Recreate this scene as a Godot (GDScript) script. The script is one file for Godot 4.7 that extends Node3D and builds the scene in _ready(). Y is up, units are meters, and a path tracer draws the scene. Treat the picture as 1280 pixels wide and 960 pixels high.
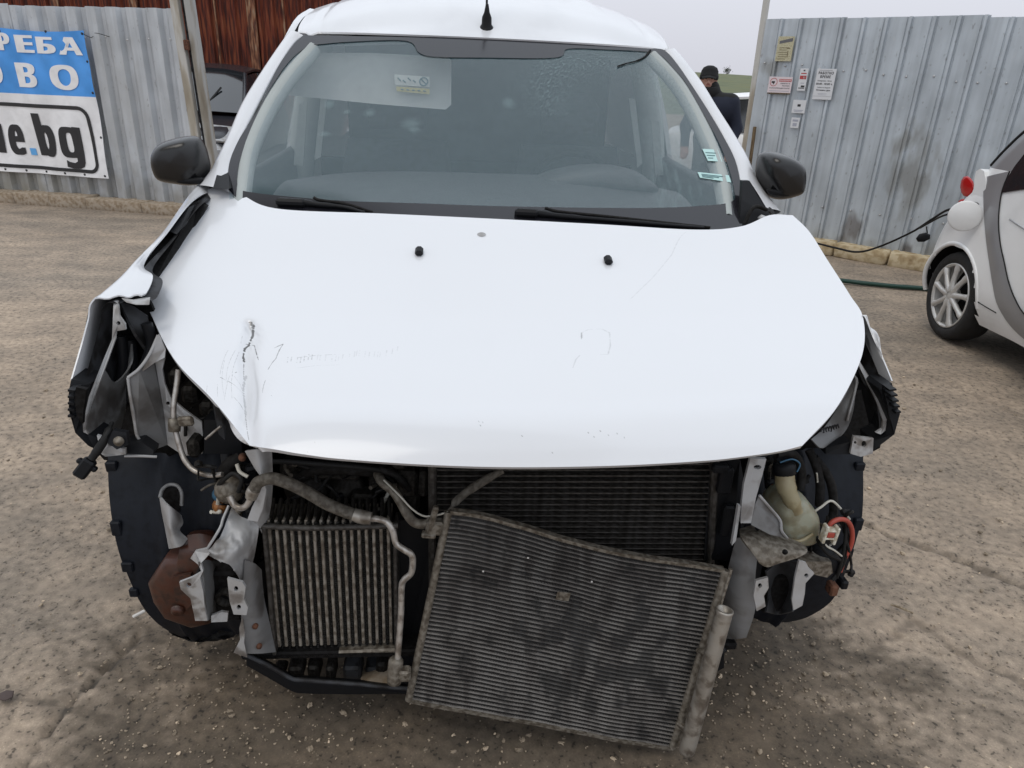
extends Node3D
# A crashed white panel van seen from the front in a scrap yard, overcast daylight.

# ------------------------------------------------------------------ camera and frames
const FOC := 885.25                       # focal length in pixels of the 1280x960 photograph
const EYE := Vector3(0, 1.416, 0)
var cam_right: Vector3
var cam_up: Vector3
var cam_fwd: Vector3
var van_frame: Transform3D                # van: +x its left side as we see it (right of picture), +y up, +z towards us; origin on the ground under its nose
var van_eye: Vector3
var van_inv: Basis
var rng := RandomNumberGenerator.new()
var mats := {}
var white_van: Node3D

func setup_frames() -> void:
	var pitch := deg_to_rad(23.136)
	var roll := deg_to_rad(2.293)
	cam_fwd = Vector3(0, -sin(pitch), -cos(pitch))
	var u0 := Vector3(0, cos(pitch), -sin(pitch))
	cam_right = Vector3.RIGHT * cos(roll) + u0 * sin(roll)
	cam_up = -Vector3.RIGHT * sin(roll) + u0 * cos(roll)
	van_frame = Transform3D(Basis(Vector3.UP, deg_to_rad(4.647)), Vector3(.010, 0, -.974))
	van_inv = van_frame.basis.inverse()
	van_eye = van_frame.affine_inverse() * EYE

func ray(px: float, py: float) -> Vector3:
	return cam_fwd + cam_right * ((px - 640.0) / FOC) - cam_up * ((py - 480.0) / FOC)

# measured points of the photograph, set on a real cross-plane of the van (l metres behind its nose), or on another surface
func at(px: float, py: float, l: float) -> Vector3:
	var d := van_inv * ray(px, py)
	return van_eye + d * ((-l - van_eye.z) / d.z)

func atw(px: float, py: float, w: float) -> Vector3:
	var d := van_inv * ray(px, py)
	return van_eye + d * ((w - van_eye.x) / d.x)

func on_ground(px: float, py: float, h := 0.0) -> Vector3:
	var d := ray(px, py)
	return EYE + d * ((h - EYE.y) / d.y)

func in_frame(px: float, py: float, frame: Transform3D, z := 0.0) -> Vector3:
	var inv := frame.affine_inverse()
	var e := inv * EYE
	var d := inv.basis * ray(px, py)
	return e + d * ((z - e.z) / d.z)

func hit(px: float, py: float, f: Callable, near := 0.9, far := 4.5) -> Vector3:
	var d := van_inv * ray(px, py)
	var a := near
	var b := far
	for i in 26:
		var m := (a + b) * .5
		if f.call(van_eye + d * m) > 0.0:
			a = m
		else:
			b = m
	return van_eye + d * ((a + b) * .5)

func hit_first(px: float, py: float, f: Callable, near := 0.9, far := 3.2) -> Vector3:
	var d := van_inv * ray(px, py)
	var t := near
	while t < far:
		if f.call(van_eye + d * (t + .02)) <= 0.0:
			return hit(px, py, f, t, t + .02)
		t += .02
	return van_eye + d * 2.2

# ------------------------------------------------------------------ nodes
var taken := {}
func numbered(called: String) -> String:
	var n: int = taken.get(called, 0)
	taken[called] = n + 1
	return called if n == 0 else "%s_%03d" % [called, n]

func tag(o: Node, label: String, category: String, group := "", kind := "") -> Node:
	if label: o.set_meta("label", label)
	if category: o.set_meta("category", category)
	if group: o.set_meta("group", group)
	if kind: o.set_meta("kind", kind)
	return o

func thing(called: String, label: String, category: String, where := Transform3D(), group := "") -> Node3D:
	var o := Node3D.new()
	o.name = numbered(called)
	add_child(o)
	o.transform = where
	tag(o, label, category, group)
	return o

func surface() -> SurfaceTool:
	var st := SurfaceTool.new()
	st.begin(Mesh.PRIMITIVE_TRIANGLES)
	st.set_smooth_group(0)
	return st

func put(called: String, st: SurfaceTool, m: Material, parent: Node = self, tangents := false) -> MeshInstance3D:
	st.generate_normals()
	if tangents: st.generate_tangents()
	return put_mesh(called, st.commit(), m, parent)

func put_mesh(called: String, mesh: Mesh, m: Material, parent: Node = self) -> MeshInstance3D:
	var o := MeshInstance3D.new()
	o.name = numbered(called) if parent == self else called
	o.mesh = mesh
	o.material_override = m
	parent.add_child(o, true)
	return o

func stuff(o: Node) -> Node:
	o.set_meta("kind", "stuff")
	return o

# ------------------------------------------------------------------ mesh tools
func cr(a, b, c, d, t: float):
	return b + (c - a) * (.5 * t) + (a * 2.0 - b * 5.0 + c * 4.0 - d) * (.5 * t * t) + (b * 3.0 - a - c * 3.0 + d) * (.5 * t * t * t)

func curve(row: Array, n: int) -> Array:
	var out := []
	var k := row.size() - 1
	for i in n:
		var f := float(i) / (n - 1) * k
		var j := mini(int(f), k - 1)
		out.append(cr(row[maxi(j - 1, 0)] if j > 0 else row[0] * 2.0 - row[1], row[j], row[j + 1], row[j + 2] if j + 2 <= k else row[k] * 2.0 - row[k - 1], f - j))
	return out

func loft(rows: Array, nr: int, nc: int) -> Array:
	var wide := []
	for r in rows: wide.append(curve(r, nc))
	var out := []
	for i in nr: out.append([])
	for c in nc:
		var col := []
		for r in wide: col.append(r[c])
		var e := curve(col, nr)
		for i in nr: out[i].append(e[i])
	return out

func tri(st: SurfaceTool, a: Vector3, b: Vector3, c: Vector3) -> void:
	st.add_vertex(a); st.add_vertex(b); st.add_vertex(c)

func quad(st: SurfaceTool, a: Vector3, b: Vector3, c: Vector3, d: Vector3) -> void:
	tri(st, a, b, c); tri(st, a, c, d)

func add_grid(st: SurfaceTool, g: Array, uv := true) -> void:
	var nr := g.size() - 1
	var nc: int = g[0].size() - 1
	for i in nr:
		for j in nc:
			for k in [[0, 0], [0, 1], [1, 1], [0, 0], [1, 1], [1, 0]]:
				if uv: st.set_uv(Vector2(float(j + k[1]) / nc, float(i + k[0]) / nr))
				st.add_vertex(g[i + k[0]][j + k[1]])

func grid_normal(g: Array, i: int, j: int) -> Vector3:
	var nr := g.size() - 1
	var nc: int = g[0].size() - 1
	var du: Vector3 = g[i][mini(j + 1, nc)] - g[i][maxi(j - 1, 0)]
	var dv: Vector3 = g[mini(i + 1, nr)][j] - g[maxi(i - 1, 0)][j]
	return dv.cross(du).normalized()

# a sheet with real thickness: front, back and rim
func add_sheet(st: SurfaceTool, g: Array, thick := .004) -> void:
	add_grid(st, g)
	var back := []
	for i in g.size():
		var r := []
		for j in g[0].size(): r.append(g[i][j] - grid_normal(g, i, j) * thick)
		back.append(r)
	var flip := []
	for r in back:
		var q: Array = r.duplicate()
		q.reverse()
		flip.append(q)
	add_grid(st, flip)
	st.set_smooth_group(-1)
	st.set_uv(Vector2(.001, .001))
	var nr := g.size() - 1
	var nc: int = g[0].size() - 1
	for j in nc:
		quad(st, back[0][j], back[0][j + 1], g[0][j + 1], g[0][j])
		quad(st, g[nr][j], g[nr][j + 1], back[nr][j + 1], back[nr][j])
	for i in nr:
		quad(st, back[i][0], g[i][0], g[i + 1][0], back[i + 1][0])
		quad(st, g[i][nc], back[i][nc], back[i + 1][nc], g[i + 1][nc])
	st.set_smooth_group(0)

func add_tube(st: SurfaceTool, pts: Array, r, sides := 8, fine := 0) -> void:
	var p: Array = curve(pts, fine) if fine else pts
	var rings := []
	var side := Vector3.ZERO
	for i in p.size():
		var dir: Vector3 = (p[mini(i + 1, p.size() - 1)] - p[maxi(i - 1, 0)]).normalized()
		if i == 0:
			side = dir.cross(Vector3(.31, .2, .93)).normalized()
			if side.length() < .1: side = dir.cross(Vector3.UP).normalized()
		side = (side - dir * side.dot(dir)).normalized()
		var other := dir.cross(side)
		var rad: float = r if r is float else r[mini(int(round(float(i) / (p.size() - 1) * (r.size() - 1))), r.size() - 1)]
		var ring := []
		for k in sides + 1:
			var a := -TAU * k / sides
			ring.append(p[i] + side * (cos(a) * rad) + other * (sin(a) * rad))
		rings.append(ring)
	add_grid(st, rings)
	st.set_smooth_group(-1)
	for e in [0, p.size() - 1]:
		for k in sides:
			if e: tri(st, p[e], rings[e][k + 1], rings[e][k])
			else: tri(st, p[e], rings[e][k], rings[e][k + 1])
	st.set_smooth_group(0)

func face(st: SurfaceTool, pts: Array, centre: Vector3) -> void:
	var m := Vector3.ZERO
	for p in pts: m += p
	m /= pts.size()
	var q := pts
	if Plane(pts[0], pts[1], pts[2]).normal.dot(m - centre) < 0.0:
		q = pts.duplicate()
		q.reverse()
	for i in range(1, q.size() - 1): tri(st, q[0], q[i], q[i + 1])

# box with chamfered edges
func add_box(st: SurfaceTool, xf: Transform3D, size: Vector3, c := .004) -> void:
	st.set_smooth_group(-1)
	c = minf(c, minf(size.x, minf(size.y, size.z)) * .4)
	var h := size * .5
	var v := func(sx, sy, sz, axis) -> Vector3:
		var p := Vector3(sx * h.x, sy * h.y, sz * h.z)
		for k in 3:
			if k != axis: p[k] -= signf(p[k]) * c
		return xf * p
	var o := xf.origin
	for s in [-1, 1]:
		face(st, [v.call(s, -1, -1, 0), v.call(s, 1, -1, 0), v.call(s, 1, 1, 0), v.call(s, -1, 1, 0)], o)
		face(st, [v.call(-1, s, -1, 1), v.call(1, s, -1, 1), v.call(1, s, 1, 1), v.call(-1, s, 1, 1)], o)
		face(st, [v.call(-1, -1, s, 2), v.call(1, -1, s, 2), v.call(1, 1, s, 2), v.call(-1, 1, s, 2)], o)
		for t in [-1, 1]:
			face(st, [v.call(s, t, -1, 0), v.call(s, t, 1, 0), v.call(s, t, 1, 1), v.call(s, t, -1, 1)], o)
			face(st, [v.call(s, -1, t, 0), v.call(s, 1, t, 0), v.call(s, 1, t, 2), v.call(s, -1, t, 2)], o)
			face(st, [v.call(-1, s, t, 1), v.call(1, s, t, 1), v.call(1, s, t, 2), v.call(-1, s, t, 2)], o)
			for q in [-1, 1]: face(st, [v.call(s, t, q, 0), v.call(s, t, q, 1), v.call(s, t, q, 2)], o)
	st.set_smooth_group(0)

func box_at(st: SurfaceTool, p: Vector3, size: Vector3, c := .004, basis := Basis()) -> void:
	add_box(st, Transform3D(basis, p), size, c)

# box stretched between two points
func add_bar(st: SurfaceTool, a: Vector3, b: Vector3, w: float, d: float, c := .003, up := Vector3.BACK) -> void:
	var y := (b - a).normalized()
	var x := y.cross(up).normalized()
	add_box(st, Transform3D(Basis(x, y, x.cross(y)), (a + b) * .5), Vector3(w, (b - a).length(), d), c)

func add_lathe(st: SurfaceTool, xf: Transform3D, profile: Array, sides := 16) -> void:
	var g := []
	for i in profile.size():
		var ring := []
		for k in sides + 1:
			var a := TAU * k / sides
			ring.append(xf * Vector3(sin(a) * profile[profile.size() - 1 - i].x, profile[profile.size() - 1 - i].y, cos(a) * profile[profile.size() - 1 - i].x))
		g.append(ring)
	add_grid(st, g)

func toward(origin: Vector3, axis: Vector3) -> Transform3D:   # local y along the axis
	var y := axis.normalized()
	var x := y.cross(Vector3(.2, .1, 1)).normalized()
	return Transform3D(Basis(x, y, x.cross(y)), origin)

func poly_area(f: PackedVector2Array) -> float:
	var a := 0.0
	for i in f.size(): a += f[i].cross(f[(i + 1) % f.size()])
	return absf(a) * .5

# flat or bent plate: flat outline for cutting it into triangles, its points in space, and its thickness
func add_plate(st: SurfaceTool, flat: Array, pts: Array, back: Vector3, holes := []) -> void:
	var want := poly_area(PackedVector2Array(flat))
	for hole in holes: want -= poly_area(PackedVector2Array(hole[0]))
	var p := []
	var idx := PackedInt32Array()
	for nudge in [Vector2(.002, .003), Vector2(-.003, .002), Vector2(.003, -.002), Vector2(-.002, -.003), Vector2.ZERO]:
		var f := PackedVector2Array(flat)
		p = pts.duplicate()
		for hole in holes:                      # hole: [flat points], [space points], joined to the outline by a slit
			var hf: Array = hole[0].duplicate()
			var hp: Array = hole[1].duplicate()
			if Geometry2D.is_polygon_clockwise(PackedVector2Array(flat)) == Geometry2D.is_polygon_clockwise(PackedVector2Array(hf)):
				hf.reverse()
				hp.reverse()
			var best := 0
			var start := 0
			for i in f.size():
				for j in hf.size():
					if f[i].distance_to(hf[j]) < f[best].distance_to(hf[start]):
						best = i
						start = j
			hf = hf.slice(start) + hf.slice(0, start)
			hp = hp.slice(start) + hp.slice(0, start)
			var nf := PackedVector2Array()
			var np := []
			for i in best + 1:
				nf.append(f[i]); np.append(p[i])
			for i in hf.size() + 1:
				nf.append(hf[i % hf.size()] + (nudge if i == hf.size() else Vector2.ZERO)); np.append(hp[i % hf.size()])
			for i in range(best, f.size()):
				nf.append(f[i] + (nudge if i == best else Vector2.ZERO)); np.append(p[i])
			f = nf
			p = np
		idx = Geometry2D.triangulate_polygon(f)
		var got := 0.0
		for i in range(0, idx.size() - 2, 3): got += absf((f[idx[i + 1]] - f[idx[i]]).cross(f[idx[i + 2]] - f[idx[i]])) * .5
		if holes.is_empty() or absf(got - want) < want * .01: break
	if idx.is_empty():
		p = pts.duplicate()
		idx = Geometry2D.triangulate_polygon(PackedVector2Array(flat))
	st.set_smooth_group(-1)
	var k := 0
	while k + 2 < idx.size():
		var a: Vector3 = p[idx[k]]
		var b: Vector3 = p[idx[k + 1]]
		var c: Vector3 = p[idx[k + 2]]
		if Plane(a, b, c).normal.dot(back) > 0.0:
			var t := b
			b = c
			c = t
		tri(st, a, b, c)
		tri(st, a + back, c + back, b + back)
		k += 3
	var loops := [pts]
	for hole in holes: loops.append(hole[1])
	for lp in loops:
		for i in lp.size():
			var a: Vector3 = lp[i]
			var b: Vector3 = lp[(i + 1) % lp.size()]
			quad(st, a, b, b + back, a + back)
	st.set_smooth_group(0)

# plate of the van from photograph points [x, y] or [x, y, l]
func van_plate(called: String, pts: Array, l: float, thick: float, m: Material, parent: Node = null, holes := [], back := Vector3.ZERO) -> MeshInstance3D:
	var st := surface()
	var flat := []
	var sp := []
	for q in pts:
		flat.append(Vector2(q[0], q[1]))
		sp.append(at(q[0], q[1], q[2] if q.size() > 2 else l))
	var hs := []
	for h in holes:
		var hf := []
		var hp := []
		for k in 10:
			var a := TAU * k / 10.0
			var q := Vector2(h[0] + cos(a) * h[2], h[1] + sin(a) * (h[3] if h.size() > 3 else h[2]))
			hf.append(q)
			hp.append(at(q.x, q.y, h[4] if h.size() > 4 else l))
		hs.append([hf, hp])
	add_plate(st, flat, sp, back if back else Vector3(0, 0, -thick), hs)
	return put(called, st, m, parent if parent else white_van)

# rounded body from an outline: rings that shrink to a point in front and behind
func add_pillow(st: SurfaceTool, outline: Array, axis: Vector3, front: float, back: float, steps := 6, sharp := 1.0) -> void:
	var c := Vector3.ZERO
	for p in outline: c += p
	c /= outline.size()
	var g := []
	for i in range(-steps, steps + 1):
		var a := PI * .5 * i / steps
		var k := pow(maxf(cos(a), 0.0), sharp)
		var off := axis * (sin(a) * (front if i > 0 else back))
		var ring := []
		for j in outline.size() + 1: ring.append(c + (outline[j % outline.size()] - c) * maxf(k, .002) + off)
		g.append(ring)
	add_grid(st, g)

func px_curve(pts: Array, l: float, n: int) -> Array:      # closed smooth outline
	var v := []
	for q in pts: v.append(at(q[0], q[1], q[2] if q.size() > 2 else l))
	var out := []
	var k := v.size()
	for i in n:
		var f := float(i) / n * k
		var j := int(f)
		out.append(cr(v[(j - 1 + k) % k], v[j % k], v[(j + 1) % k], v[(j + 2) % k], f - j))
	return out

func van_tube(called: String, pts: Array, r, m: Material, parent: Node = null, sides := 8, fine := 0) -> MeshInstance3D:
	var p := []
	for q in pts: p.append(at(q[0], q[1], q[2]))
	var st := surface()
	add_tube(st, p, r, sides, fine if fine else pts.size() * 4)
	return put(called, st, m, parent if parent else white_van)

func table(t: Array, x: float) -> float:      # smooth curve through [x, y] pairs
	var n := t.size()
	if x <= t[0][0]: return t[0][1] + (x - t[0][0]) * (t[1][1] - t[0][1]) / (t[1][0] - t[0][0])
	if x >= t[n - 1][0]: return t[n - 1][1] + (x - t[n - 1][0]) * (t[n - 1][1] - t[n - 2][1]) / (t[n - 1][0] - t[n - 2][0])
	var i := 0
	while x > t[i + 1][0]: i += 1
	var h: float = t[i + 1][0] - t[i][0]
	var s: float = (x - t[i][0]) / h
	var d: float = (t[i + 1][1] - t[i][1]) / h
	var m0: float = d if i == 0 else (t[i + 1][1] - t[i - 1][1]) / (t[i + 1][0] - t[i - 1][0])
	var m1: float = d if i + 2 >= n else (t[i + 2][1] - t[i][1]) / (t[i + 2][0] - t[i][0])
	return t[i][1] * (1 + 2 * s) * (1 - s) * (1 - s) + m0 * h * s * (1 - s) * (1 - s) + t[i + 1][1] * s * s * (3 - 2 * s) + m1 * h * s * s * (s - 1)

# ------------------------------------------------------------------ materials and textures
func noise(sd: int, freq: float, oct := 4, type := FastNoiseLite.TYPE_SIMPLEX_SMOOTH) -> FastNoiseLite:
	var n := FastNoiseLite.new()
	n.seed = sd
	n.frequency = freq
	n.noise_type = type
	n.fractal_octaves = oct
	if oct <= 1: n.fractal_type = FastNoiseLite.FRACTAL_NONE
	return n

func noise_tex(sd: int, freq: float, stops: Array, size := 512, oct := 5, type := FastNoiseLite.TYPE_SIMPLEX_SMOOTH) -> ImageTexture:
	var im := noise(sd, freq, oct, type).get_seamless_image(size, size)
	var d := im.get_data()
	var lut := []
	for v in 256:
		var f := v / 255.0
		var c: Color = stops[0][1]
		for k in stops.size() - 1:
			if f >= stops[k][0]: c = stops[k][1].lerp(stops[k + 1][1], clampf((f - stops[k][0]) / (stops[k + 1][0] - stops[k][0]), 0, 1))
		lut.append(c)
	var o := PackedByteArray()
	o.resize(size * size * 3)
	for i in size * size:
		var c: Color = lut[d[i]]
		o[i * 3] = c.r8; o[i * 3 + 1] = c.g8; o[i * 3 + 2] = c.b8
	return ImageTexture.create_from_image(Image.create_from_data(size, size, false, Image.FORMAT_RGB8, o))

func bump_tex(sd: int, freq: float, strength := 4.0, size := 512, oct := 5) -> ImageTexture:
	var im := noise(sd, freq, oct).get_seamless_image(size, size)
	im.convert(Image.FORMAT_RGBA8)
	im.bump_map_to_normal_map(strength)
	return ImageTexture.create_from_image(im)

func grey(v: float) -> Color:
	return Color(v, v, v)

# base colour is linear; dirt: texture multiplied over it, repeated every 1/scale metres
func mat(called: String, c: Color, rough: float, metal := 0.0, dirt: Texture2D = null, scale := Vector3.ONE, bump: Texture2D = null, bump_amount := .5) -> StandardMaterial3D:
	var m := StandardMaterial3D.new()
	m.resource_name = called
	m.albedo_color = c.linear_to_srgb()
	m.roughness = rough
	m.metallic = metal
	m.cull_mode = BaseMaterial3D.CULL_DISABLED
	if dirt: m.albedo_texture = dirt
	if bump:
		m.normal_enabled = true
		m.normal_texture = bump
		m.normal_scale = bump_amount
	if dirt or bump:
		m.uv1_triplanar = true
		m.uv1_scale = scale
	mats[called] = m
	return m

func make_materials() -> void:
	var dust := noise_tex(11, .012, [[0.0, Color(.72, .67, .6)], [.4, Color(.88, .85, .80)], [.62, Color(1, 1, 1)], [1.0, Color(1, 1, 1)]])
	var grime := noise_tex(12, .010, [[0.0, Color(.50, .46, .42)], [.34, Color(.72, .69, .66)], [.5, Color(.95, .94, .92)], [1.0, Color(1, 1, 1)]])
	var crust := noise_tex(13, .022, [[0.0, Color(.5, .45, .41)], [.4, Color(.72, .69, .65)], [.6, Color(.95, .93, .9)], [1.0, Color(1, 1, 1)]])
	var faint := noise_tex(14, .006, [[0.0, Color(.93, .93, .93)], [.45, Color(.985, .985, .985)], [1.0, Color(1, 1, 1)]])
	var dents := bump_tex(15, .02, 3.0)
	var grain := bump_tex(16, .2, 3.0)
	mat("paint", Color(.635, .645, .665), .28, 0, faint, Vector3.ONE)
	mats.paint.clearcoat_enabled = true
	mats.paint.clearcoat = .5
	mats.paint.clearcoat_roughness = .08
	mat("inner_white", Color(.42, .43, .45), .5, .1, grime, Vector3.ONE * 1.6, dents, .25)
	mat("inner_grey", Color(.21, .215, .225), .5, .15, grime, Vector3.ONE * 1.6, dents, .3)
	mat("inner_dark", Color(.05, .053, .06), .5, .1, grime, Vector3.ONE * 3.0, dents, .3)
	mat("plate_metal", Color(.46, .47, .49), .42, .3, grime, Vector3.ONE * 2.2, dents, .35)
	mat("black_plastic", Color(.009, .0095, .011), .45, 0, null, Vector3.ONE * 6.0, grain, .12)
	mat("liner_plastic", Color(.010, .012, .017), .45, 0, noise_tex(18, .02, [[0.0, Color(.7, .7, .7)], [.5, Color(1, 1, 1)], [.72, Color(1, 1, 1)], [1.0, Color(1.0, .95, .85)]]), Vector3.ONE * 3.0, dents, .25)
	mat("mirror_plastic", Color(.007, .007, .0075), .26, 0, null, Vector3.ONE * 10.0, grain, .1)
	mat("deep_black", Color(.010, .010, .011), .7, 0, crust, Vector3.ONE * 6.0, dents, .5)  # near-black shared by cavities, backings and hidden parts
	mat("engine_dark", Color(.035, .034, .033), .55, .3, crust, Vector3.ONE * 9.0, dents, .6)
	mat("alloy", Color(.40, .38, .35), .45, .6, grime, Vector3.ONE * 4.0, dents, .3)
	mat("dirty_alloy", Color(.24, .225, .20), .55, .4, crust, Vector3.ONE * 5.0, dents, .5)
	mat("pipe_alloy", Color(.52, .50, .48), .38, .6, grime, Vector3.ONE * 6.0)
	mat("rubber_dusty", Color(.13, .122, .108), .75, 0, crust, Vector3.ONE * 6.0)
	mat("rubber", Color(.018, .018, .019), .7, 0, crust, Vector3.ONE * 5.0, dents, .4)
	mat("bar_alloy", Color(.30, .285, .26), .5, .3, crust, Vector3.ONE * 4.0)
	var soak := noise_tex(24, .011, [[0.0, Color(.60, .58, .57)], [.36, Color(.74, .72, .71)], [.52, Color(.94, .93, .92)], [1.0, Color(1, 1, 1)]], 512, 4)
	mat("torn_tube", Color(.20, .19, .178), .5, .25, soak, Vector3(3.0, 1.7, 3.0))
	mat("torn_fin", Color(.040, .039, .038), .6, .2, soak, Vector3(3.0, 1.7, 3.0))
	mats.torn_tube.vertex_color_use_as_albedo = true
	mat("torn_core", Color(.013, .013, .013), .7, .1)
	mat("fin_core", Color(.030, .029, .028), .7, .2, crust, Vector3.ONE * 5.0, grain, .6)
	mat("fin_tube", Color(.31, .29, .26), .5, .3, crust, Vector3.ONE * 6.0)
	mat("fin_tube_dark", Color(.075, .072, .07), .55, .3, crust, Vector3.ONE * 5.0)
	mat("brown_plastic", Color(.058, .022, .013), .42, 0, noise_tex(19, .015, [[0.0, Color(.55, .6, .65)], [.5, Color(1, 1, 1)], [1.0, Color(1, .75, .55)]]), Vector3.ONE * 4.0, dents, .15)
	mat("bottle_plastic", Color(.33, .335, .26), .4, 0, dust, Vector3.ONE * 3.0)
	mats.bottle_plastic.subsurf_scatter_enabled = true
	mats.bottle_plastic.subsurf_scatter_strength = .15
	mat("bottle_neck", Color(.33, .29, .18), .45, 0, dust, Vector3.ONE * 3.0)
	mat("wire_red", Color(.35, .055, .035), .5)
	mat("wire_pale", Color(.5, .48, .42), .5)
	mat("wire_black", Color(.014, .014, .014), .5)
	mat("wire_blue", Color(.03, .10, .17), .5)
	mat("white_plastic", Color(.62, .60, .52), .45, 0, dust, Vector3.ONE * 9.0)
	mat("orange_plastic", Color(.30, .12, .03), .5, 0, grime, Vector3.ONE * 9.0)
	mat("rust", Color(.13, .055, .03), .85, 0, grime, Vector3.ONE * 9.0, dents, .5)
	var sg := mat("side_glass", Color(.34, .42, .40), .06)
	sg.albedo_color.a = .42
	sg.transparency = BaseMaterial3D.TRANSPARENCY_ALPHA
	mat("dash", Color(.055, .058, .062), .55, 0, faint, Vector3.ONE, grain, .2)
	mat("seat_cloth", Color(.035, .037, .042), .9, 0, dust, Vector3.ONE * 4.0)
	mat("trim_light", Color(.36, .39, .38), .7, 0, faint, Vector3.ONE * 2.0)
	mat("cabin", Color(.035, .042, .05), .8, 0, dust, Vector3.ONE * 1.0)
	mat("visor", Color(.42, .44, .43), .7, 0, faint, Vector3.ONE * 3.0)
	mat("frit", Color(.014, .014, .018), .12)
	mat("sticker_teal", Color(.42, .62, .60), .5)
	mat("sticker_print", Color(.12, .22, .24), .5)
	mat("sticker_white", Color(.62, .65, .62), .55)
	mat("sticker_yellow", Color(.52, .46, .20), .55)
	mat("print_black", Color(.02, .02, .022), .5)
	var g := mat("glass", Color(.09, .20, .24, .24), .03)
	g.albedo_color.a = .20
	g.transparency = BaseMaterial3D.TRANSPARENCY_ALPHA
	g.metallic_specular = .6
	var g2 := mat("dark_glass", Color(.015, .017, .02), .04)
	g2.metallic_specular = .6
	for k in ["black_plastic", "liner_plastic", "deep_black", "rubber", "wire_black", "engine_dark", "inner_dark", "seat_cloth"]: mats[k].metallic_specular = .28
	mat("tyre", Color(.017, .017, .018), .8, 0, dust, Vector3.ONE * 3.0, grain, .5)
	mat("wheel_silver", Color(.60, .59, .57), .38, .35)
	mat("tail_red", Color(.42, .012, .012), .15)
	mat("silver_paint", Color(.33, .33, .34), .32, .45, faint, Vector3.ONE)
	mat("car_white", Color(.80, .80, .795), .28, 0, faint, Vector3.ONE)
	mat("car_dark", Color(.02, .021, .026), .25)
	mat("car_silver", Color(.40, .41, .43), .35, .3, dust, Vector3.ONE * 2.0)
	mat("galva_post", Color(.36, .36, .35), .5, .2, dust, Vector3(1, .2, 1))
	mat("post_white", Color(.48, .47, .44), .6, 0, dust, Vector3(1, .2, 1))
	mat("wood", Color(.16, .115, .065), .85, 0, grime, Vector3(12, 1, 12))
	mat("kerb", Color(.55, .46, .31), .9, 0, dust, Vector3.ONE * 1.5, dents, .8)
	mat("ledge", Color(.36, .30, .235), .92, 0, dust, Vector3.ONE * 2.5, dents, .8)
	mat("hose_green", Color(.008, .045, .032), .4)
	mat("field", Color(.115, .130, .060), .95, 0, noise_tex(20, .01, [[0.0, Color(.75, .8, .75)], [.5, Color(1, 1, 1)], [1.0, Color(1, .95, .8)]]), Vector3.ONE * .05)
	mat("bush", Color(.055, .065, .04), .95)
	mat("screw", Color(.55, .55, .55), .35, .8)
	mat("stone", Color(.40, .34, .27), .9, 0, dust, Vector3.ONE * 30.0)
	mats.stone.vertex_color_use_as_albedo = true
	mat("twig", Color(.33, .27, .19), .85, 0, grime, Vector3.ONE * 20.0)
	mat("leaf_dark", Color(.07, .05, .045), .8)
	mat("chip_white", Color(.62, .60, .57), .6)

# ------------------------------------------------------------------ start
func _ready() -> void:
	rng.seed = 20240611
	setup_frames()
	# camera
	var cam := Camera3D.new()
	cam.name = "camera"
	add_child(cam)
	cam.transform = Transform3D(Basis(cam_right, cam_up, -cam_fwd), EYE)
	cam.fov = rad_to_deg(2.0 * atan(480.0 / FOC))
	cam.near = .05
	cam.far = 3000.0
	cam.current = true
	# sky, sun, exposure: flat overcast, bright overhead
	var sky_mat := ProceduralSkyMaterial.new()
	sky_mat.sky_top_color = Color(1.09, 1.125, 1.17)
	sky_mat.sky_horizon_color = Color(.80, .803, .838)
	sky_mat.sky_curve = .35
	sky_mat.sky_energy_multiplier = 1.0
	sky_mat.ground_bottom_color = Color(.36, .33, .30)
	sky_mat.ground_horizon_color = Color(.55, .54, .54)
	sky_mat.sun_angle_max = 1.0
	var env := Environment.new()
	env.background_mode = Environment.BG_SKY
	env.sky = Sky.new()
	env.sky.sky_material = sky_mat
	env.ambient_light_source = Environment.AMBIENT_SOURCE_SKY
	env.tonemap_mode = Environment.TONE_MAPPER_LINEAR
	env.tonemap_exposure = 1.04
	env.sdfgi_enabled = true
	env.ssao_enabled = true
	env.ssil_enabled = true
	var we := WorldEnvironment.new()
	we.name = "environment"
	we.environment = env
	add_child(we)
	var sun := DirectionalLight3D.new()
	sun.name = "sun"
	sun.light_color = Color(1.0, .98, .95)
	sun.light_energy = .28
	sun.light_angular_distance = 30.0
	sun.shadow_enabled = true
	add_child(sun)
	sun.look_at_from_position(Vector3(-3, 9, 3), Vector3.ZERO)
	make_materials()
	build_ground()
	build_field()
	build_rusty_building()
	build_left_fence()
	build_right_fence()
	build_kerbs()
	build_far_cars()
	build_person()
	build_compact_car()
	build_van()
	build_condenser()
	build_ground_things()

# ------------------------------------------------------------------ ground
func spaced(a: float, b: float, step: float, lo: float, hi: float) -> PackedFloat32Array:
	var mid := []
	var x := a
	while x < b:
		mid.append(x)
		x += step
	var out := []
	var s := step
	x = a
	while x > lo:
		s *= 1.22
		x -= s
		out.push_front(x)
	out.append_array(mid)
	s = step
	x = mid[-1]
	while x < hi:
		s *= 1.22
		x += s
		out.append(x)
	return PackedFloat32Array(out)

var crack_lines := []
func crack_depth(p: Vector2, wob: float) -> float:
	var best := 0.0
	for c in crack_lines:
		if p.x < c.lo.x or p.x > c.hi.x or p.y < c.lo.y or p.y > c.hi.y: continue
		var pts: Array = c.pts
		for i in pts.size() - 1:
			var q := Geometry2D.get_closest_point_to_segment(p, pts[i], pts[i + 1])
			var d: float = p.distance_to(q) + wob * .016
			best = maxf(best, c.deep * exp(-d * d / (c.wide * c.wide)))
	return best

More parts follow.
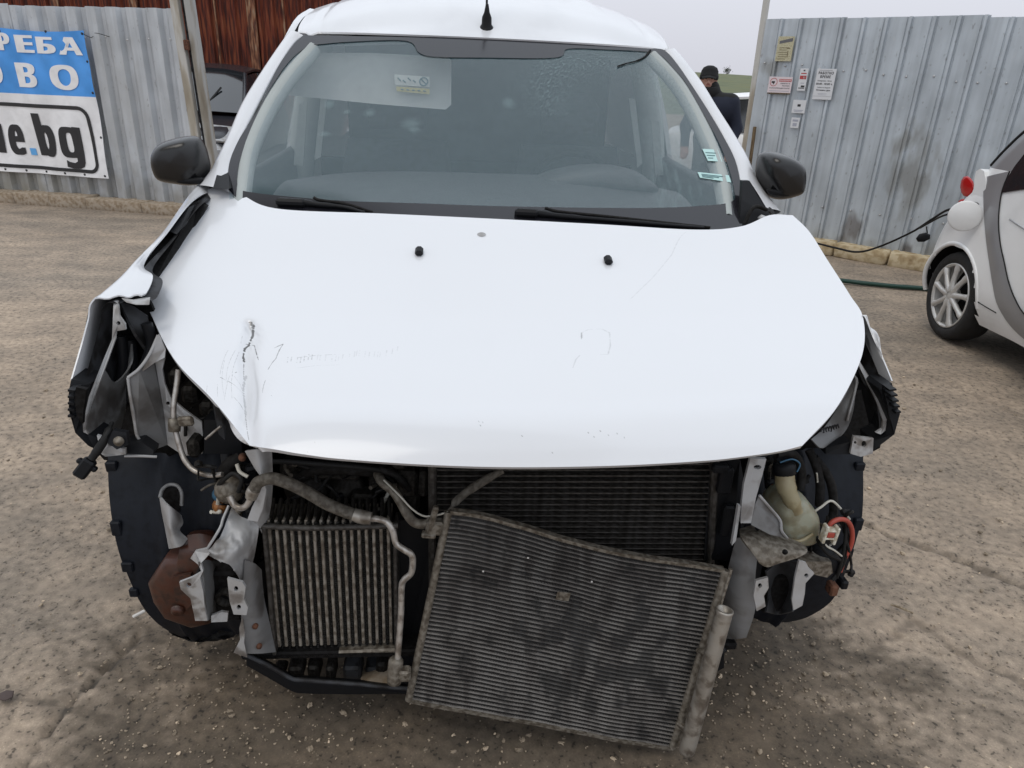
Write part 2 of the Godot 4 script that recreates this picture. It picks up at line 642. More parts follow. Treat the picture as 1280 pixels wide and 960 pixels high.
func add_crack(px: Array, deep: float, wide: float) -> void:
	var pts := []
	for q in px:
		var g := on_ground(q[0], q[1])
		pts.append(Vector2(g.x, g.z))
	var lo: Vector2 = pts[0]
	var hi: Vector2 = pts[0]
	for p in pts:
		lo = lo.min(p)
		hi = hi.max(p)
	crack_lines.append({"pts": pts, "lo": lo - Vector2(.08, .08), "hi": hi + Vector2(.08, .08), "deep": deep, "wide": wide})

func build_ground() -> void:
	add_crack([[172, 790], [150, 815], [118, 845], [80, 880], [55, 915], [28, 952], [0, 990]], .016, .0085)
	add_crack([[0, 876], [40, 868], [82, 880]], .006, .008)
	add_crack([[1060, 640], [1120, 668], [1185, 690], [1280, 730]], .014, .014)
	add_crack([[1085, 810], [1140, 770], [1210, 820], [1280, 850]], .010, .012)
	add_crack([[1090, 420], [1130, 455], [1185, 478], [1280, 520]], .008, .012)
	var xs := spaced(-2.5, 2.9, .0115, -700.0, 700.0)
	var zs := spaced(-3.6, -.8, .0115, -900.0, 60.0)
	var big := noise(31, .55, 3)
	var mid := noise(32, 3.2, 4)
	var fine := noise(33, 17.0, 3)
	var pits := noise(34, 9.0, 2, FastNoiseLite.TYPE_CELLULAR)
	var nx := xs.size()
	var nz := zs.size()
	var v := PackedVector3Array()
	var uv := PackedVector2Array()
	var uv2 := PackedVector2Array()
	v.resize(nx * nz); uv.resize(nx * nz); uv2.resize(nx * nz)
	for j in nz:
		var z := zs[j]
		for i in nx:
			var x := xs[i]
			var near: bool = x > -3.2 and x < 3.6 and z > -4.8 and z < -.5
			var h := 0.0
			if absf(x) < 40.0 and z > -40.0: h += big.get_noise_2d(x, z) * .010
			if absf(x) < 8.0 and z > -8.0: h += mid.get_noise_2d(x, z) * .0042
			if near:
				var f := fine.get_noise_2d(x, z)
				h += f * .0042
				var pn := pits.get_noise_2d(x, z)
				h -= maxf(0.0, -pn - .86) * .05
				h -= crack_depth(Vector2(x, z), f)
			v[j * nx + i] = Vector3(x, h - .006, z)
			uv[j * nx + i] = Vector2((x + 8.0) / 14.0, (z + 9.0) / 8.8)
			uv2[j * nx + i] = Vector2(x, z) / 1.15
	var idx := PackedInt32Array()
	idx.resize((nx - 1) * (nz - 1) * 6)
	var k := 0
	for j in nz - 1:
		for i in nx - 1:
			var a := j * nx + i
			idx[k] = a; idx[k + 1] = a + 1; idx[k + 2] = a + nx + 1
			idx[k + 3] = a; idx[k + 4] = a + nx + 1; idx[k + 5] = a + nx
			k += 6
	var arr := []
	arr.resize(Mesh.ARRAY_MAX)
	arr[Mesh.ARRAY_VERTEX] = v
	arr[Mesh.ARRAY_TEX_UV] = uv
	arr[Mesh.ARRAY_TEX_UV2] = uv2
	arr[Mesh.ARRAY_INDEX] = idx
	var am := ArrayMesh.new()
	am.add_surface_from_arrays(Mesh.PRIMITIVE_TRIANGLES, arr)
	var st := SurfaceTool.new()
	st.create_from(am, 0)
	st.generate_normals()
	st.generate_tangents()
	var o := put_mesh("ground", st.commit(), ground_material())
	tag(o, "", "", "", "structure")

func ground_material() -> StandardMaterial3D:
	var n := 1536
	var scales := [[41, .004, 4], [42, .02, 5], [43, .12, 3]]
	var d := []
	for s in scales: d.append(noise(s[0], s[1], s[2]).get_image(n, n, false, false, false).get_data())
	var o := PackedByteArray()
	o.resize(n * n * 3)
	var streak := noise(44, .9, 3)
	for j in n:
		var z := -9.0 + 8.8 * j / n
		for i in n:
			var k := j * n + i
			var x := -8.0 + 14.0 * i / n
			var a: float = d[0][k] / 255.0
			var b: float = d[1][k] / 255.0
			var c: float = d[2][k] / 255.0
			# dry pale dirt over greyer concrete
			var t := clampf((a - .5) * 1.6 + (b - .5) * 1.1 + .5, 0.0, 1.0)
			var v := .86 + .30 * (b - .5) + .30 * (c - .5)
			var r := lerpf(.46, .64, t) * v
			var g := lerpf(.385, .515, t) * v
			var bl := lerpf(.308, .395, t) * v
			# oil and water soaked into the ground under the smashed nose
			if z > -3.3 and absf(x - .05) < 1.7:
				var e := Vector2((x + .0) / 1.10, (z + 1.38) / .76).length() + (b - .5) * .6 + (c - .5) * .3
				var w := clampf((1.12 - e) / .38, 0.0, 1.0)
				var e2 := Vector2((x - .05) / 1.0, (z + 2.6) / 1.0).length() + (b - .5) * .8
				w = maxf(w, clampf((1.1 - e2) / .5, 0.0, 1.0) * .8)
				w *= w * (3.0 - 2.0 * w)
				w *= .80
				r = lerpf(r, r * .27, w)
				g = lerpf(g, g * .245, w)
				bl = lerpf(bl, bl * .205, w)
			for cl in crack_lines:   # shade of the cracks darkened into the ground colour
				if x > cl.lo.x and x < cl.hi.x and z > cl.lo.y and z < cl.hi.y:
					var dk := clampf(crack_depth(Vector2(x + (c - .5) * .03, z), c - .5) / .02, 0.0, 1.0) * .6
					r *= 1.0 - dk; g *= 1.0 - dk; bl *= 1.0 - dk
			if z < -3.0:    # dirt dragged along by wheels
				var s := streak.get_noise_2d(x * .35, z * 3.2)
				var q := 1.0 + s * .16
				r *= q; g *= q; bl *= q
			o[k * 3] = int(clampf(pow(r, .4545) * 255.0, 0, 255))
			o[k * 3 + 1] = int(clampf(pow(g, .4545) * 255.0, 0, 255))
			o[k * 3 + 2] = int(clampf(pow(bl, .4545) * 255.0, 0, 255))
	var m := StandardMaterial3D.new()
	m.resource_name = "dirty_concrete"
	m.albedo_texture = ImageTexture.create_from_image(Image.create_from_data(n, n, false, Image.FORMAT_RGB8, o))
	m.roughness = .85
	m.detail_enabled = true
	m.detail_blend_mode = BaseMaterial3D.BLEND_MODE_MUL
	m.detail_uv_layer = BaseMaterial3D.DETAIL_UV_2
	# grit: soft mottling, sparse dark pits, sparse pale grains
	var q := 1024
	var e0 := noise(45, .03, 4).get_seamless_image(q, q).get_data()
	var e1 := noise(46, .14, 2).get_seamless_image(q, q).get_data()
	var e2 := noise(47, .075, 2).get_seamless_image(q, q).get_data()
	var e3 := noise(48, .22, 1).get_seamless_image(q, q).get_data()
	var al := PackedByteArray()
	var hg := PackedByteArray()
	al.resize(q * q * 3)
	hg.resize(q * q)
	for k in q * q:
		var a := e0[k] / 255.0
		var v := .80 + .20 * (a - .5) + .10 * (e1[k] / 255.0 - .5)
		var hgt := .5 + .18 * (e1[k] / 255.0 - .5) + .3 * (a - .5)
		var pit := (e2[k] / 255.0 - .5) + (.5 - a) * .7
		if pit > .27:
			var w := minf((pit - .27) * 6.0, 1.0)
			v -= .26 * w
			hgt -= .35 * w
		var fleck := e3[k] / 255.0 - (.90 - .12 * a)
		if fleck > 0.0:
			var w2 := minf(fleck * 9.0, 1.0)
			v += .20 * w2
			hgt += .22 * w2
		v = clampf(v, .2, 1.0)
		al[k * 3] = int(v * 255)
		al[k * 3 + 1] = int(v * 253)
		al[k * 3 + 2] = int(v * 250)
		hg[k] = int(clampf(hgt, 0, 1) * 255)
	m.detail_albedo = ImageTexture.create_from_image(Image.create_from_data(q, q, false, Image.FORMAT_RGB8, al))
	var hi := Image.create_from_data(q, q, false, Image.FORMAT_L8, hg)
	hi.convert(Image.FORMAT_RGBA8)
	hi.bump_map_to_normal_map(3.5)
	m.detail_normal = ImageTexture.create_from_image(hi)
	m.normal_enabled = true
	m.normal_texture = bump_tex(46, .02, 1.5, 512, 4)
	m.normal_scale = .3
	m.cull_mode = BaseMaterial3D.CULL_DISABLED
	return m

func rock_mesh(sd: int) -> ArrayMesh:
	var s := SphereMesh.new()
	s.radius = 1.0
	s.height = 2.0
	s.radial_segments = 7
	s.rings = 4
	var a := s.get_mesh_arrays()
	var st := surface()
	st.set_smooth_group(-1)
	var n := noise(sd, .8, 2)
	var vs: PackedVector3Array = a[Mesh.ARRAY_VERTEX]
	for i in a[Mesh.ARRAY_INDEX]:
		var p := vs[i]
		st.add_vertex(p * (1.0 + n.get_noise_3dv(p) * .75) * Vector3(1, .6, .85))
	st.generate_normals()
	return st.commit()

func build_ground_things() -> void:
	for kind in 1:
		var mm := MultiMesh.new()
		mm.transform_format = MultiMesh.TRANSFORM_3D
		mm.use_colors = true
		mm.mesh = rock_mesh(60 + kind)
		mm.instance_count = 7500
		for i in 7500:
			var z := -.9 - pow(rng.randf(), 1.6) * 3.4
			var x := rng.randf_range(-2.3, 2.9)
			if rng.randf() < .35:
				x = rng.randf_range(-.9, 1.0)
				z = rng.randf_range(-1.75, -.95)
			var s := rng.randf_range(.0011, .0034)
			if rng.randf() < .06: s = rng.randf_range(.004, .0085)
			var b := Basis.from_euler(Vector3(rng.randf() * .6, rng.randf() * TAU, rng.randf() * .6)).scaled(Vector3.ONE * s)
			mm.set_instance_transform(i, Transform3D(b, Vector3(x, -.004 + s * .2, z)))
			var t := rng.randf_range(.45, 1.25)
			if rng.randf() < .05: t = 1.9
			mm.set_instance_color(i, Color(t, t * .98, t * .95))
		var o := MultiMeshInstance3D.new()
		o.name = numbered("gravel")
		o.multimesh = mm
		o.material_override = mats.stone
		add_child(o)
		tag(o, "loose grit and small stones scattered over the dirty concrete", "gravel", "", "stuff")
	# twig on the right
	var st := surface()
	var a := on_ground(1113, 757)
	var b := on_ground(1141, 768)
	add_tube(st, [a + Vector3(0, .004, 0), a.lerp(b, .4) + Vector3(0, .008, .003), b + Vector3(0, .005, 0)], [.003, .004, .0025], 6, 8)
	tag(put("twig", st, mats.twig), "short dry broken twig on the ground right of the van", "twig")
	# dead leaf at the left border
	st = surface()
	var lf := on_ground(8, 872)
	add_pillow(st, [lf + Vector3(-.020, .006, -.006), lf + Vector3(-.008, .008, -.015), lf + Vector3(.012, .009, -.013), lf + Vector3(.020, .006, .004), lf + Vector3(.008, .005, .014), lf + Vector3(-.014, .004, .011)], Vector3.UP, .003, .002, 3)
	tag(put("dead_leaf", st, mats.leaf_dark), "small dark brown leaf lying at the left beside the long crack", "leaf")
	# white chip of plastic near the left wheel
	st = surface()
	var c := on_ground(174, 769)
	add_box(st, Transform3D(Basis(Vector3.UP, .9), c + Vector3(0, .005, 0)), Vector3(.034, .006, .011), .002)
	tag(put("plastic_chip", st, mats.chip_white), "white splinter of plastic on the ground beside the black wheel arch liner", "plastic chip")

# ------------------------------------------------------------------ land behind the yard
func build_field() -> void:
	var st := surface()
	var g := []
	var n := noise(51, .006, 3)
	for z in [-700.0, -420.0, -300.0, -210.0, -150.0, -110.0, -80.0, -55.0, -35.0, -22.0]:
		var r := []
		for x in [-500.0, -300.0, -180.0, -100.0, -50.0, -20.0, 0.0, 12.0, 25.0, 40.0, 60.0, 90.0, 140.0, 220.0, 350.0, 500.0]:
			var far := clampf((-z - 22.0) / 170.0, 0.0, 1.0)
			r.append(Vector3(x, -.25 + far * far * (3 - 2 * far) * 5.6 * (1.0 + n.get_noise_2d(x, z) * .15) - clampf(x / 500.0, -.2, 1) * 4.0 * far, z))
		g.append(r)
	add_grid(st, loft(g, 40, 46))
	tag(put("field", st, mats.field), "", "", "", "structure")
	# a lone bush on the skyline
	st = surface()
	var d := ray(909, 88)
	var p := EYE + d * (185.0 / -d.z)
	for i in 260:
		var q := Vector3(rng.randfn(), rng.randfn() * .8, rng.randfn()) * .42
		var u := Vector3(rng.randfn(), rng.randfn(), rng.randfn()).normalized() * .22
		var w := Vector3(rng.randfn(), rng.randfn(), rng.randfn()).normalized() * .22
		tri(st, p + q, p + q + u, p + q + w)
	var bush := thing("bush", "tiny far bush on the skyline of the green field", "bush", Transform3D(Basis(), p - Vector3(0, 1.0, 0)))
	var crown := put("crown", st, mats.bush, bush)
	crown.position = -bush.position
	st = surface()
	add_tube(st, [Vector3(0, -.6, 0), Vector3(.05, .4, 0), Vector3(0, 1.1, 0)], [.09, .07, .03], 6)
	put("trunk", st, mats.wood, bush)

# ------------------------------------------------------------------ sheet metal fences
func fence_frame(a: Vector3, b: Vector3) -> Transform3D:
	var x := (b - a).normalized()
	return Transform3D(Basis(x, Vector3.UP, x.cross(Vector3.UP)), a)

func corrugated(profile: Array, s0: float, s1: float, y0: float, y1: float, sd: int, u0: float, u1: float, buckle := .004) -> SurfaceTool:
	# profile: [share of one rib, depth]; sheet from s0 to s1, uv over the fence from u0 to u1
	var st := surface()
	var n := noise(sd, 2.5, 2)
	var pitch: float = profile[-1][0]
	var cols := []
	var s := s0
	var k := 0
	while true:
		var q: Array = profile[k % (profile.size() - 1)]
		var x: float = s0 + pitch * (k / (profile.size() - 1)) + q[0]
		if x >= s1: break
		cols.append([x, q[1]])
		k += 1
	cols.append([s1, 0.0])
	var rows := 14
	for i in rows:
		for j in cols.size() - 1:
			for c in [[0, 0], [0, 1], [1, 1], [0, 0], [1, 1], [1, 0]]:
				var y: float = y1 + (y0 - y1) * (i + c[0]) / rows
				var x: float = cols[j + c[1]][0]
				var z: float = cols[j + c[1]][1] + n.get_noise_2d(x * 1.5, y) * buckle
				if i + c[0] == 0: y += n.get_noise_2d(x * 9.0, 7.0) * .002
				st.set_smooth_group(-1)
				st.set_uv(Vector2((x - u0) / (u1 - u0), 1.0 - y / 2.1))
				st.add_vertex(Vector3(x, y, z))
	return st

func fence_texture(sd: int, base: Color, w: int, h: int, length: float, stain: Array, bottom: float) -> StandardMaterial3D:
	var o := PackedByteArray()
	o.resize(w * h * 3)
	var st1 := noise(sd, 1.0, 4)
	var st2 := noise(sd + 1, 1.0, 3)
	var sp := noise(sd + 2, 1.0, 3)
	for j in h:
		var y := 2.1 * (1.0 - float(j) / h)
		for i in w:
			var x := length * i / w
			var v := 1.0 + st1.get_noise_2d(x * 16.0, y * .7) * .15 + st2.get_noise_2d(x * 3.0, y * 2.0) * .20
			var f := sp.get_noise_2d(x * 22.0, y * 9.0)
			var c := Color(base.r * v, base.g * v, base.b * v)
			if f > .5: c = c.lerp(Color(.55, .56, .56), minf((f - .5) * 2.0, .3))
			if f < -.5: c = c.lerp(Color(.12, .105, .09), minf((-.5 - f) * 2.5, .4))
			var low := clampf((bottom - y) / bottom + st2.get_noise_2d(x * 6.0, y * 4.0) * .5, 0.0, 1.0)
			c = c.lerp(Color(.17, .145, .10), low * .55)
			for q in stain:
				var dx: float = (x - q[0]) / q[2]
				var dy: float = (y - q[1]) / q[3]
				var e := clampf((1.0 - sqrt(dx * dx + dy * dy) + st2.get_noise_2d(x * 8.0, y * 3.0) * .6) * 1.6, 0.0, 1.0)
				c = c.lerp(q[4], e * q[5])
			var k := (j * w + i) * 3
			o[k] = int(clampf(pow(maxf(c.r, 0), .4545) * 255.0, 0, 255))
			o[k + 1] = int(clampf(pow(maxf(c.g, 0), .4545) * 255.0, 0, 255))
			o[k + 2] = int(clampf(pow(maxf(c.b, 0), .4545) * 255.0, 0, 255))
	var m := StandardMaterial3D.new()
	m.resource_name = "galvanised_sheet"
	m.albedo_texture = ImageTexture.create_from_image(Image.create_from_data(w, h, false, Image.FORMAT_RGB8, o))
	m.roughness = .5
	m.metallic = .25
	m.cull_mode = BaseMaterial3D.CULL_DISABLED
	return m

func screws(parent: Node, frame_pts: Array) -> void:
	var mesh: Mesh
	for p in frame_pts:
		if mesh == null:
			var st := surface()
			add_lathe(st, Transform3D(Basis(Vector3.RIGHT, PI / 2), Vector3.ZERO), [Vector2(.009, 0), Vector2(.009, .004), Vector2(.006, .009), Vector2(.0, .011)], 8)
			st.generate_normals()
			mesh = st.commit()
		put_mesh("screw", mesh, mats.screw, parent).position = p

var left_frame: Transform3D
var right_frame: Transform3D

func build_left_fence() -> void:
	left_frame = fence_frame(Vector3(-5.807, 0, -8.011), Vector3(-3.659, 0, -7.62))
	var m := fence_texture(70, Color(.49, .515, .54), 1024, 512, 6.2, [[5.2, 1.1, .5, .9, Color(.40, .40, .39), .35], [3.4, .25, 1.4, .35, Color(.26, .24, .18), .5]], .45)
	var o := thing("corrugated_fence", "grey corrugated sheet fence left of the van, carrying the blue and white banner", "fence", left_frame)
	# broad pans with a rounded narrow trough every 23 cm
	var prof := [[0.0, 0.0], [.105, .004], [.118, -.022], [.130, -.048], [.165, -.052], [.180, -.044], [.205, -.014], [.225, 0.0]]
	var edges := [-8.4, -7.2, -6.0, -4.8, -3.6, -2.42, -1.30, -.35, .62, 1.52, 2.50]
	for i in 10:
		put("sheet", corrugated(prof, edges[i], edges[i + 1] + .03, .06, 1.935 + [.004, -.006, .008, .0, .0, .012, -.004, .008, -.006, .0][i], 76 + i, -3.6, 2.6), m, o).position.z = .004 * (i % 2)
	var pts := []
	for k in 24: pts.append(Vector3(-3.0 + k * .235, 1.66 + .012 * sin(k * 2.3), .008))
	screws(o, pts)
	# gate posts at its right end, leaning a little
	var lean := Basis(Vector3.BACK, .03)
	var st := surface()
	add_box(st, Transform3D(lean, Vector3(2.55, 1.12, .03)), Vector3(.085, 2.34, .06), .006)
	put("post", st, mats.post_white, o)
	st = surface()
	add_box(st, Transform3D(lean, Vector3(2.62, 1.12, -.02)), Vector3(.06, 2.3, .03), .004)
	put("gap_shade_strip", st, mats.inner_dark, o)  # dark strip stands for the shade in the gap between posts
	st = surface()
	add_box(st, Transform3D(lean, Vector3(2.695, 1.12, .02)), Vector3(.085, 2.34, .07), .006)
	put("post", st, mats.galva_post, o)
	for y in [.5, 1.62]:
		st = surface()
		box_at(st, Vector3(2.63 - (y - 1.1) * .03, y, .07), Vector3(.05, .09, .03), .004)
		put("hinge", st, mats.rust, o)
	build_banner()

func letters(text: String, size := 64, bold := 700, font := "Droid Sans", thick := .02) -> Array:
	var tm := TextMesh.new()
	var f := SystemFont.new()
	f.font_names = PackedStringArray([font])
	f.font_weight = bold
	tm.font = f
	tm.text = text
	tm.font_size = size
	tm.pixel_size = 1.0 / size
	tm.depth = thick
	tm.curve_step = 2.0
	return [tm, tm.get_aabb()]

# flat lettering fitted into a box of the sign's own plane
func print_text(parent: Node, text: String, x0: float, x1: float, y0: float, y1: float, z: float, m: Material, called := "lettering", skew := 0.0) -> MeshInstance3D:
	var t := letters(text)
	var box: AABB = t[1]
	var sx := (x1 - x0) / box.size.x
	var sy := (y1 - y0) / box.size.y
	var a: Array = t[0].get_mesh_arrays()
	var st := surface()
	st.set_smooth_group(-1)
	var vs: PackedVector3Array = a[Mesh.ARRAY_VERTEX]
	var ids: PackedInt32Array = a[Mesh.ARRAY_INDEX] if a[Mesh.ARRAY_INDEX] != null else PackedInt32Array(range(vs.size()))
	for i in ids:
		var p := vs[i]
		var yy := y0 + (p.y - box.position.y) * sy
		st.add_vertex(Vector3(x0 + (p.x - box.position.x) * sx + skew * (yy - y0), yy, z + (p.z - box.position.z) * .05))
	return put(called, st, m, parent)

func banner_wave(x: float, y: float) -> float:
	return .016 * sin(x * 5.2 + y * 2.4 + .6) + .009 * sin(x * 12.0 - y * 7.5) + .006 * sin(x * 23.0 + y * 15.0) * clampf((y - .9) * 2.0, 0, 1) + .05

func wave_mesh(o: MeshInstance3D) -> void:
	var a := o.mesh.surface_get_arrays(0)
	var vs: PackedVector3Array = a[Mesh.ARRAY_VERTEX]
	for i in vs.size(): vs[i].z += banner_wave(vs[i].x, vs[i].y)
	a[Mesh.ARRAY_VERTEX] = vs
	var am := ArrayMesh.new()
	am.add_surface_from_arrays(Mesh.PRIMITIVE_TRIANGLES, a)
	o.mesh = am

func flat_strip(st: SurfaceTool, x0: float, x1: float, y0: float, y1: float, z: float, step := .04) -> void:
	var nx := maxi(1, int((x1 - x0) / step))
	var ny := maxi(1, int((y1 - y0) / step))
	var g := []
	for j in ny + 1:
		var r := []
		for i in nx + 1: r.append(Vector3(x0 + (x1 - x0) * i / nx, y1 + (y0 - y1) * j / ny, z))
		g.append(r)
	add_grid(st, g)

func build_banner() -> void:
	var cloth := noise_tex(72, .01, [[0.0, Color(.93, .93, .93)], [.5, Color(.98, .98, .98)], [1.0, Color(1, 1, 1)]])
	var white := mat("banner_white", Color(.88, .88, .89), .45, 0, cloth, Vector3.ONE * 1.2)
	var blue := mat("banner_blue", Color(.075, .34, .84), .42, 0, cloth, Vector3.ONE * 1.2)
	var dot := mat("banner_dot", Color(.12, .40, .78), .45)
	var o := thing("banner", "blue and white printed banner nailed to the left corrugated fence", "banner", left_frame)
	# the cloth, sagging between its nails
	var nx := 76
	var ny := 40
	var x0 := -1.05
	var x1 := 1.485
	var cloth_at := func(x: float, y: float) -> Vector3:
		var t := (y - .31) / 1.41
		var sag := -.022 * absf(sin((x - x1) * 3.4)) * clampf(t * 3.0 - 2.0, 0, 1)
		return Vector3(x + (1.0 - t) * 0.0, y + sag, banner_wave(x, y))
	for part in [["white_field", .31, 1.11, white], ["blue_field", 1.11, 1.72, blue]]:
		var g := []
		for j in ny + 1:
			var y: float = part[2] + (part[1] - part[2]) * j / ny
			var r := []
			for i in nx + 1: r.append(cloth_at.call(x0 + (x1 - x0) * i / nx, y))
			g.append(r)
		var st := surface()
		add_sheet(st, g, .002)
		put(part[0], st, part[3], o)
	for q in [["Р", .49, .655, 1.515, 1.675], ["Е", .705, .895, 1.500, 1.660], ["Б", .930, 1.135, 1.498, 1.650], ["А", 1.165, 1.425, 1.495, 1.655], ["О", .17, .455, 1.185, 1.425], ["В", .63, .875, 1.175, 1.405], ["О", 1.02, 1.325, 1.165, 1.40]]:
		wave_mesh(fat(print_text(o, q[0], q[1] + .01, q[2] - .01, q[3], q[4], .004, white), .011))
	for q in [["u", .04, .262, .50, .80], ["e", .348, .520, .495, .80], ["b", .712, .912, .495, .925]]:
		wave_mesh(fat(print_text(o, q[0], q[1], q[2], q[3], q[4], .004, mats.print_black)))
	var st := surface()
	flat_strip(st, .575, .645, .500, .570, .005)
	wave_mesh(put("blue_dot", st, dot, o))
	# the last letter, one bowl, a stem and a hook
	var ov := []
	for k in 24:
		var a := TAU * k / 24.0
		ov.append(Vector2(1.10 + signf(cos(a)) * pow(absf(cos(a)), .55) * .115, .655 + signf(sin(a)) * pow(absf(sin(a)), .55) * .155))
	var iv := []
	for k in 24:
		var a := TAU * k / 24.0
		iv.append(Vector2(1.115 + signf(cos(a)) * pow(absf(cos(a)), .6) * .034, .655 + signf(sin(a)) * pow(absf(sin(a)), .6) * .098))
	var v3 := func(list: Array, z: float) -> Array:
		var r := []
		for p in list: r.append(Vector3(p.x, p.y, z))
		return r
	st = surface()
	ov.append(ov[0])
	iv.append(iv[0])
	add_grid(st, [v3.call(ov, .0048), v3.call(iv, .0048)])
	var stem := [Vector2(1.165, .812), Vector2(1.252, .808), Vector2(1.248, .55), Vector2(1.244, .46), Vector2(1.225, .415), Vector2(1.175, .392), Vector2(1.09, .390), Vector2(1.02, .405), Vector2(1.03, .475), Vector2(1.06, .458), Vector2(1.12, .448), Vector2(1.155, .468), Vector2(1.160, .56)]
	add_plate(st, stem, v3.call(stem, .0056), Vector3(0, 0, -.001))
	wave_mesh(put("lettering", st, mats.print_black, o))
	# black frame with a rounded corner
	st = surface()
	var line := [Vector2(x0, 1.005), Vector2(.2, 1.000)]
	for k in 9: line.append(Vector2(1.26 + .1 * sin(k * PI / 16), .898 + .1 * cos(k * PI / 16)))
	for k in 9: line.append(Vector2(1.30 + .085 * cos(k * PI / 16), .455 - .085 * sin(k * PI / 16)))
	line.append(Vector2(.2, .375))
	line.append(Vector2(x0, .378))
	var fine := []
	for i in line.size() - 1:
		var cnt := maxi(1, int(line[i].distance_to(line[i + 1]) / .03))
		for k in cnt: fine.append(line[i].lerp(line[i + 1], float(k) / cnt))
	fine.append(line[-1])
	var rr := []
	var ll := []
	for i in fine.size():
		var dir: Vector2 = (fine[mini(i + 1, fine.size() - 1)] - fine[maxi(i - 1, 0)]).normalized()
		var nrm := Vector2(-dir.y, dir.x) * .018
		rr.append(Vector3(fine[i].x + nrm.x, fine[i].y + nrm.y, .006))
		ll.append(Vector3(fine[i].x - nrm.x, fine[i].y - nrm.y, .006))
	add_grid(st, [rr, ll])
	wave_mesh(put("black_frame", st, mats.print_black, o))
	var nails := []
	for k in 11: nails.append(Vector3(x0 + .05 + k * .245, .335, 0))
	for y in [.72, 1.15, 1.44, 1.69]: nails.append(Vector3(1.465, y, 0))
	for k in 5: nails.append(Vector3(x0 + .1 + k * .5, 1.70 - .01 * (k % 2), 0))
	for p in nails:
		st = surface()
		add_lathe(st, Transform3D(Basis(Vector3.RIGHT, PI / 2), Vector3(p.x, p.y, banner_wave(p.x, p.y) - .004)), [Vector2(.012, 0), Vector2(.012, .008), Vector2(.0, .01)], 8)
		put("nail", st, mats.print_black, o)
	st = surface()
	var e := Vector3(1.47, 1.70, .06)
	add_tube(st, [e, e + Vector3(.07, -.04, -.03), e + Vector3(.10, -.03, -.04)], .003, 5, 8)
	add_tube(st, [e + Vector3(.13, 0, -.03), e + Vector3(.2, -.005, .0), e + Vector3(.29, -.03, -.03)], .003, 5, 8)
	put("tie_wire", st, mats.wire_black, o)

# heavier strokes: the letter twice more, a little to the left and right
func fat(o: MeshInstance3D, by := .017) -> MeshInstance3D:
	var a := o.mesh.surface_get_arrays(0)
	var st := SurfaceTool.new()
	st.begin(Mesh.PRIMITIVE_TRIANGLES)
	for k in 3: st.append_from(o.mesh, 0, Transform3D(Basis(), Vector3((k - 1) * by, 0, .0006 * k)))
	o.mesh = st.commit()
	return o

func build_right_fence() -> void:
	right_frame = fence_frame(Vector3(2.983, 0, -6.89), Vector3(3.632, 0, -6.34))
	var damp := Color(.21, .205, .185)
	var m := fence_texture(75, Color(.455, .495, .53), 1024, 512, 4.6, [[1.60, .80, .20, .42, damp, .62], [1.48, 1.05, .12, .12, damp, .6], [2.10, .2, .3, .2, damp, .6], [1.2, .25, .12, .2, Color(.10, .07, .05), .6], [1.72, .12, .06, .10, Color(.06, .04, .03), .7], [.16, 1.62, .12, .10, Color(.2, .19, .16), .5]], .22)
	var o := thing("ribbed_sheet_fence", "tall grey ribbed metal fence right of the van, with paper notices at its left end", "fence", right_frame)
	var prof := [[0.0, 0.0], [.128, 0.0], [.132, -.006], [.140, -.006], [.147, .022], [.166, .022], [.172, -.006], [.179, -.006], [.183, 0.0]]
	var edges := [-.955, -.221, .877, 1.975, 3.073, 4.171, 5.269, 6.367]
	for i in 7:
		put("sheet", corrugated(prof, edges[i], edges[i + 1] + .004, .10, 2.035 + [.006, .0, -.018, -.01, -.014, -.006, -.012][i], 90 + i, -1.0, 3.6, .003), m, o).position.z = .003 * (i % 2)
	var pts := []
	for k in 24: pts.append(Vector3(-.90 + k * .183 + .02 * sin(k * 1.7), 1.665 - .012 * k + .014 * sin(k * 4.1), .006))
	for k in 12: pts.append(Vector3(-.10 + k * .26, .42 + .02 * sin(k * 3.1), .006))
	screws(o, pts)
	var st := surface()
	add_box(st, Transform3D(Basis(Vector3.BACK, .012), Vector3(-.985, 1.2, -.03)), Vector3(.05, 2.45, .05), .004)
	put("post", st, mats.post_white, o)
	# stake leaning at the post
	st = surface()
	var s0 := in_frame(932, 240, right_frame, .05)
	var s1 := in_frame(940, 158, right_frame, .05)
	var stake := thing("wooden_stake", "thin brown wooden stake leaning at the open end of the right fence", "stake", right_frame)
	add_bar(st, Vector3(s0.x - (s1.x - s0.x) * 1.2, 0, .12), s1 + Vector3(.03, 0, .0), .03, .022, .004)
	put("stake", st, mats.wood, stake)
	build_notices()

func notice(called: String, label: String, px: Array, m: Material) -> Array:
	var q := []
	for p in px: q.append(in_frame(p[0], p[1], right_frame, .034))
	var x0: float = (q[0].x + q[3].x) * .5
	var x1: float = (q[1].x + q[2].x) * .5
	var y1: float = (q[0].y + q[1].y) * .5
	var y0: float = (q[2].y + q[3].y) * .5
	var o := thing(called, label, "notice", right_frame * Transform3D(Basis(), Vector3(x0, y0, .034)))
	var st := surface()
	var w := x1 - x0
	var h := y1 - y0
	add_box(st, Transform3D(Basis(), Vector3(w / 2, h / 2, 0)), Vector3(w, h, .003), .001)
	put("sheet_face", st, m, o)
	return [o, w, h]

func bar_print(o: Node, x0: float, x1: float, y0: float, y1: float, m: Material, called := "print") -> void:
	var st := surface()
	flat_strip(st, x0, x1, y0, y1, .0025, 1.0)
	put(called, st, m, o)

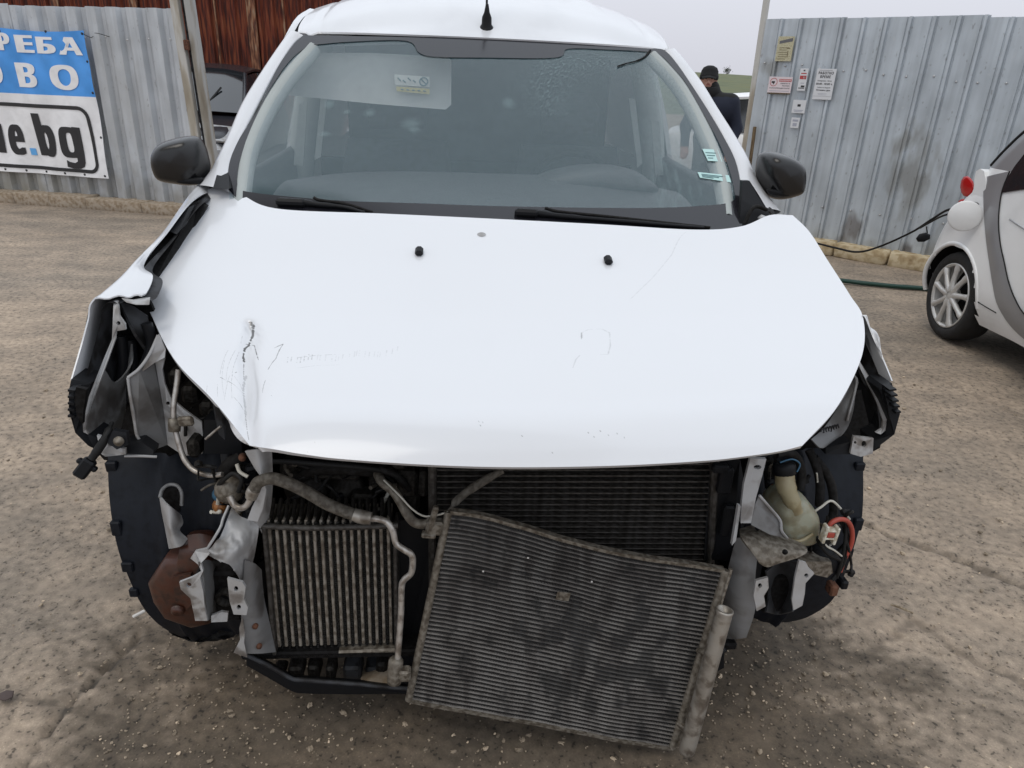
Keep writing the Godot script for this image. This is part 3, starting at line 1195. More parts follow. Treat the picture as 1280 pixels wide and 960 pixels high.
func build_notices() -> void:
	var paper := mat("paper", Color(.62, .63, .65), .7)
	var pink := mat("paper_pink", Color(.66, .58, .60), .6)
	var cream := mat("paper_cream", Color(.50, .47, .33), .75, 0, noise_tex(77, .05, [[0.0, Color(.7, .66, .55)], [.5, Color(1, 1, 1)], [1.0, Color(1, 1, 1)]]), Vector3.ONE * 3.0)
	var red := mat("print_red", Color(.42, .05, .05), .6)
	var dim := mat("print_dim", Color(.12, .12, .13), .6)
	var pale := mat("print_pale", Color(.35, .36, .42), .6)
	var fr := mat("print_brown", Color(.17, .14, .08), .6)
	# opening hours
	var n := notice("opening_hours_sign", "white sheet of opening hours, tallest paper on the ribbed fence", [[1022, 86], [1046, 86], [1039, 125], [1015, 124]], paper)
	var o: Node = n[0]
	var w: float = n[1]
	var h: float = n[2]
	bar_print(o, w * .12, w * .80, h * .945, h * .955, dim)
	print_text(o, "РАБОТНО", w * .10, w * .88, h * .82, h * .91, .0015, mats.print_black)
	print_text(o, "ВРЕМЕ", w * .22, w * .76, h * .70, h * .79, .0015, mats.print_black)
	print_text(o, "Понеделник - Петък", w * .12, w * .86, h * .58, h * .635, .0015, dim)
	print_text(o, "09:00 - 18:00 ч.", w * .07, w * .93, h * .48, h * .545, .0015, mats.print_black)
	print_text(o, "Събота и Неделя", w * .16, w * .84, h * .365, h * .42, .0015, dim)
	print_text(o, "Почивен ден", w * .14, w * .86, h * .27, h * .335, .0015, mats.print_black)
	bar_print(o, w * .24, w * .72, h * .19, h * .20, pale)
	bar_print(o, w * .28, w * .68, h * .15, h * .16, pale)
	bar_print(o, w * .03, w * .97, h * .105, h * .11, dim)
	# camera warning
	n = notice("camera_warning_sign", "wide white and red camera warning sign at the left end of the ribbed fence", [[962, 95], [991, 97], [988, 117], [959, 115]], pink)
	o = n[0]; w = n[1]; h = n[2]
	bar_print(o, w * .44, w * .97, h * .70, h * .86, red)
	print_text(o, "ВНИМАНИЕ", w * .46, w * .95, h * .735, h * .83, .0025, pink)
	print_text(o, "ОБЕКТЪТ Е", w * .52, w * .92, h * .55, h * .63, .0015, dim)
	print_text(o, "ПОД ВИДЕО", w * .60, w * .92, h * .40, h * .48, .0015, dim)
	print_text(o, "НАБЛЮДЕНИЕ", w * .08, w * .94, h * .24, h * .33, .0015, dim)
	bar_print(o, w * .08, w * .92, h * .10, h * .13, pale)
	ring_print(o, Vector2(w * .22, h * .66), h * .26, h * .035, red)
	bar_print(o, w * .13, w * .27, h * .60, h * .72, mats.print_black, "camera_symbol")
	bar_print(o, w * .20, w * .24, h * .52, h * .60, mats.print_black, "camera_symbol")
	st_edge(o, w)
	# yellowed poster
	n = notice("yellowed_poster", "yellowed paper with a slanted dark block, highest notice on the ribbed fence", [[974, 45], [994, 46], [988, 77], [968, 76]], cream)
	o = n[0]; w = n[1]; h = n[2]
	var st := surface()
	add_plate(st, [Vector2(w * .12, h * .74), Vector2(w * .9, h * .82), Vector2(w * .9, h * .94), Vector2(w * .12, h * .84)], [Vector3(w * .12, h * .70, .0025), Vector3(w * .92, h * .80, .0025), Vector3(w * .92, h * .94, .0025), Vector3(w * .12, h * .82, .0025)], Vector3(0, 0, -.0008))
	put("print", st, dim, o)
	for k in 6: bar_print(o, w * (.10 + .05 * (k % 3)), w * (.62 + .06 * ((k * 7) % 4)), h * (.08 + k * .09), h * (.105 + k * .09), fr)
	bar_print(o, w * .70, w * .76, h * .22, h * .42, fr)
	bar_print(o, w * .64, w * .84, h * .50, h * .53, fr)
	# narrow strip of stickers
	n = notice("sticker_strip", "narrow white strip with a red label, left of the opening hours sheet", [[1000, 85], [1010, 86], [1007, 114], [997, 113]], paper)
	o = n[0]; w = n[1]; h = n[2]
	bar_print(o, w * .42, w * .62, h * .88, h * .94, mats.print_black)
	bar_print(o, w * .18, w * .86, h * .755, h * .80, red)
	bar_print(o, w * .10, w * .90, h * .52, h * .68, red)
	bar_print(o, w * .52, w * .80, h * .56, h * .64, pink)
	bar_print(o, w * .30, w * .75, h * .33, h * .36, pale)
	bar_print(o, w * .42, w * .86, h * .16, h * .24, mats.print_black)
	bar_print(o, w * .12, w * .86, h * .10, h * .14, mats.print_black)
	# two small squares
	n = notice("square_notice", "square white notice with a dark mark under the sticker strip", [[992, 125], [1008, 125], [1006, 142], [989, 141]], paper)
	o = n[0]; w = n[1]; h = n[2]
	bar_print(o, w * .38, w * .62, h * .50, h * .68, mats.print_black)
	bar_print(o, w * .14, w * .86, h * .20, h * .25, pale)
	bar_print(o, w * .20, w * .80, h * .10, h * .14, pale)
	n = notice("small_notice", "smallest and lowest pale blue notice on the ribbed fence", [[989, 147], [1000, 147], [998, 160], [988, 160]], paper)
	o = n[0]; w = n[1]; h = n[2]
	bar_print(o, w * .18, w * .86, h * .62, h * .82, pale)
	bar_print(o, w * .26, w * .74, h * .18, h * .48, pale)

func st_edge(o: Node, w: float) -> void:
	var st := surface()
	add_box(st, Transform3D(Basis(), Vector3(w / 2, -.006, -.004)), Vector3(w * .98, .010, .010), .002)
	put("ledge_strip", st, mats.wood, o)

func ring_print(o: Node, c: Vector2, r: float, t: float, m: Material) -> void:
	var st := surface()
	var a := []
	var b := []
	for k in 25:
		var d := Vector2(cos(TAU * k / 24), sin(TAU * k / 24))
		a.append(Vector3(c.x + d.x * r, c.y + d.y * r, .0025))
		b.append(Vector3(c.x + d.x * (r - t), c.y + d.y * (r - t), .0025))
	add_grid(st, [a, b])
	put("ring_symbol", st, m, o)

func build_kerbs() -> void:
	var o := thing("block_kerb", "row of yellowish concrete blocks along the foot of the ribbed fence", "kerb", right_frame)
	var s := -1.0
	var i := 0
	while s < 6.3:
		var w := rng.randf_range(.34, .62)
		var st := surface()
		add_lump(st, Vector3(s + w / 2, .062, .06), Vector3(w - .012, .13, .16), 300 + i)
		put("block", st, mats.kerb, o)
		s += w
		i += 1
	var o2 := thing("rubble_kerb", "rough earthy concrete footing along the foot of the left corrugated fence", "kerb", left_frame)
	s = -8.4
	while s < 2.6:
		var w := rng.randf_range(.35, .7)
		var st := surface()
		add_lump(st, Vector3(s + w / 2, .035, .05), Vector3(w + .01, .13 + rng.randf() * .04, .26), 340 + i)
		put("footing_stone", st, mats.ledge, o2)
		s += w
		i += 1

func add_lump(st: SurfaceTool, c: Vector3, size: Vector3, sd: int) -> void:   # rough block
	var n := noise(sd, 5.0, 3)
	var g := []
	for j in 9:
		var a := PI * j / 8.0
		var r := []
		for k in 17:
			var b := TAU * k / 16.0
			var d := Vector3(cos(b) * sin(a), cos(a), -sin(b) * sin(a))
			var q := Vector3(signf(d.x) * pow(absf(d.x), .13), signf(d.y) * pow(absf(d.y), .13), signf(d.z) * pow(absf(d.z), .13))
			var p := c + q * size * .5
			r.append(p + d * n.get_noise_3dv(p * 1.0 + Vector3(0, 0, sd)) * .016)
		g.append(r)
	add_grid(st, g)

func build_rusty_building() -> void:
	var frame := fence_frame(Vector3(-6, 0, -12.2), Vector3(-3, 0, -12.0))
	var o := thing("rusty_shed", "rust brown corrugated metal shed rising behind the left fence", "shed", frame)
	var rust_tex := noise_tex(91, .02, [[0.0, Color(.30, .17, .12)], [.35, Color(.62, .38, .26)], [.55, Color(.9, .62, .45)], [.75, Color(1, .85, .7)], [1.0, Color(1, 1, 1)]])
	var m := mat("rusty_sheet", Color(.19, .07, .034), .8, 0, rust_tex, Vector3(2.2, .18, 2.2))
	var pale := mat("pale_strip", Color(.30, .27, .24), .7, 0, rust_tex, Vector3(2, .3, 2))
	var prof := [[0.0, 0.0], [.10, 0.0], [.125, .035], [.165, .035], [.19, 0.0], [.20, 0.0]]
	var s := -4.4
	for i in 8:
		put("sheet", corrugated(prof, s, s + 1.2, .05, 3.6, 110 + i, -5, 5, .004), m, o).position.z = .004 * (i % 2)
		s += 1.2
	for x in [-1.28, -.02, 1.26, 2.33]:
		var st := surface()
		box_at(st, Vector3(x, 1.8, .045), Vector3(.03 if x > 0.5 else .13, 3.6, .03), .006)
		put("cover_strip", st, pale, o)
	var st := surface()
	box_at(st, Vector3(1.83, 1.8, .05), Vector3(.14, 3.6, .03), .006)
	put("cover_strip", st, pale, o)
	st = surface()
	quad(st, Vector3(-4.5, 3.6, .3), Vector3(5.3, 3.6, .3), Vector3(5.3, 4.2, -4), Vector3(-4.5, 4.2, -4))
	quad(st, Vector3(-4.5, 3.64, .3), Vector3(5.3, 3.64, .3), Vector3(5.3, 4.24, -4), Vector3(-4.5, 4.24, -4))
	quad(st, Vector3(-4.5, 3.6, .3), Vector3(5.3, 3.6, .3), Vector3(5.3, 3.64, .3), Vector3(-4.5, 3.64, .3))
	put("roof", st, m, o)
	st = surface()
	box_at(st, Vector3(5.2, 1.8, -2), Vector3(.1, 3.6, 4), .01)
	box_at(st, Vector3(-4.4, 1.8, -2), Vector3(.1, 3.6, 4), .01)
	box_at(st, Vector3(.4, 1.9, -4), Vector3(9.6, 3.8, .1), .01)
	put("side_wall", st, m, o)

# ------------------------------------------------------------------ cars far behind
func far_car(called: String, label: String, where: Transform3D, body_m: Material, roof_m: Material, nose_m: Material) -> Node3D:
	# plain hatchback, nose towards +z, origin on the ground in its middle
	var o := thing(called, label, "car", where)
	var st := surface()
	var rows := []
	for q in [[-2.0, .70, .30, .86], [-1.95, .80, .22, .92], [-1.2, .84, .20, .96], [0.0, .85, .19, .93], [.8, .85, .20, .90], [1.3, .83, .20, .84], [1.8, .78, .21, .74], [1.98, .66, .26, .62]]:
		var w: float = q[1]
		rows.append([Vector3(-w * .94, q[2], q[0]), Vector3(-w, (q[2] + q[3]) * .5, q[0]), Vector3(-w * .93, q[3] - .05, q[0]), Vector3(-w * .7, q[3] + .01, q[0]), Vector3(0, q[3] + .03, q[0]), Vector3(w * .7, q[3] + .01, q[0]), Vector3(w * .93, q[3] - .05, q[0]), Vector3(w, (q[2] + q[3]) * .5, q[0]), Vector3(w * .94, q[2], q[0])])
	add_grid(st, loft(rows, 30, 26))
	put("body", st, body_m, o)
	st = surface()
	add_box(st, Transform3D(Basis(), Vector3(0, .45, 1.93)), Vector3(1.45, .36, .2), .06)
	put("bumper", st, nose_m, o)
	st = surface()
	var up := [Vector3(-.60, 1.38, .15), Vector3(-.3, 1.42, .16), Vector3(.3, 1.42, .16), Vector3(.60, 1.38, .15)]
	var rr := [up, [Vector3(-.62, 1.43, -.5), Vector3(-.3, 1.48, -.5), Vector3(.3, 1.48, -.5), Vector3(.62, 1.43, -.5)], [Vector3(-.60, 1.36, -1.5), Vector3(-.3, 1.40, -1.55), Vector3(.3, 1.40, -1.55), Vector3(.60, 1.36, -1.5)]]
	add_sheet(st, loft(rr, 8, 8), .03)
	put("roof", st, roof_m, o)
	st = surface()
	add_sheet(st, loft([up, [Vector3(-.74, .93, .98), Vector3(-.36, .95, 1.08), Vector3(.36, .95, 1.08), Vector3(.74, .93, .98)]], 6, 8), .006)
	put("windscreen", st, mats.dark_glass, o)
	for s in [-1, 1]:
		st = surface()
		add_sheet(st, loft([[Vector3(s * .61, 1.37, .12), Vector3(s * .63, 1.41, -.5), Vector3(s * .61, 1.35, -1.45)], [Vector3(s * .77, .93, .9), Vector3(s * .79, .95, -.4), Vector3(s * .76, .95, -1.8)]], 4, 8), .006)
		put("side_window", st, mats.dark_glass, o)
		st = surface()
		add_tube(st, [Vector3(s * .61, 1.385, .15), Vector3(s * .70, 1.14, .62), Vector3(s * .76, .92, .99)], .032, 6, 8)
		add_tube(st, [Vector3(s * .62, 1.40, -.45), Vector3(s * .79, .93, -.40)], .03, 6)
		put("pillar", st, roof_m, o)
		st = surface()
		add_pillow(st, [Vector3(s * .45, .66, 1.9), Vector3(s * .70, .70, 1.78), Vector3(s * .72, .60, 1.80), Vector3(s * .48, .54, 1.92)], Vector3(0, 0, 1), .05, .02, 3)
		put("headlight", st, mats.car_silver, o)
		for z in [-1.25, 1.25]:
			st = surface()
			add_lathe(st, Transform3D(Basis(Vector3.BACK, -s * PI / 2), Vector3(s * .72, .3, z)), [Vector2(.18, -.02), Vector2(.29, -.02), Vector2(.3, .02), Vector2(.3, .12), Vector2(.28, .15), Vector2(.19, .14), Vector2(.0, .11)], 18)
			put("wheel", st, mats.tyre, o)
		st = surface()
		add_pillow(st, [Vector3(s * .85, 1.0, .75), Vector3(s * 1.0, 1.02, .74), Vector3(s * 1.02, .93, .74), Vector3(s * .87, .90, .75)], Vector3(0, 0, 1), .05, .05, 3)
		put("wing_mirror", st, mats.black_plastic, o)
	st = surface()
	for k in 1: add_bar(st, Vector3(.26, .965, 1.0), Vector3(.40, 1.22, .60), .022, .018)
	put("wiper", st, mats.wire_black, o)
	return o

func build_far_cars() -> void:
	var a := far_car("dark_car", "dark damaged car parked behind the left fence, its windscreen facing us", Transform3D(Basis(Vector3.UP, .10), Vector3(-4.42, -.02, -10.55)), mats.car_dark, mats.car_dark, mats.car_silver)
	var st := surface()
	add_sheet(st, loft([[Vector3(-.72, .80, 1.55), Vector3(0, .86, 1.62), Vector3(.74, .80, 1.5)], [Vector3(-.76, .62, 1.97), Vector3(0, .70, 2.08), Vector3(.76, .66, 1.9)]], 5, 10), .02)
	put("bent_front_panel", st, mats.car_silver, a)
	far_car("white_car", "white car parked far behind the person, seen in the gap beside the ribbed fence", Transform3D(Basis(Vector3.UP, 1.3), Vector3(4.35, -.1, -11.6)), mats.car_white, mats.car_white, mats.car_dark)

# ------------------------------------------------------------------ person
func blend_body(st: SurfaceTool, bones: Array, cell: float, k: float, paint = null) -> void:
	var lo: Vector3 = bones[0][0]
	var hi := lo
	for b in bones:
		var r := maxf(b[2], b[3]) + k * 3.0
		for p in [b[0], b[1]]:
			lo = lo.min(p - Vector3.ONE * r)
			hi = hi.max(p + Vector3.ONE * r)
	var n := Vector3i(((hi - lo) / cell).ceil()) + Vector3i.ONE
	var f := PackedFloat32Array()
	f.resize(n.x * n.y * n.z)
	for b in bones:
		var a: Vector3 = b[0]
		var ab: Vector3 = b[1] - a
		var l2 := maxf(ab.length_squared(), 1e-8)
		var r := maxf(b[2], b[3]) + k * 4.0
		var s := Vector3i(((a.min(b[1]) - Vector3.ONE * r - lo) / cell).floor()).clamp(Vector3i.ZERO, n - Vector3i.ONE)
		var e := Vector3i(((a.max(b[1]) + Vector3.ONE * r - lo) / cell).ceil()).clamp(Vector3i.ZERO, n - Vector3i.ONE)
		for z in range(s.z, e.z + 1):
			for y in range(s.y, e.y + 1):
				for x in range(s.x, e.x + 1):
					var p := lo + Vector3(x, y, z) * cell
					var t := clampf((p - a).dot(ab) / l2, 0, 1)
					var d: float = p.distance_to(a + ab * t) - lerpf(b[2], b[3], t)
					if d < k * 6.0: f[(z * n.y + y) * n.x + x] += exp(-d / k)
	var at_ := func(x: int, y: int, z: int) -> float:
		var v := f[(z * n.y + y) * n.x + x]
		return -k * log(v) if v > 0.0 else 1.0
	var vert := {}
	for z in n.z - 1:
		for y in n.y - 1:
			for x in n.x - 1:
				var c := 0
				var vals := []
				for q in 8:
					var i := ((z + (q >> 2)) * n.y + y + ((q >> 1) & 1)) * n.x + x + (q & 1)
					if f[i] >= 1.0: c += 1
				if c == 0 or c == 8: continue
				for q in 8: vals.append(at_.call(x + (q & 1), y + ((q >> 1) & 1), z + (q >> 2)))
				var m := Vector3.ZERO
				var cnt := 0
				for q in 8:
					for ax in 3:
						var q2 := q | (1 << ax)
						if q2 == q: continue
						if (vals[q] < 0.0) != (vals[q2] < 0.0):
							var t: float = vals[q] / (vals[q] - vals[q2])
							var p := Vector3(q & 1, (q >> 1) & 1, q >> 2)
							p[ax] += t
							m += p
							cnt += 1
				if cnt: vert[(z * n.y + y) * n.x + x] = lo + (Vector3(x, y, z) + m / cnt) * cell
	var step := [1, n.x, n.x * n.y]
	for z in range(1, n.z - 1):
		for y in range(1, n.y - 1):
			for x in range(1, n.x - 1):
				var i := (z * n.y + y) * n.x + x
				for ax in 3:
					var i2: int = i + step[ax]
					if (f[i] >= 1.0) == (f[i2] >= 1.0): continue
					var u: int = step[(ax + 1) % 3]
					var w: int = step[(ax + 2) % 3]
					if not (vert.has(i) and vert.has(i - u) and vert.has(i - u - w) and vert.has(i - w)): continue
					var q := [vert[i], vert[i - u], vert[i - u - w], vert[i - w]]
					if f[i] >= 1.0: q.reverse()
					for t in [0, 1, 2, 0, 2, 3]:
						if paint != null: st.set_color(paint.call(q[t]))
						st.add_vertex(q[t])

func build_person() -> void:
	# standing, turned a little to the left of the picture, leaning the head forward; x right, z towards us
	var base := Vector3(2.27, -.02, -9.0)
	var o := thing("person", "person in black hat and dark navy jacket standing behind the van by the fence", "person", Transform3D(Basis(Vector3.UP, -.35), base))
	var skin := Color(.42, .24, .19)
	var jacket := Color(.010, .014, .028)
	var trousers := Color(.014, .014, .017)
	var black := Color(.006, .006, .007)
	var hip := Vector3(0, .90, 0)
	var chest := Vector3(-.02, 1.20, .02)
	var neck := Vector3(-.07, 1.40, .04)
	var head := Vector3(-.115, 1.545, .075)
	var bones := [
		[hip + Vector3(-.07, 0, 0), hip + Vector3(.07, 0, 0), .145, .145], [hip, chest, .15, .17],
		[chest + Vector3(-.10, .03, 0), chest + Vector3(.10, .03, 0), .155, .155],
		[chest + Vector3(-.17, .10, 0), chest + Vector3(.17, .10, 0), .10, .10],
		[chest, neck, .13, .095], [neck + Vector3(0, -.03, 0), neck + Vector3(-.01, .045, .01), .105, .095],
	]
	for s in [-1, 1]:
		var sh: Vector3 = chest + Vector3(s * .205, .10, 0)
		var el: Vector3 = sh + Vector3(s * .085, -.28, -.02 + .06 * (s < 0 as int))
		var wr: Vector3 = el + Vector3(-s * .03, -.22, .13)
		bones.append([sh, el, .082, .066])
		bones.append([el, wr, .066, .046])
		var hand: Vector3 = wr + Vector3(-s * .01, -.06, .03)
		bones.append([wr, hand, .034, .034])
		for k in 4: bones.append([hand + Vector3((k - 1.5) * .018, -.01, 0), hand + Vector3((k - 1.5) * .02, -.075 + absf(k - 1.4) * .008, .02), .010, .008])
		bones.append([wr + Vector3(-s * .02, -.02, .01), hand + Vector3(-s * .045, -.015, .03), .011, .009])
		var h: Vector3 = hip + Vector3(s * .095, -.02, 0)
		var kn := Vector3(s * .11, .48, .03)
		var an := Vector3(s * .12, .09, -.01)
		bones.append([h, kn, .105, .072])
		bones.append([kn, an, .070, .055])
		bones.append([an, Vector3(s * .135, .045, .14), .052, .042])
	var st := surface()
	blend_body(st, bones, .018, .014, func(p: Vector3) -> Color:
		if p.y < .12: return black
		if p.y > 1.36: return black
		if p.y < .78 and absf(p.x) < .24 and p.z < .11: return trousers
		if absf(p.x) > .2 and p.y < .80 and p.z > .1: return skin
		return jacket)
	# the head, with its own finer cells
	var f := Basis(Vector3.UP, .15)
	var hb := []
	for q in [[0, .01, -.012, 0, .035, .0, .088, .082], [0, -.03, .01, 0, -.075, .045, .070, .042], [0, -.02, .085, 0, -.036, .100, .013, .016], [-.03, .0, .072, .03, .0, .072, .024, .024], [-.018, -.062, .078, .018, -.062, .078, .013, .013], [-.088, -.01, 0, -.088, -.035, 0, .013, .010], [.088, -.01, 0, .088, -.035, 0, .013, .010], [0, -.09, -.01, 0, -.13, -.02, .058, .07]]:
		hb.append([head + f * Vector3(q[0], q[1], q[2]), head + f * Vector3(q[3], q[4], q[5]), q[6], q[7]])
	blend_body(st, hb, .008, .008, func(p: Vector3) -> Color:
		var l := f.inverse() * (p - head)
		if l.y < -.088 or l.z < -.01: return black
		if absf(l.y + .062) < .008 and l.z > .07 and absf(l.x) < .025: return Color(.28, .10, .09)
		return skin)
	var m := mat("person_body", Color.WHITE, .85)
	m.vertex_color_use_as_albedo = true
	put("body", st, m, o)
	st = surface()
	for s in [-1, 1]:
		add_lathe(st, toward(head + f * Vector3(s * .031, .004, .094), f * Vector3(0, 0, 1)), [Vector2(.011, 0), Vector2(.008, .004), Vector2(0, .006)], 8)
	put("eye", st, mats.print_black, o)
	# knitted hat pulled low, with a folded rim and a short peak
	var knit := mat("hat_knit", Color(.008, .008, .009), .95)
	st = surface()
	add_lathe(st, Transform3D(Basis(Vector3.RIGHT, -.12) * 1.0, head + Vector3(0, .03, -.01)), [Vector2(.098, -.045), Vector2(.108, -.03), Vector2(.108, .005), Vector2(.101, .012), Vector2(.098, .05), Vector2(.078, .088), Vector2(.04, .108), Vector2(0, .112)], 20)
	put("hat", st, knit, o)
	st = surface()
	add_sheet(st, loft([[head + f * Vector3(-.085, .025, .06), head + f * Vector3(0, .035, .10), head + f * Vector3(.085, .025, .06)], [head + f * Vector3(-.075, .0, .10), head + f * Vector3(0, .015, .155), head + f * Vector3(.075, .0, .10)]], 4, 10), .006)
	put("hat_peak", st, knit, o)
	# scarf up to the chin
	st = surface()
	add_lathe(st, Transform3D(Basis(Vector3.RIGHT, .2), neck + Vector3(-.02, .025, .02)), [Vector2(.105, -.07), Vector2(.125, -.04), Vector2(.122, .0), Vector2(.108, .045), Vector2(.085, .05), Vector2(.07, .0)], 18)
	put("scarf", st, knit, o)

# ------------------------------------------------------------------ small white two-seater at the right border
var compact_frame: Transform3D

func compact_side(s: float, y: float) -> float:     # how far the near flank stands out of the wheel's plane
	var z := .0
	if y > .80: z -= .11 * pow((y - .80) / .7, 1.3)
	if y < .42: z -= .06 * pow((.42 - y) / .25, 2.0)
	var d := Vector2((s + .16) / .52, (y - .38) / .42).length()
	z += .055 * clampf(1.25 - d, 0.0, 1.0) - .03
	return z

func compact_rear(y: float) -> float:
	return table([[.19, -.40], [.34, -.50], [.55, -.53], [.75, -.47], [.95, -.34], [1.04, -.30], [1.2, -.18], [1.33, -.04], [1.46, .18], [1.52, .6]], y)

func on_flank(px: float, py: float, out := 0.0) -> Vector3:
	var p := in_frame(px, py, compact_frame, 0.0)
	for i in 4: p = in_frame(px, py, compact_frame, compact_side(p.x, p.y) + out)
	return p

func compact_ring(y: float, n_side: int) -> Array:
	var r := []
	var rear := compact_rear(y)
	var deep := -1.50
	var rad := .16
	var inset := compact_side(.6, y)
	for k in n_side + 1:
		var s := lerpf(2.05, rear + rad, pow(float(k) / n_side, .8))
		r.append(Vector3(s, y, compact_side(s, y)))
	var zc := compact_side(rear + rad, y)
	for k in range(1, 6):
		var a := PI * .5 * k / 5
		r.append(Vector3(rear + rad - sin(a) * rad, y, zc - (1 - cos(a)) * rad))
	for k in range(1, 7): r.append(Vector3(rear, y, lerpf(zc - rad, deep - inset + rad, k / 6.0)))
	for k in range(1, 6):
		var a := PI * .5 * k / 5
		r.append(Vector3(rear + (1 - cos(a)) * rad, y, deep - inset + rad - sin(a) * rad))
	for k in range(1, 9): r.append(Vector3(lerpf(rear + rad, 2.05, k / 8.0), y, deep - inset))
	return r

func build_compact_car() -> void:
	var contact := on_ground(1183, 431)
	contact.y = 0
	var x := Vector3(-.03, 0, 1).normalized()
	compact_frame = Transform3D(Basis(x, Vector3.UP, x.cross(Vector3.UP)), contact)
	var o := thing("compact_car", "small white two-seater car with silver pillar band parked at the right border", "car", compact_frame)
	var wc := Vector2(-.155, .275)
	# white body with the wheel arch left open
	var ys := []
	for k in 34: ys.append(lerpf(.19, 1.05, k / 33.0))
	var g := []
	ys.reverse()
	for y in ys: g.append(compact_ring(y, 46))
	var st := surface()
	for i in g.size() - 1:
		for j in g[0].size() - 1:
			var m: Vector3 = (g[i][j] + g[i + 1][j + 1]) * .5
			if m.z > -.3 and (Vector2(m.x, m.y).distance_to(wc) < .318 or Vector2(m.x, m.y).distance_to(wc + Vector2(1.82, 0)) < .31): continue
			quad(st, g[i][j], g[i][j + 1], g[i + 1][j + 1], g[i + 1][j])
	put("body", st, mats.car_white, o)
	# arch lip and the dark arch behind it
	st = surface()
	var lip := []
	for k in 25:
		var a := PI * (.015 + 1.03 * k / 24.0)
		var p := wc + Vector2(cos(a), sin(a)) * .322
		lip.append(Vector3(p.x, p.y, compact_side(p.x, p.y) - .006))
	add_tube(st, lip, .014, 8)
	put("arch_lip", st, mats.car_white, o)
	st = surface()
	var lip2 := []
	var b0 := []
	var b1 := []
	for k in 25:
		var a := PI * (.015 + 1.03 * k / 24.0)
		var p := wc + Vector2(1.82 + cos(a) * .318, sin(a) * .318)
		lip2.append(Vector3(p.x, p.y, compact_side(p.x, p.y) - .004))
		b0.append(Vector3(p.x, p.y, compact_side(p.x, p.y) - .01))
		b1.append(Vector3(p.x, p.y, -.42))
	add_tube(st, lip2, .022, 8)
	put("arch_lip", st, mats.car_white, o)
	st = surface()
	add_grid(st, [b0, b1])
	put("wheel_arch", st, mats.deep_black, o)
	st = surface()
	var a0 := []
	var a1 := []
	for k in 25:
		var a := PI * (.015 + 1.03 * k / 24.0)
		var p := wc + Vector2(cos(a), sin(a)) * .325
		a0.append(Vector3(p.x, p.y, compact_side(p.x, p.y) - .01))
		a1.append(Vector3(p.x, p.y, -.42))
	add_grid(st, [a0, a1])
	add_box(st, Transform3D(Basis(), Vector3(wc.x, .42, -.44)), Vector3(.7, .5, .03), .004)
	put("wheel_arch", st, mats.deep_black, o)
	# upper body: silver roof cell and dark rear glass
	var gu := []
	var yu := [1.50, 1.44, 1.38, 1.30, 1.22, 1.14, 1.05]
	for y in yu: gu.append(compact_ring(y, 46))
	st = surface()
	var cols: int = gu[0].size()
	var gl := []
	for r in gu: gl.append(r.slice(49, cols - 12))
	add_grid(st, gl)
	put("rear_glass", st, mats.dark_glass, o)
	st = surface()
	var edge := []
	for r in gu: edge.append(r[49] + Vector3(-.006, .004, .004))
	add_tube(st, edge, .016, 8, 24)
	put("rear_glass_seal", st, mats.rubber, o)
	st = surface()
	var gs := []
	for r in gu: gs.append(r.slice(0, 50))
	add_grid(st, gs)
	var gs2 := []
	for r in gu: gs2.append(r.slice(cols - 13, cols))
	add_grid(st, gs2)
	var top := []
	for k in 9: top.append([Vector3(2.05, 1.5 + .03 * sin(PI * k / 8), lerpf(gu[0][0].z, gu[0][cols - 1].z, k / 8.0)), Vector3(.62, 1.5 + .03 * sin(PI * k / 8), lerpf(gu[0][40].z, gu[0][cols - 6].z, k / 8.0))])
	add_grid(st, top)
	put("roof_cell", st, mats.silver_paint, o)
	st = surface()
	var fp := []
	for r in [gu[0], gu[2], gu[4], gu[6], g[6], g[12], g[18], g[24], g[33]]:
		var row := []
		for k in 13:
			var u := k / 12.0
			var p: Vector3 = r[0].lerp(r[r.size() - 1], u)
			row.append(p + Vector3(.18 * sin(PI * u) * (1.0 - clampf((p.y - .9) / .6, 0, 1) * .8), 0, 0))
		fp.append(row)
	add_grid(st, fp)
	put("front_panel", st, mats.car_white, o)
	st = surface()
	box_at(st, Vector3(.8, .22, -.75), Vector3(2.3, .06, 1.3), .01)
	put("floor_pan", st, mats.deep_black, o)
	# silver band sweeping down behind the door
	var left_px := [[1229, 222], [1229, 240], [1230, 273], [1233, 305], [1237, 333], [1241, 358], [1246, 380], [1260, 404], [1280, 424], [1310, 444]]
	var right_px := [[1262, 214], [1252, 240], [1248, 273], [1250, 303], [1255, 327], [1260, 350], [1267, 370], [1278, 390], [1296, 408], [1320, 428]]
	var ra := []
	var rb := []
	for q in left_px: ra.append(on_flank(q[0], q[1], .006))
	for q in right_px: rb.append(on_flank(q[0], q[1], .006))
	var rows := []
	for i in ra.size():
		var m: Vector3 = (ra[i] + rb[i]) * .5
		rows.append([ra[i], m + Vector3(0, 0, .006), rb[i]])
	st = surface()
	add_sheet(st, loft(rows, 30, 5), .008)
	put("pillar_band", st, mats.silver_paint, o)
	st = surface()
	add_tube(st, rb, .0035, 5, 30)
	put("door_seam", st, mats.wire_black, o)
	st = surface()
	add_tube(st, [on_flank(1213, 371, .001), on_flank(1228, 381, .001), on_flank(1245, 391, .001)], .003, 5, 8)
	put("sill_seam", st, mats.wire_black, o)
	# side window
	var wp := []
	for q in [[1252, 241], [1258, 224], [1268, 208], [1282, 190]]: wp.append(on_flank(q[0], q[1], .008))
	wp.append(Vector3(.55, 1.36, compact_side(.55, 1.36) + .012))
	wp.append(Vector3(1.2, 1.38, compact_side(1.2, 1.38) + .012))
	wp.append(Vector3(1.5, 1.02, compact_side(1.5, 1.02) + .012))
	wp.append(on_flank(1284, 236, .008))
	var fl := []
	for p in wp: fl.append(Vector2(p.x, -p.y))
	st = surface()
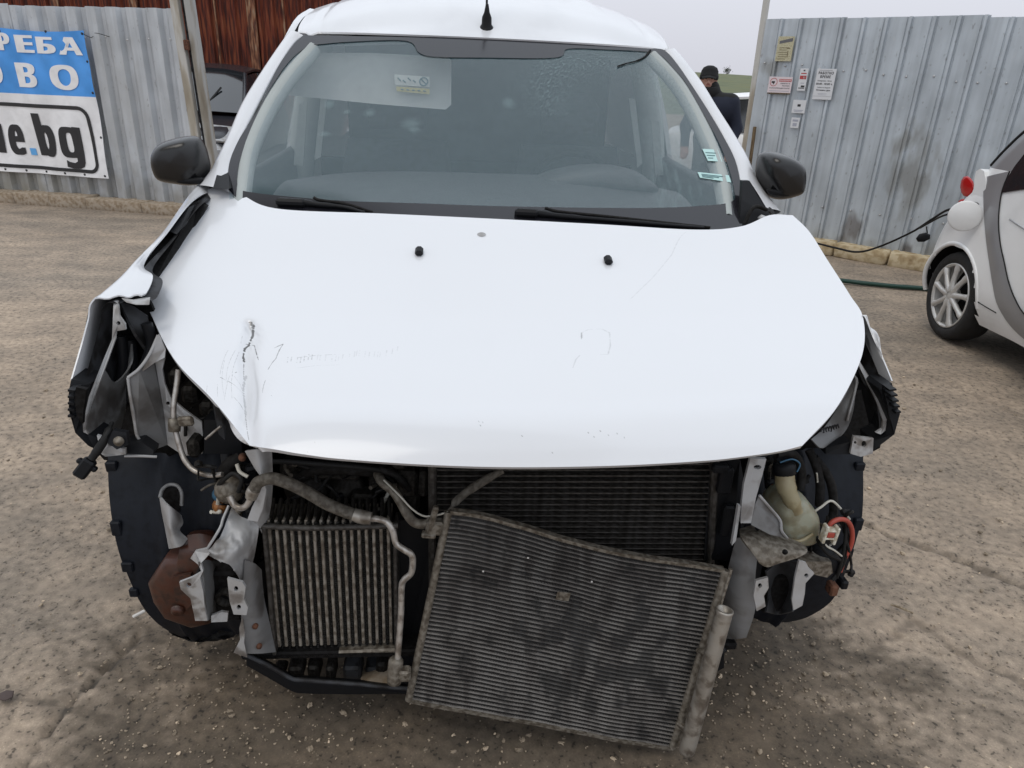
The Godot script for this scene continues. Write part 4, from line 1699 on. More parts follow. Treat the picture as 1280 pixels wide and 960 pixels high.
	add_plate(st, fl, wp, Vector3(0, 0, -.006))
	put("side_window", st, mats.dark_glass, o)
	# door handle line
	st = surface()
	add_tube(st, [on_flank(1262, 274, .002), on_flank(1280, 286, .002), on_flank(1300, 297, .002)], .004, 5, 8)
	put("door_crease", st, mats.silver_paint, o)
	# white corner with two red lamps
	for q in [[1209, 233, 9.0, 13.0], [1205, 255, 8.0, 6.5]]:
		var c := in_frame(q[0], q[1], compact_frame, -.05)
		var ring := []
		for k in 12:
			var a := TAU * k / 12
			ring.append(in_frame(q[0] + cos(a) * q[2], q[1] - sin(a) * q[3] * (1.0 - .15 * cos(a)), compact_frame, -.05))
		st = surface()
		var axis := (compact_frame.affine_inverse().basis * (EYE - compact_frame * c)).normalized()
		add_pillow(st, ring, axis, .026, .05, 6, .6)
		put("tail_lamp", st, mats.tail_red, o)
	var cp := []
	var cf := []
	for q in [[1218, 222], [1220, 214], [1225, 211], [1230, 214], [1232, 225], [1232, 262], [1214, 266], [1210, 256], [1213, 246], [1217, 236]]:
		cp.append(in_frame(q[0], q[1], compact_frame, -.035))
		cf.append(Vector2(q[0], q[1]))
	st = surface()
	add_plate(st, cf, cp, Vector3(.02, 0, -.06))
	put("rear_corner", st, mats.car_white, o)
	# open filler flap, a round lid standing out of the flank
	var fc := in_frame(1206, 270, compact_frame, .07)
	var ax := (compact_frame.affine_inverse().basis * (EYE - compact_frame * fc)).normalized()
	st = surface()
	add_lathe(st, toward(fc, ax), [Vector2(0, -.012), Vector2(.084, -.012), Vector2(.089, -.006), Vector2(.088, .002), Vector2(.080, .007), Vector2(0, .010)], 28)
	put("filler_flap", st, mats.car_white, o)
	st = surface()
	var fh := on_flank(1214, 266, .004)
	add_lathe(st, toward(fh, Vector3(0, 0, 1)), [Vector2(0, -.05), Vector2(.062, -.02), Vector2(.066, .004), Vector2(.062, .006)], 20)
	put("filler_opening", st, mats.deep_black, o)
	# wheels
	for k in 2:
		var wheel := Node3D.new()
		wheel.name = "wheel"
		o.add_child(wheel, true)
		wheel.position = Vector3(wc.x + 1.82 * k, wc.y, -.02)
		var turn := Transform3D(Basis(Vector3.RIGHT, PI / 2), Vector3.ZERO)
		st = surface()
		add_lathe(st, turn, [Vector2(.19, -.17), Vector2(.262, -.165), Vector2(.275, -.13), Vector2(.275, -.03), Vector2(.266, -.005), Vector2(.235, .006), Vector2(.204, -.004), Vector2(.196, -.03)], 40)
		put("tyre", st, mats.tyre, wheel)
		st = surface()
		add_lathe(st, turn, [Vector2(.16, -.14), Vector2(.185, -.12), Vector2(.190, -.03), Vector2(.203, -.006), Vector2(.203, .0), Vector2(.195, .002), Vector2(.186, -.012)], 36)
		put("rim", st, mats.wheel_silver, wheel)
		st = surface()
		add_lathe(st, turn, [Vector2(.0, -.12), Vector2(.12, -.12), Vector2(.185, -.125)], 24)
		put("brake_disc", st, mats.deep_black, wheel)
		var sm: Mesh
		st = surface()
		add_tube(st, [Vector3(.03, 0, -.018), Vector3(.08, .004, -.008), Vector3(.14, .002, -.010), Vector3(.192, 0, -.016)], [.026, .018, .017, .022], 6, 8)
		st.generate_normals()
		sm = st.commit()
		for i in 9: put_mesh("spoke", sm, mats.wheel_silver, wheel).rotation.z = TAU * i / 9 + .2
		st = surface()
		add_lathe(st, turn, [Vector2(.055, -.04), Vector2(.052, -.010), Vector2(.034, -.004), Vector2(.030, .0), Vector2(0, .002)], 18)
		put("hub_cap", st, mats.wheel_silver, wheel)
	# cable from the car to the yard, with a hanging plug
	st = surface()
	var e := func(px: float, py: float, z: float) -> Vector3:
		var d := ray(px, py)
		return EYE + d * ((z - EYE.z) / d.z)
	var line := [e.call(1196, 268, -4.45), e.call(1186, 262, -4.50), e.call(1165, 274, -4.72), e.call(1140, 290, -4.95), e.call(1100, 308, -5.25), e.call(1072, 315, -5.5), e.call(1045, 310, -5.75), e.call(1015, 303, -6.0), e.call(985, 300, -6.25)]
	add_tube(st, line, .008, 6, 40)
	add_tube(st, [e.call(1192, 266, -4.45), e.call(1178, 270, -4.55), e.call(1166, 276, -4.7), e.call(1150, 285, -4.85)], .006, 6, 16)
	var cable := put("black_cable", st, mats.wire_black)
	tag(cable, "black cable hanging in a sag from the rear of the small white car", "cable")
	st = surface()
	var pc: Vector3 = e.call(1154, 297, -4.80)
	add_pillow(st, [pc + Vector3(-.045, -.01, 0), pc + Vector3(-.03, .022, 0), pc + Vector3(.01, .034, 0), pc + Vector3(.04, .022, 0), pc + Vector3(.045, -.006, 0), pc + Vector3(.01, -.028, 0), pc + Vector3(-.028, -.03, 0)], Vector3(0, 0, 1), .022, .022, 4, .6)
	add_tube(st, [pc + Vector3(.02, .03, 0), e.call(1158, 283, -4.8)], .004, 5)
	tag(put("cable_plug", st, mats.black_plastic), "black oval plug dangling under the sagging cable by the white car", "plug")
	# green hose on the ground
	st = surface()
	var hs := []
	for q in [[860, 350], [960, 348], [1040, 350], [1080, 354], [1120, 358], [1160, 361], [1200, 366]]: hs.append(on_ground(q[0], q[1], .018))
	add_tube(st, hs, .018, 8, 40)
	tag(put("garden_hose", st, mats.hose_green), "dark green hose lying on the ground in front of the block kerb", "hose")

# ------------------------------------------------------------------ the crashed van
const NOSE := [[.05, .770], [.07, .790], [.09, .808], [.115, .830], [.15, .850], [.2, .868], [.3, .892], [.42, .915], [.55, .941], [.75, .998], [.95, 1.072], [1.2, 1.16]]
var crease := []

func bonnet_height(w: float, l: float) -> float:
	var e := absf(w) / .78
	return table(NOSE, l) - .05 * e * e * e + (.055 * e * e if w > 0.0 else 0.0)

func bonnet_dent(p: Vector3) -> float:
	if crease.is_empty(): return 0.0
	var q := Vector2(p.x, p.z)
	var d := 0.0
	for i in crease.size() - 1:
		var a: Vector3 = crease[i]
		var b: Vector3 = crease[i + 1]
		var c := Geometry2D.get_closest_point_to_segment(q, Vector2(a.x, a.y), Vector2(b.x, b.y))
		var r := q.distance_to(c)
		d = maxf(d, exp(-r * r / (a.z * a.z)))
	# the outer corner is pushed in as well
	var soft := exp(-pow((p.x + .50) / .10, 2.0) - pow((p.z + .24) / .14, 2.0))
	var fold := clampf((-.44 - p.x) / .10, 0.0, 1.0) * exp(-pow((p.z + .26) / .15, 2.0))
	var broad := exp(-pow((p.x + .12) / .20, 2.0) - pow((p.z + .52) / .16, 2.0)) * .007
	var nose := exp(-pow((-p.z - .165 - .10 * p.x * p.x) / .035, 2.0)) * .0025
	return d * .018 + soft * .010 + fold * .018 + broad * 1.6 - nose * 1.5

func screen_depth(h: float, w: float) -> float:
	return 1.05 + 1.47 * (h - 1.08) + .04 * (w / .7) * (w / .7)

func on_screen(px: float, py: float, out := 0.0) -> Vector3:
	return hit(px, py, func(p: Vector3) -> float: return screen_depth(p.y, p.x) - out + p.z)

func on_liner(px: float, py: float, radius := .405, axle := .82, high := .315) -> Vector3:
	return hit_first(px, py, func(p: Vector3) -> float: return Vector2(-p.z - axle, p.y - high).length() - radius)

func build_van() -> void:
	white_van = thing("white_van", "white panel van with smashed open nose, no bumper, headlamps or grille, facing us", "van", van_frame)
	van_bonnet()
	van_cabin()
	van_shell()
	van_fenders()
	van_bay()
	van_left_corner()
	van_right_corner()
	van_coolers()
	van_plumbing()

func van_bonnet() -> void:
	var base := func(p: Vector3) -> float: return p.y - bonnet_height(p.x, -p.z)
	for q in [[312, 402, .010], [314, 415, .014], [306, 440, .013], [309, 475, .013], [306, 515, .016], [310, 548, .020]]:
		var p := hit(q[0], q[1], base)
		crease.append(Vector3(p.x, p.z, q[2]))
	var fr := [0.0, .05, .10, .17, .32, .48, .66, .83, .905, .955, 1.0]
	var rows := []
	var first := []
	for q in [[259, 237], [276, 233.5], [302, 243.5], [348, 261], [480, 267], [608, 273], [745, 280], [868, 287], [926, 283], [962, 269], [991, 269]]: first.append(Vector2(q[0], q[1]))
	rows.append(first)
	for q in [[240, 262, 1012, 290, 24], [215, 308, 1035, 326, 28], [184, 367, 1062, 368, 32], [192, 400, 1079, 398, 46], [220, 452, 1077, 446, 46], [266, 500, 1046, 509, 43]]:
		var r := []
		for f in fr: r.append(Vector2(lerpf(q[0], q[2], f), lerpf(q[1], q[3], f) + q[4] * pow(sin(PI * f), .8)))
		rows.append(r)
	var last := []
	for q in [[312, 557], [345, 562], [380, 568], [430, 574], [535, 581], [645, 584], [770, 582], [880, 576], [935, 570], [975, 564], [1003, 557]]: last.append(Vector2(q[0], q[1]))
	rows.append(last)
	var flat := loft(rows, 110, 120)
	var dented := func(p: Vector3) -> float: return p.y - bonnet_height(p.x, -p.z) + bonnet_dent(p)
	var g := []
	for r in flat:
		var o := []
		for p in r: o.append(hit(p.x, p.y, dented))
		g.append(o)
	# scratches and scuffs: drawn in the bonnet's own surface coordinates
	var n := 2048
	var im := Image.create_empty(n, n, false, Image.FORMAT_RGB8)
	im.fill(Color.WHITE)
	var spot := func(px: float, py: float) -> Vector2:
		var best := 1e9
		var uv := Vector2.ZERO
		for i in flat.size():
			for j in flat[0].size():
				var d: float = (flat[i][j] - Vector2(px, py)).length_squared()
				if d < best:
					best = d
					uv = Vector2(j, i)
		var i0 := clampi(int(uv.y), 1, flat.size() - 2)
		var j0 := clampi(int(uv.x), 1, flat[0].size() - 2)
		var du: Vector2 = (flat[i0][j0 + 1] - flat[i0][j0 - 1]) * .5
		var dv: Vector2 = (flat[i0 + 1][j0] - flat[i0 - 1][j0]) * .5
		var off: Vector2 = Vector2(px, py) - flat[i0][j0]
		var det := du.x * dv.y - du.y * dv.x
		uv = Vector2(j0 + (off.x * dv.y - off.y * dv.x) / det, i0 + (du.x * off.y - du.y * off.x) / det)
		return Vector2(uv.x / (flat[0].size() - 1), uv.y / (flat.size() - 1)) * n
	var rn := noise(5, .035, 4)
	var stroke := func(pts: Array, wide: float, c: Color, a: float, broken := 0.0) -> void:
		var uvs := []
		for q in pts: uvs.append(spot.call(q[0], q[1]))
		for k in uvs.size() - 1:
			var len_: float = uvs[k].distance_to(uvs[k + 1])
			var cnt := int(len_ * 1.2) + 1
			for s in cnt:
				var p: Vector2 = uvs[k].lerp(uvs[k + 1], float(s) / cnt)
				if broken > 0.0 and rn.get_noise_2d(p.x * 2.0, p.y * 2.0) < broken - .6: continue
				var ww := wide * (1.0 + rn.get_noise_2d(p.x, p.y + 50.0))
				for dy in range(-int(ww) - 1, int(ww) + 2):
					for dx in range(-int(ww) - 1, int(ww) + 2):
						var x := int(p.x) + dx
						var y := int(p.y) + dy
						if x < 0 or y < 0 or x >= n or y >= n: continue
						var e := clampf(ww + .6 - Vector2(dx, dy).length(), 0.0, 1.0) * a
						if e > 0.0: im.set_pixel(x, y, im.get_pixel(x, y).lerp(c, e))
	var dark := Color(.36, .35, .34)
	var mid := Color(.58, .575, .57)
	var pale := Color(.84, .84, .84)
	stroke.call([[313, 402], [317, 408], [316, 420], [311, 432], [306, 436], [304, 446], [305, 452]], 4.2, dark, .9, .55)
	stroke.call([[313, 403], [316, 410]], 5.5, mid, .8, .5)
	stroke.call([[306, 430], [318, 432], [323, 450]], 1.6, dark, .8, .45)
	stroke.call([[305, 452], [306, 480], [305, 500], [308, 530], [311, 550]], 1.5, mid, .7, .5)
	stroke.call([[308, 470], [307, 520]], 5.0, pale, .4, .5)
	for q in [[285, 438, 275, 468], [294, 438, 283, 478], [281, 450, 281, 500], [287, 470, 281, 496], [291, 468, 290, 498], [272, 480, 272, 496], [299, 440, 290, 470], [259, 482, 258, 492], [301, 430, 303, 420]]:
		stroke.call([[q[0], q[1]], [q[2], q[3]]], .5, mid, .6, .42)
	stroke.call([[274, 471], [288, 478], [294, 482]], 1.5, dark, .6, .45)
	stroke.call([[294, 482], [304, 492]], .6, mid, .6)
	stroke.call([[293, 470], [300, 480], [304, 490]], .6, mid, .5)
	stroke.call([[294, 466], [296, 465]], 1.4, mid, .8)
	stroke.call([[292, 496], [300, 505], [304, 512]], 1.0, mid, .6)
	stroke.call([[343, 435], [354, 430], [345, 448], [335, 462]], .5, dark, .8, .1)
	stroke.call([[332, 475], [328, 491]], .5, dark, .7)
	stroke.call([[339, 494], [340, 495]], 1.0, mid, .8)
	for k in 26:
		var x := 360.0 + k * 5.4 + rn.get_noise_1d(k * 7.0) * 6.0
		var y := 452.0 - k * .55 + rn.get_noise_1d(k * 3.0 + 40.0) * 7.0
		stroke.call([[x, y - 3.5], [x - 1.2, y + 3.5]], .45, pale if k > 6 else mid, .6 if k < 7 else .5, .48)
	stroke.call([[372, 447], [400, 444], [420, 443]], .5, mid, .6, .35)
	stroke.call([[372, 460], [395, 457], [425, 456]], .5, pale, .6, .3)
	stroke.call([[727, 416], [735, 412], [752, 411], [762, 416], [763, 432], [760, 443], [750, 443]], .6, pale, .75, .4)
	stroke.call([[727, 416], [727, 424]], .5, mid, .8)
	stroke.call([[716, 460], [720, 449], [725, 444]], .5, pale, .7)
	for q in [[393, 552], [384, 564], [598, 526], [690, 565], [735, 540], [742, 545], [750, 538], [760, 543], [771, 541], [780, 546], [652, 544], [600, 531], [603, 527]]:
		stroke.call([[q[0], q[1]], [q[0] + 1.0, q[1] + 2.0]], .55, mid, .6)
	stroke.call([[788, 374], [815, 348], [840, 318], [858, 290]], .8, pale, .22, .1)
	var m: StandardMaterial3D = mats.paint.duplicate()
	m.uv1_triplanar = false
	m.uv1_scale = Vector3.ONE
	m.albedo_texture = ImageTexture.create_from_image(im)
	var st := surface()
	add_sheet(st, g, .011)
	var hood := put("bonnet", st, m, white_van)
	tag(hood, "scratched white bonnet with a torn crease at its left front corner", "")
	# washer jets
	for q in [[524, 314], [760, 325]]:
		var p := hit(q[0], q[1] + 3, dented)
		st = surface()
		add_box(st, Transform3D(Basis(Vector3.RIGHT, .3), p + Vector3(0, .006, 0)), Vector3(.020, .016, .034), .006)
		put("washer_jet", st, mats.black_plastic, hood)
	st = surface()
	var dp := hit(602, 293, dented)
	add_lathe(st, toward(dp, Vector3(0, 1, .3)), [Vector2(.012, .000), Vector2(.010, .0012), Vector2(0, .0016)], 10)
	put("plug", st, mats.inner_white, hood)

func van_cabin() -> void:
	# windscreen
	var pairs := [[379, 44, 832, 64, -4], [345, 88, 850, 86, -2], [321, 140, 885, 138, 0], [300, 172, 905, 172, 2], [288, 199, 918, 200, 4], [286, 238, 927, 244, 6], [288, 262, 923, 297, 8]]
	var rows := []
	for q in pairs:
		var r := []
		for k in 5: r.append(Vector2(lerpf(q[0], q[2], k / 4.0), lerpf(q[1], q[3], k / 4.0) + q[4] * sin(PI * k / 4.0)))
		rows.append(r)
	var flat := loft(rows, 26, 30)
	var g := []
	var film := []
	for r in flat:
		var a := []
		var b := []
		for p in r:
			a.append(on_screen(p.x, p.y))
			b.append(on_screen(p.x, p.y, .003))
		g.append(a)
		film.append(b)
	var st := surface()
	add_grid(st, g)
	var glass := put("windscreen", st, mats.glass, white_van)
	# dust and smears, with a mottled reflection painted in, outside the glass
	var n := 512
	var im := Image.create_empty(n, n, false, Image.FORMAT_RGBA8)
	var f1 := noise(21, .05, 4)
	var f2 := noise(22, .012, 3)
	for y in n:
		for x in n:
			var u := float(x) / n
			var v := float(y) / n
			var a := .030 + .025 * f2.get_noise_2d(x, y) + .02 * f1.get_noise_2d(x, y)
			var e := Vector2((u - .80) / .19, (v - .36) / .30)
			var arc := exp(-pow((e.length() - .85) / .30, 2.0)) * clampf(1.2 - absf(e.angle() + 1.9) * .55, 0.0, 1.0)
			a += arc * maxf(0.0, f1.get_noise_2d(x * 5.0 + y * 2.2, y * 2.4) + .06) * .55  # painted reflection: mottled arc at the upper right
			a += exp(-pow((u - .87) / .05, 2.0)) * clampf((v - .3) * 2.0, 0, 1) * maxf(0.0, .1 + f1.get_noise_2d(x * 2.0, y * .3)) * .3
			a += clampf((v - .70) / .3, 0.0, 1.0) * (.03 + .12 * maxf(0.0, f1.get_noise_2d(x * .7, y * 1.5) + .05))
			for q in [[.155, .30, .012], [.20, .335, .008], [.25, .34, .012], [.345, .40, .02], [.355, .44, .012], [.56, .30, .014], [.17, .47, .012]]:
				a += .22 * clampf(1.3 - Vector2((u - q[0]) / q[2], (v - q[1]) / (q[2] * 1.6)).length(), 0.0, 1.0)
			im.set_pixel(x, y, Color(.58, .67, .68, clampf(a, 0.0, .6)))
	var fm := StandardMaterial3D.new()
	fm.resource_name = "dust_reflection_film"
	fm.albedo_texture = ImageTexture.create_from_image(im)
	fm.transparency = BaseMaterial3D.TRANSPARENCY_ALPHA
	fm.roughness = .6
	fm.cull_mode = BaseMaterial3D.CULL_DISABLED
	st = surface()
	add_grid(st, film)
	put("dust_reflection_film", st, fm, glass)
	# pale lining of the pillars, seen through the sides of the glass
	for q in [[[392, 62], [360, 100], [334, 140], [312, 190], [304, 236], [302, 262]], [[815, 72], [846, 106], [872, 150], [895, 205], [905, 246], [908, 275]]]:
		var pp := []
		for k in q: pp.append(on_screen(k[0], k[1], -.035))
		st = surface()
		add_tube(st, pp, .026, 8, 20)
		put("pillar_lining", st, mats.trim_light, white_van)
	# black printed border
	var outer := []
	var inner := []
	for q in [[379, 44, 392, 56], [430, 45, 440, 52], [505, 46, 508, 51], [518, 46, 524, 66], [540, 46, 545, 71], [605, 47, 605, 72], [690, 51, 695, 72], [708, 52, 710, 61], [760, 56, 760, 62], [815, 60, 812, 65], [832, 64, 828, 71], [848, 82, 842, 86], [865, 107, 856, 102], [885, 138, 874, 133], [905, 172, 896, 173], [920, 203, 910, 207], [927, 240, 918, 240], [926, 262, 914, 252], [922, 290, 880, 257], [860, 295, 800, 260], [700, 290, 640, 258], [560, 284, 520, 254], [440, 276, 430, 251], [350, 266, 365, 246], [310, 256, 312, 240], [287, 238, 298, 234], [285, 220, 297, 214], [288, 199, 303, 190], [300, 172, 318, 150], [321, 140, 341, 105], [345, 88, 362, 76], [365, 58, 378, 62], [379, 44, 392, 56]]:
		outer.append(Vector2(q[0], q[1]))
		inner.append(Vector2(q[2], q[3]))
	var co := curve(outer, 160)
	var ci := curve(inner, 160)
	var ga := []
	var gb := []
	var gc := []
	for i in 160:
		ga.append(on_screen(co[i].x, co[i].y, .005))
		gb.append(on_screen((co[i].x + ci[i].x) * .5, (co[i].y + ci[i].y) * .5, .005))
		gc.append(on_screen(ci[i].x, ci[i].y, .005))
	st = surface()
	add_grid(st, [ga, gb, gc])
	put("black_border", st, mats.frit, glass)
	# stickers at the right edge of the glass and mirror mount
	for q in [[[878, 186], [897, 187], [903, 202], [885, 201]], [[872, 215], [911, 219], [914, 228], [875, 222]]]:
		var sp := []
		var fl := []
		for p in q:
			sp.append(on_screen(p[0], p[1], .007))
			fl.append(Vector2(p[0], p[1]))
		st = surface()
		add_plate(st, fl, sp, Vector3(0, -.0004, -.001))
		var s := put("vignette_sticker", st, mats.sticker_teal, glass)
		for k in 3:
			var a: Vector2 = fl[0].lerp(fl[3], .3 + .22 * k)
			var b: Vector2 = fl[1].lerp(fl[2], .3 + .22 * k)
			var e0 := a.lerp(b, .1)
			var e1 := a.lerp(b, .85 - .2 * k)
			st = surface()
			add_tube(st, [on_screen(e0.x, e0.y, .0085), on_screen(e1.x, e1.y, .0085)], .0012, 4)
			put("print", st, mats.sticker_print, glass)
	st = surface()
	add_pillow(st, [on_screen(597, 63, -.02), on_screen(610, 60, -.02), on_screen(622, 63, -.02), on_screen(620, 70, -.02), on_screen(600, 70, -.02)], Vector3(0, 0, 1), .01, .04, 4)
	put("mirror_mount", st, mats.black_plastic, glass)
	# torn edge of the tint strip hanging at the top right
	st = surface()
	add_tube(st, [on_screen(813, 63, .006), on_screen(806, 71, .006), on_screen(796, 76, .006), on_screen(784, 79, .006), on_screen(772, 83, .006)], [.004, .003, .002, .0025], 5, 14)
	put("torn_seal", st, mats.rubber, glass)
	# cowl and wipers
	st = surface()
	add_sheet(st, loft([[Vector3(-.74, 1.07, -1.13), Vector3(-.4, 1.065, -1.06), Vector3(0, 1.06, -1.035), Vector3(.4, 1.055, -1.06), Vector3(.78, 1.06, -1.12)], [Vector3(-.70, .98, -1.02), Vector3(-.4, .985, -.93), Vector3(0, .985, -.90), Vector3(.4, .98, -.93), Vector3(.72, .96, -1.0)]], 5, 24), .01)
	put("cowl", st, mats.black_plastic, white_van)
	for q in [[[350, 253], [378, 253], [400, 256], [430, 259], [456, 266]], [[648, 266], [668, 266], [700, 270], [760, 275], [880, 285]]]:
		var wiper := Node3D.new()
		wiper.name = "wiper"
		white_van.add_child(wiper, true)
		var p := []
		for k in q: p.append(on_screen(k[0], k[1], .018))
		st = surface()
		add_tube(st, [p[1], p[2], p[3], p[4]], [.010, .008, .006, .005], 6, 16)
		put("arm", st, mats.black_plastic, wiper)
		st = surface()
		add_box(st, Transform3D(Basis(Vector3.UP, -.1), (p[0] + p[1]) * .5), Vector3((p[1] - p[0]).length() + .02, .022, .03), .007)
		put("pivot", st, mats.black_plastic, wiper)
		st = surface()
		add_tube(st, [p[1] + Vector3(.03, .012, -.012), p[2] + Vector3(0, .010, -.012), p[3] + Vector3(0, .008, -.01), p[4] + Vector3(.02, .0, -.008)], .0045, 5, 14)
		put("blade", st, mats.rubber, wiper)
	# dashboard
	st = surface()
	var dr := []
	for q in [[1.10, 1.03, .66], [1.25, 1.06, .69], [1.42, 1.09, .70], [1.58, 1.098, .70], [1.66, 1.07, .70], [1.70, .95, .70], [1.72, .6, .70]]:
		var r := []
		for k in 9:
			var u := (k - 4) / 4.0
			r.append(Vector3(u * q[2], q[1] - .055 * pow(absf(u), 3.0), -q[0] - .10 * u * u))
		dr.append(r)
	add_sheet(st, loft(dr, 26, 30), .02)
	put("dashboard", st, mats.dash, white_van)
	st = surface()
	add_pillow(st, px_curve([[664, 226], [684, 214], [715, 207], [752, 205], [784, 210], [806, 222], [818, 240], [740, 250], [670, 246]], 1.60, 36), Vector3(0, .08, 1).normalized(), .16, .12, 7, .6)
	put("instrument_hood", st, mats.dash, white_van)
	st = surface()
	var ring := []
	for k in 33:
		var a := TAU * k / 32
		ring.append(Vector3(.36 + cos(a) * .185, 1.0 + sin(a) * .165, -1.86 - sin(a) * .08))
	add_tube(st, ring, .014, 8)
	add_bar(st, Vector3(.18, .99, -1.86), Vector3(.54, .99, -1.86), .05, .03, .01)
	put("steering_wheel", st, mats.rubber, white_van)
	for w in [-.36, .38]:
		var seat := Node3D.new()
		seat.name = "seat"
		white_van.add_child(seat, true)
		var ol := func(pts: Array) -> Array:
			var o := []
			for q in pts: o.append(Vector3(w + q[0], q[1], -q[2]))
			return o
		st = surface()
		add_pillow(st, ol.call([[-.24, .62, 2.12], [.24, .62, 2.12], [.26, .9, 2.18], [.21, 1.17, 2.24], [-.21, 1.17, 2.24], [-.26, .9, 2.18]]), Vector3(0, .2, 1).normalized(), .08, .08, 5, .5)
		put("backrest", st, mats.seat_cloth, seat)
		st = surface()
		add_pillow(st, ol.call([[-.12, 1.21, 2.25], [.12, 1.21, 2.25], [.13, 1.32, 2.27], [.08, 1.38, 2.28], [-.08, 1.38, 2.28], [-.13, 1.32, 2.27]]), Vector3(0, .1, 1).normalized(), .05, .05, 5, .5)
		put("headrest", st, mats.seat_cloth, seat)
		st = surface()
		add_box(st, Transform3D(Basis(), Vector3(w, .58, -1.95)), Vector3(.5, .16, .5), .05)
		put("cushion", st, mats.seat_cloth, seat)
	# cabin shell
	st = surface()
	box_at(st, Vector3(0, .66, -2.85), Vector3(1.6, .74, .03), .004)
	box_at(st, Vector3(0, 1.33, -2.85), Vector3(1.30, .60, .03), .004)
	put("bulkhead", st, mats.cabin, white_van)
	st = surface()
	box_at(st, Vector3(0, .33, -2.0), Vector3(1.62, .05, 1.9), .004)
	put("cabin_floor", st, mats.cabin, white_van)
	st = surface()
	add_grid(st, loft([[Vector3(-.6, 1.50, -1.78), Vector3(0, 1.53, -1.74), Vector3(.6, 1.50, -1.78)], [Vector3(-.64, 1.58, -2.2), Vector3(0, 1.67, -2.2), Vector3(.64, 1.58, -2.2)], [Vector3(-.64, 1.64, -2.85), Vector3(0, 1.72, -2.85), Vector3(.64, 1.64, -2.85)]], 8, 10))
	put("headlining", st, mats.trim_light, white_van)
	# sun visor with its printed label, turned down
	var visor := van_plate("sun_visor", [[352, 66, 1.80], [460, 66, 1.78], [560, 71, 1.78], [564, 76, 1.78], [564, 131, 1.72], [557, 137, 1.72], [470, 130, 1.72], [410, 124, 1.73], [350, 118, 1.75]], 1.75, .018, mats.visor)
	van_plate("visor_label", [[493, 93], [537, 96], [537, 109], [494, 106]], 1.715, .002, mats.sticker_white, visor)
	van_plate("visor_label", [[495, 108], [537, 111], [537, 118], [496, 114]], 1.715, .002, mats.sticker_yellow, visor)
	st = surface()
	var rc := []
	for k in 17: rc.append(at(529.5 + cos(TAU * k / 16) * 5.0, 102 + sin(TAU * k / 16) * 5.0, 1.712))
	add_tube(st, rc, .0022, 5)
	add_tube(st, [at(526, 98.5, 1.712), at(533, 105.5, 1.712)], .002, 5)
	for k in 4: add_tube(st, [at(497 + k * 6.4, 97 + (k % 2) * 3, 1.712), at(501 + k * 6.2, 101 + (k % 2) * 2, 1.712)], .002, 5)
	for k in 5: add_tube(st, [at(501 + k * 7, 111.5 + k * .5, 1.712), at(504.5 + k * 7, 112 + k * .5, 1.712)], .002, 5)
	put("print", st, mats.sticker_print, visor)
	# door pillars and belts
	for q in [[[374, 130], [384, 128], [379, 208], [367, 206]], [[401, 122], [409, 118], [401, 196], [393, 200]], [[814, 150], [824, 152], [829, 219], [819, 219]], [[786, 122], [794, 124], [803, 204], [797, 210]]]:
		van_plate("seat_belt", q, 2.15, .01, mats.trim_light)
	for s in [-1, 1]:
		st = surface()
		add_tube(st, [Vector3(s * .80, .95, -2.32), Vector3(s * .745, 1.3, -2.34), Vector3(s * .66, 1.60, -2.36)], .055, 8, 10)
		put("door_pillar_trim", st, mats.trim_light, white_van)

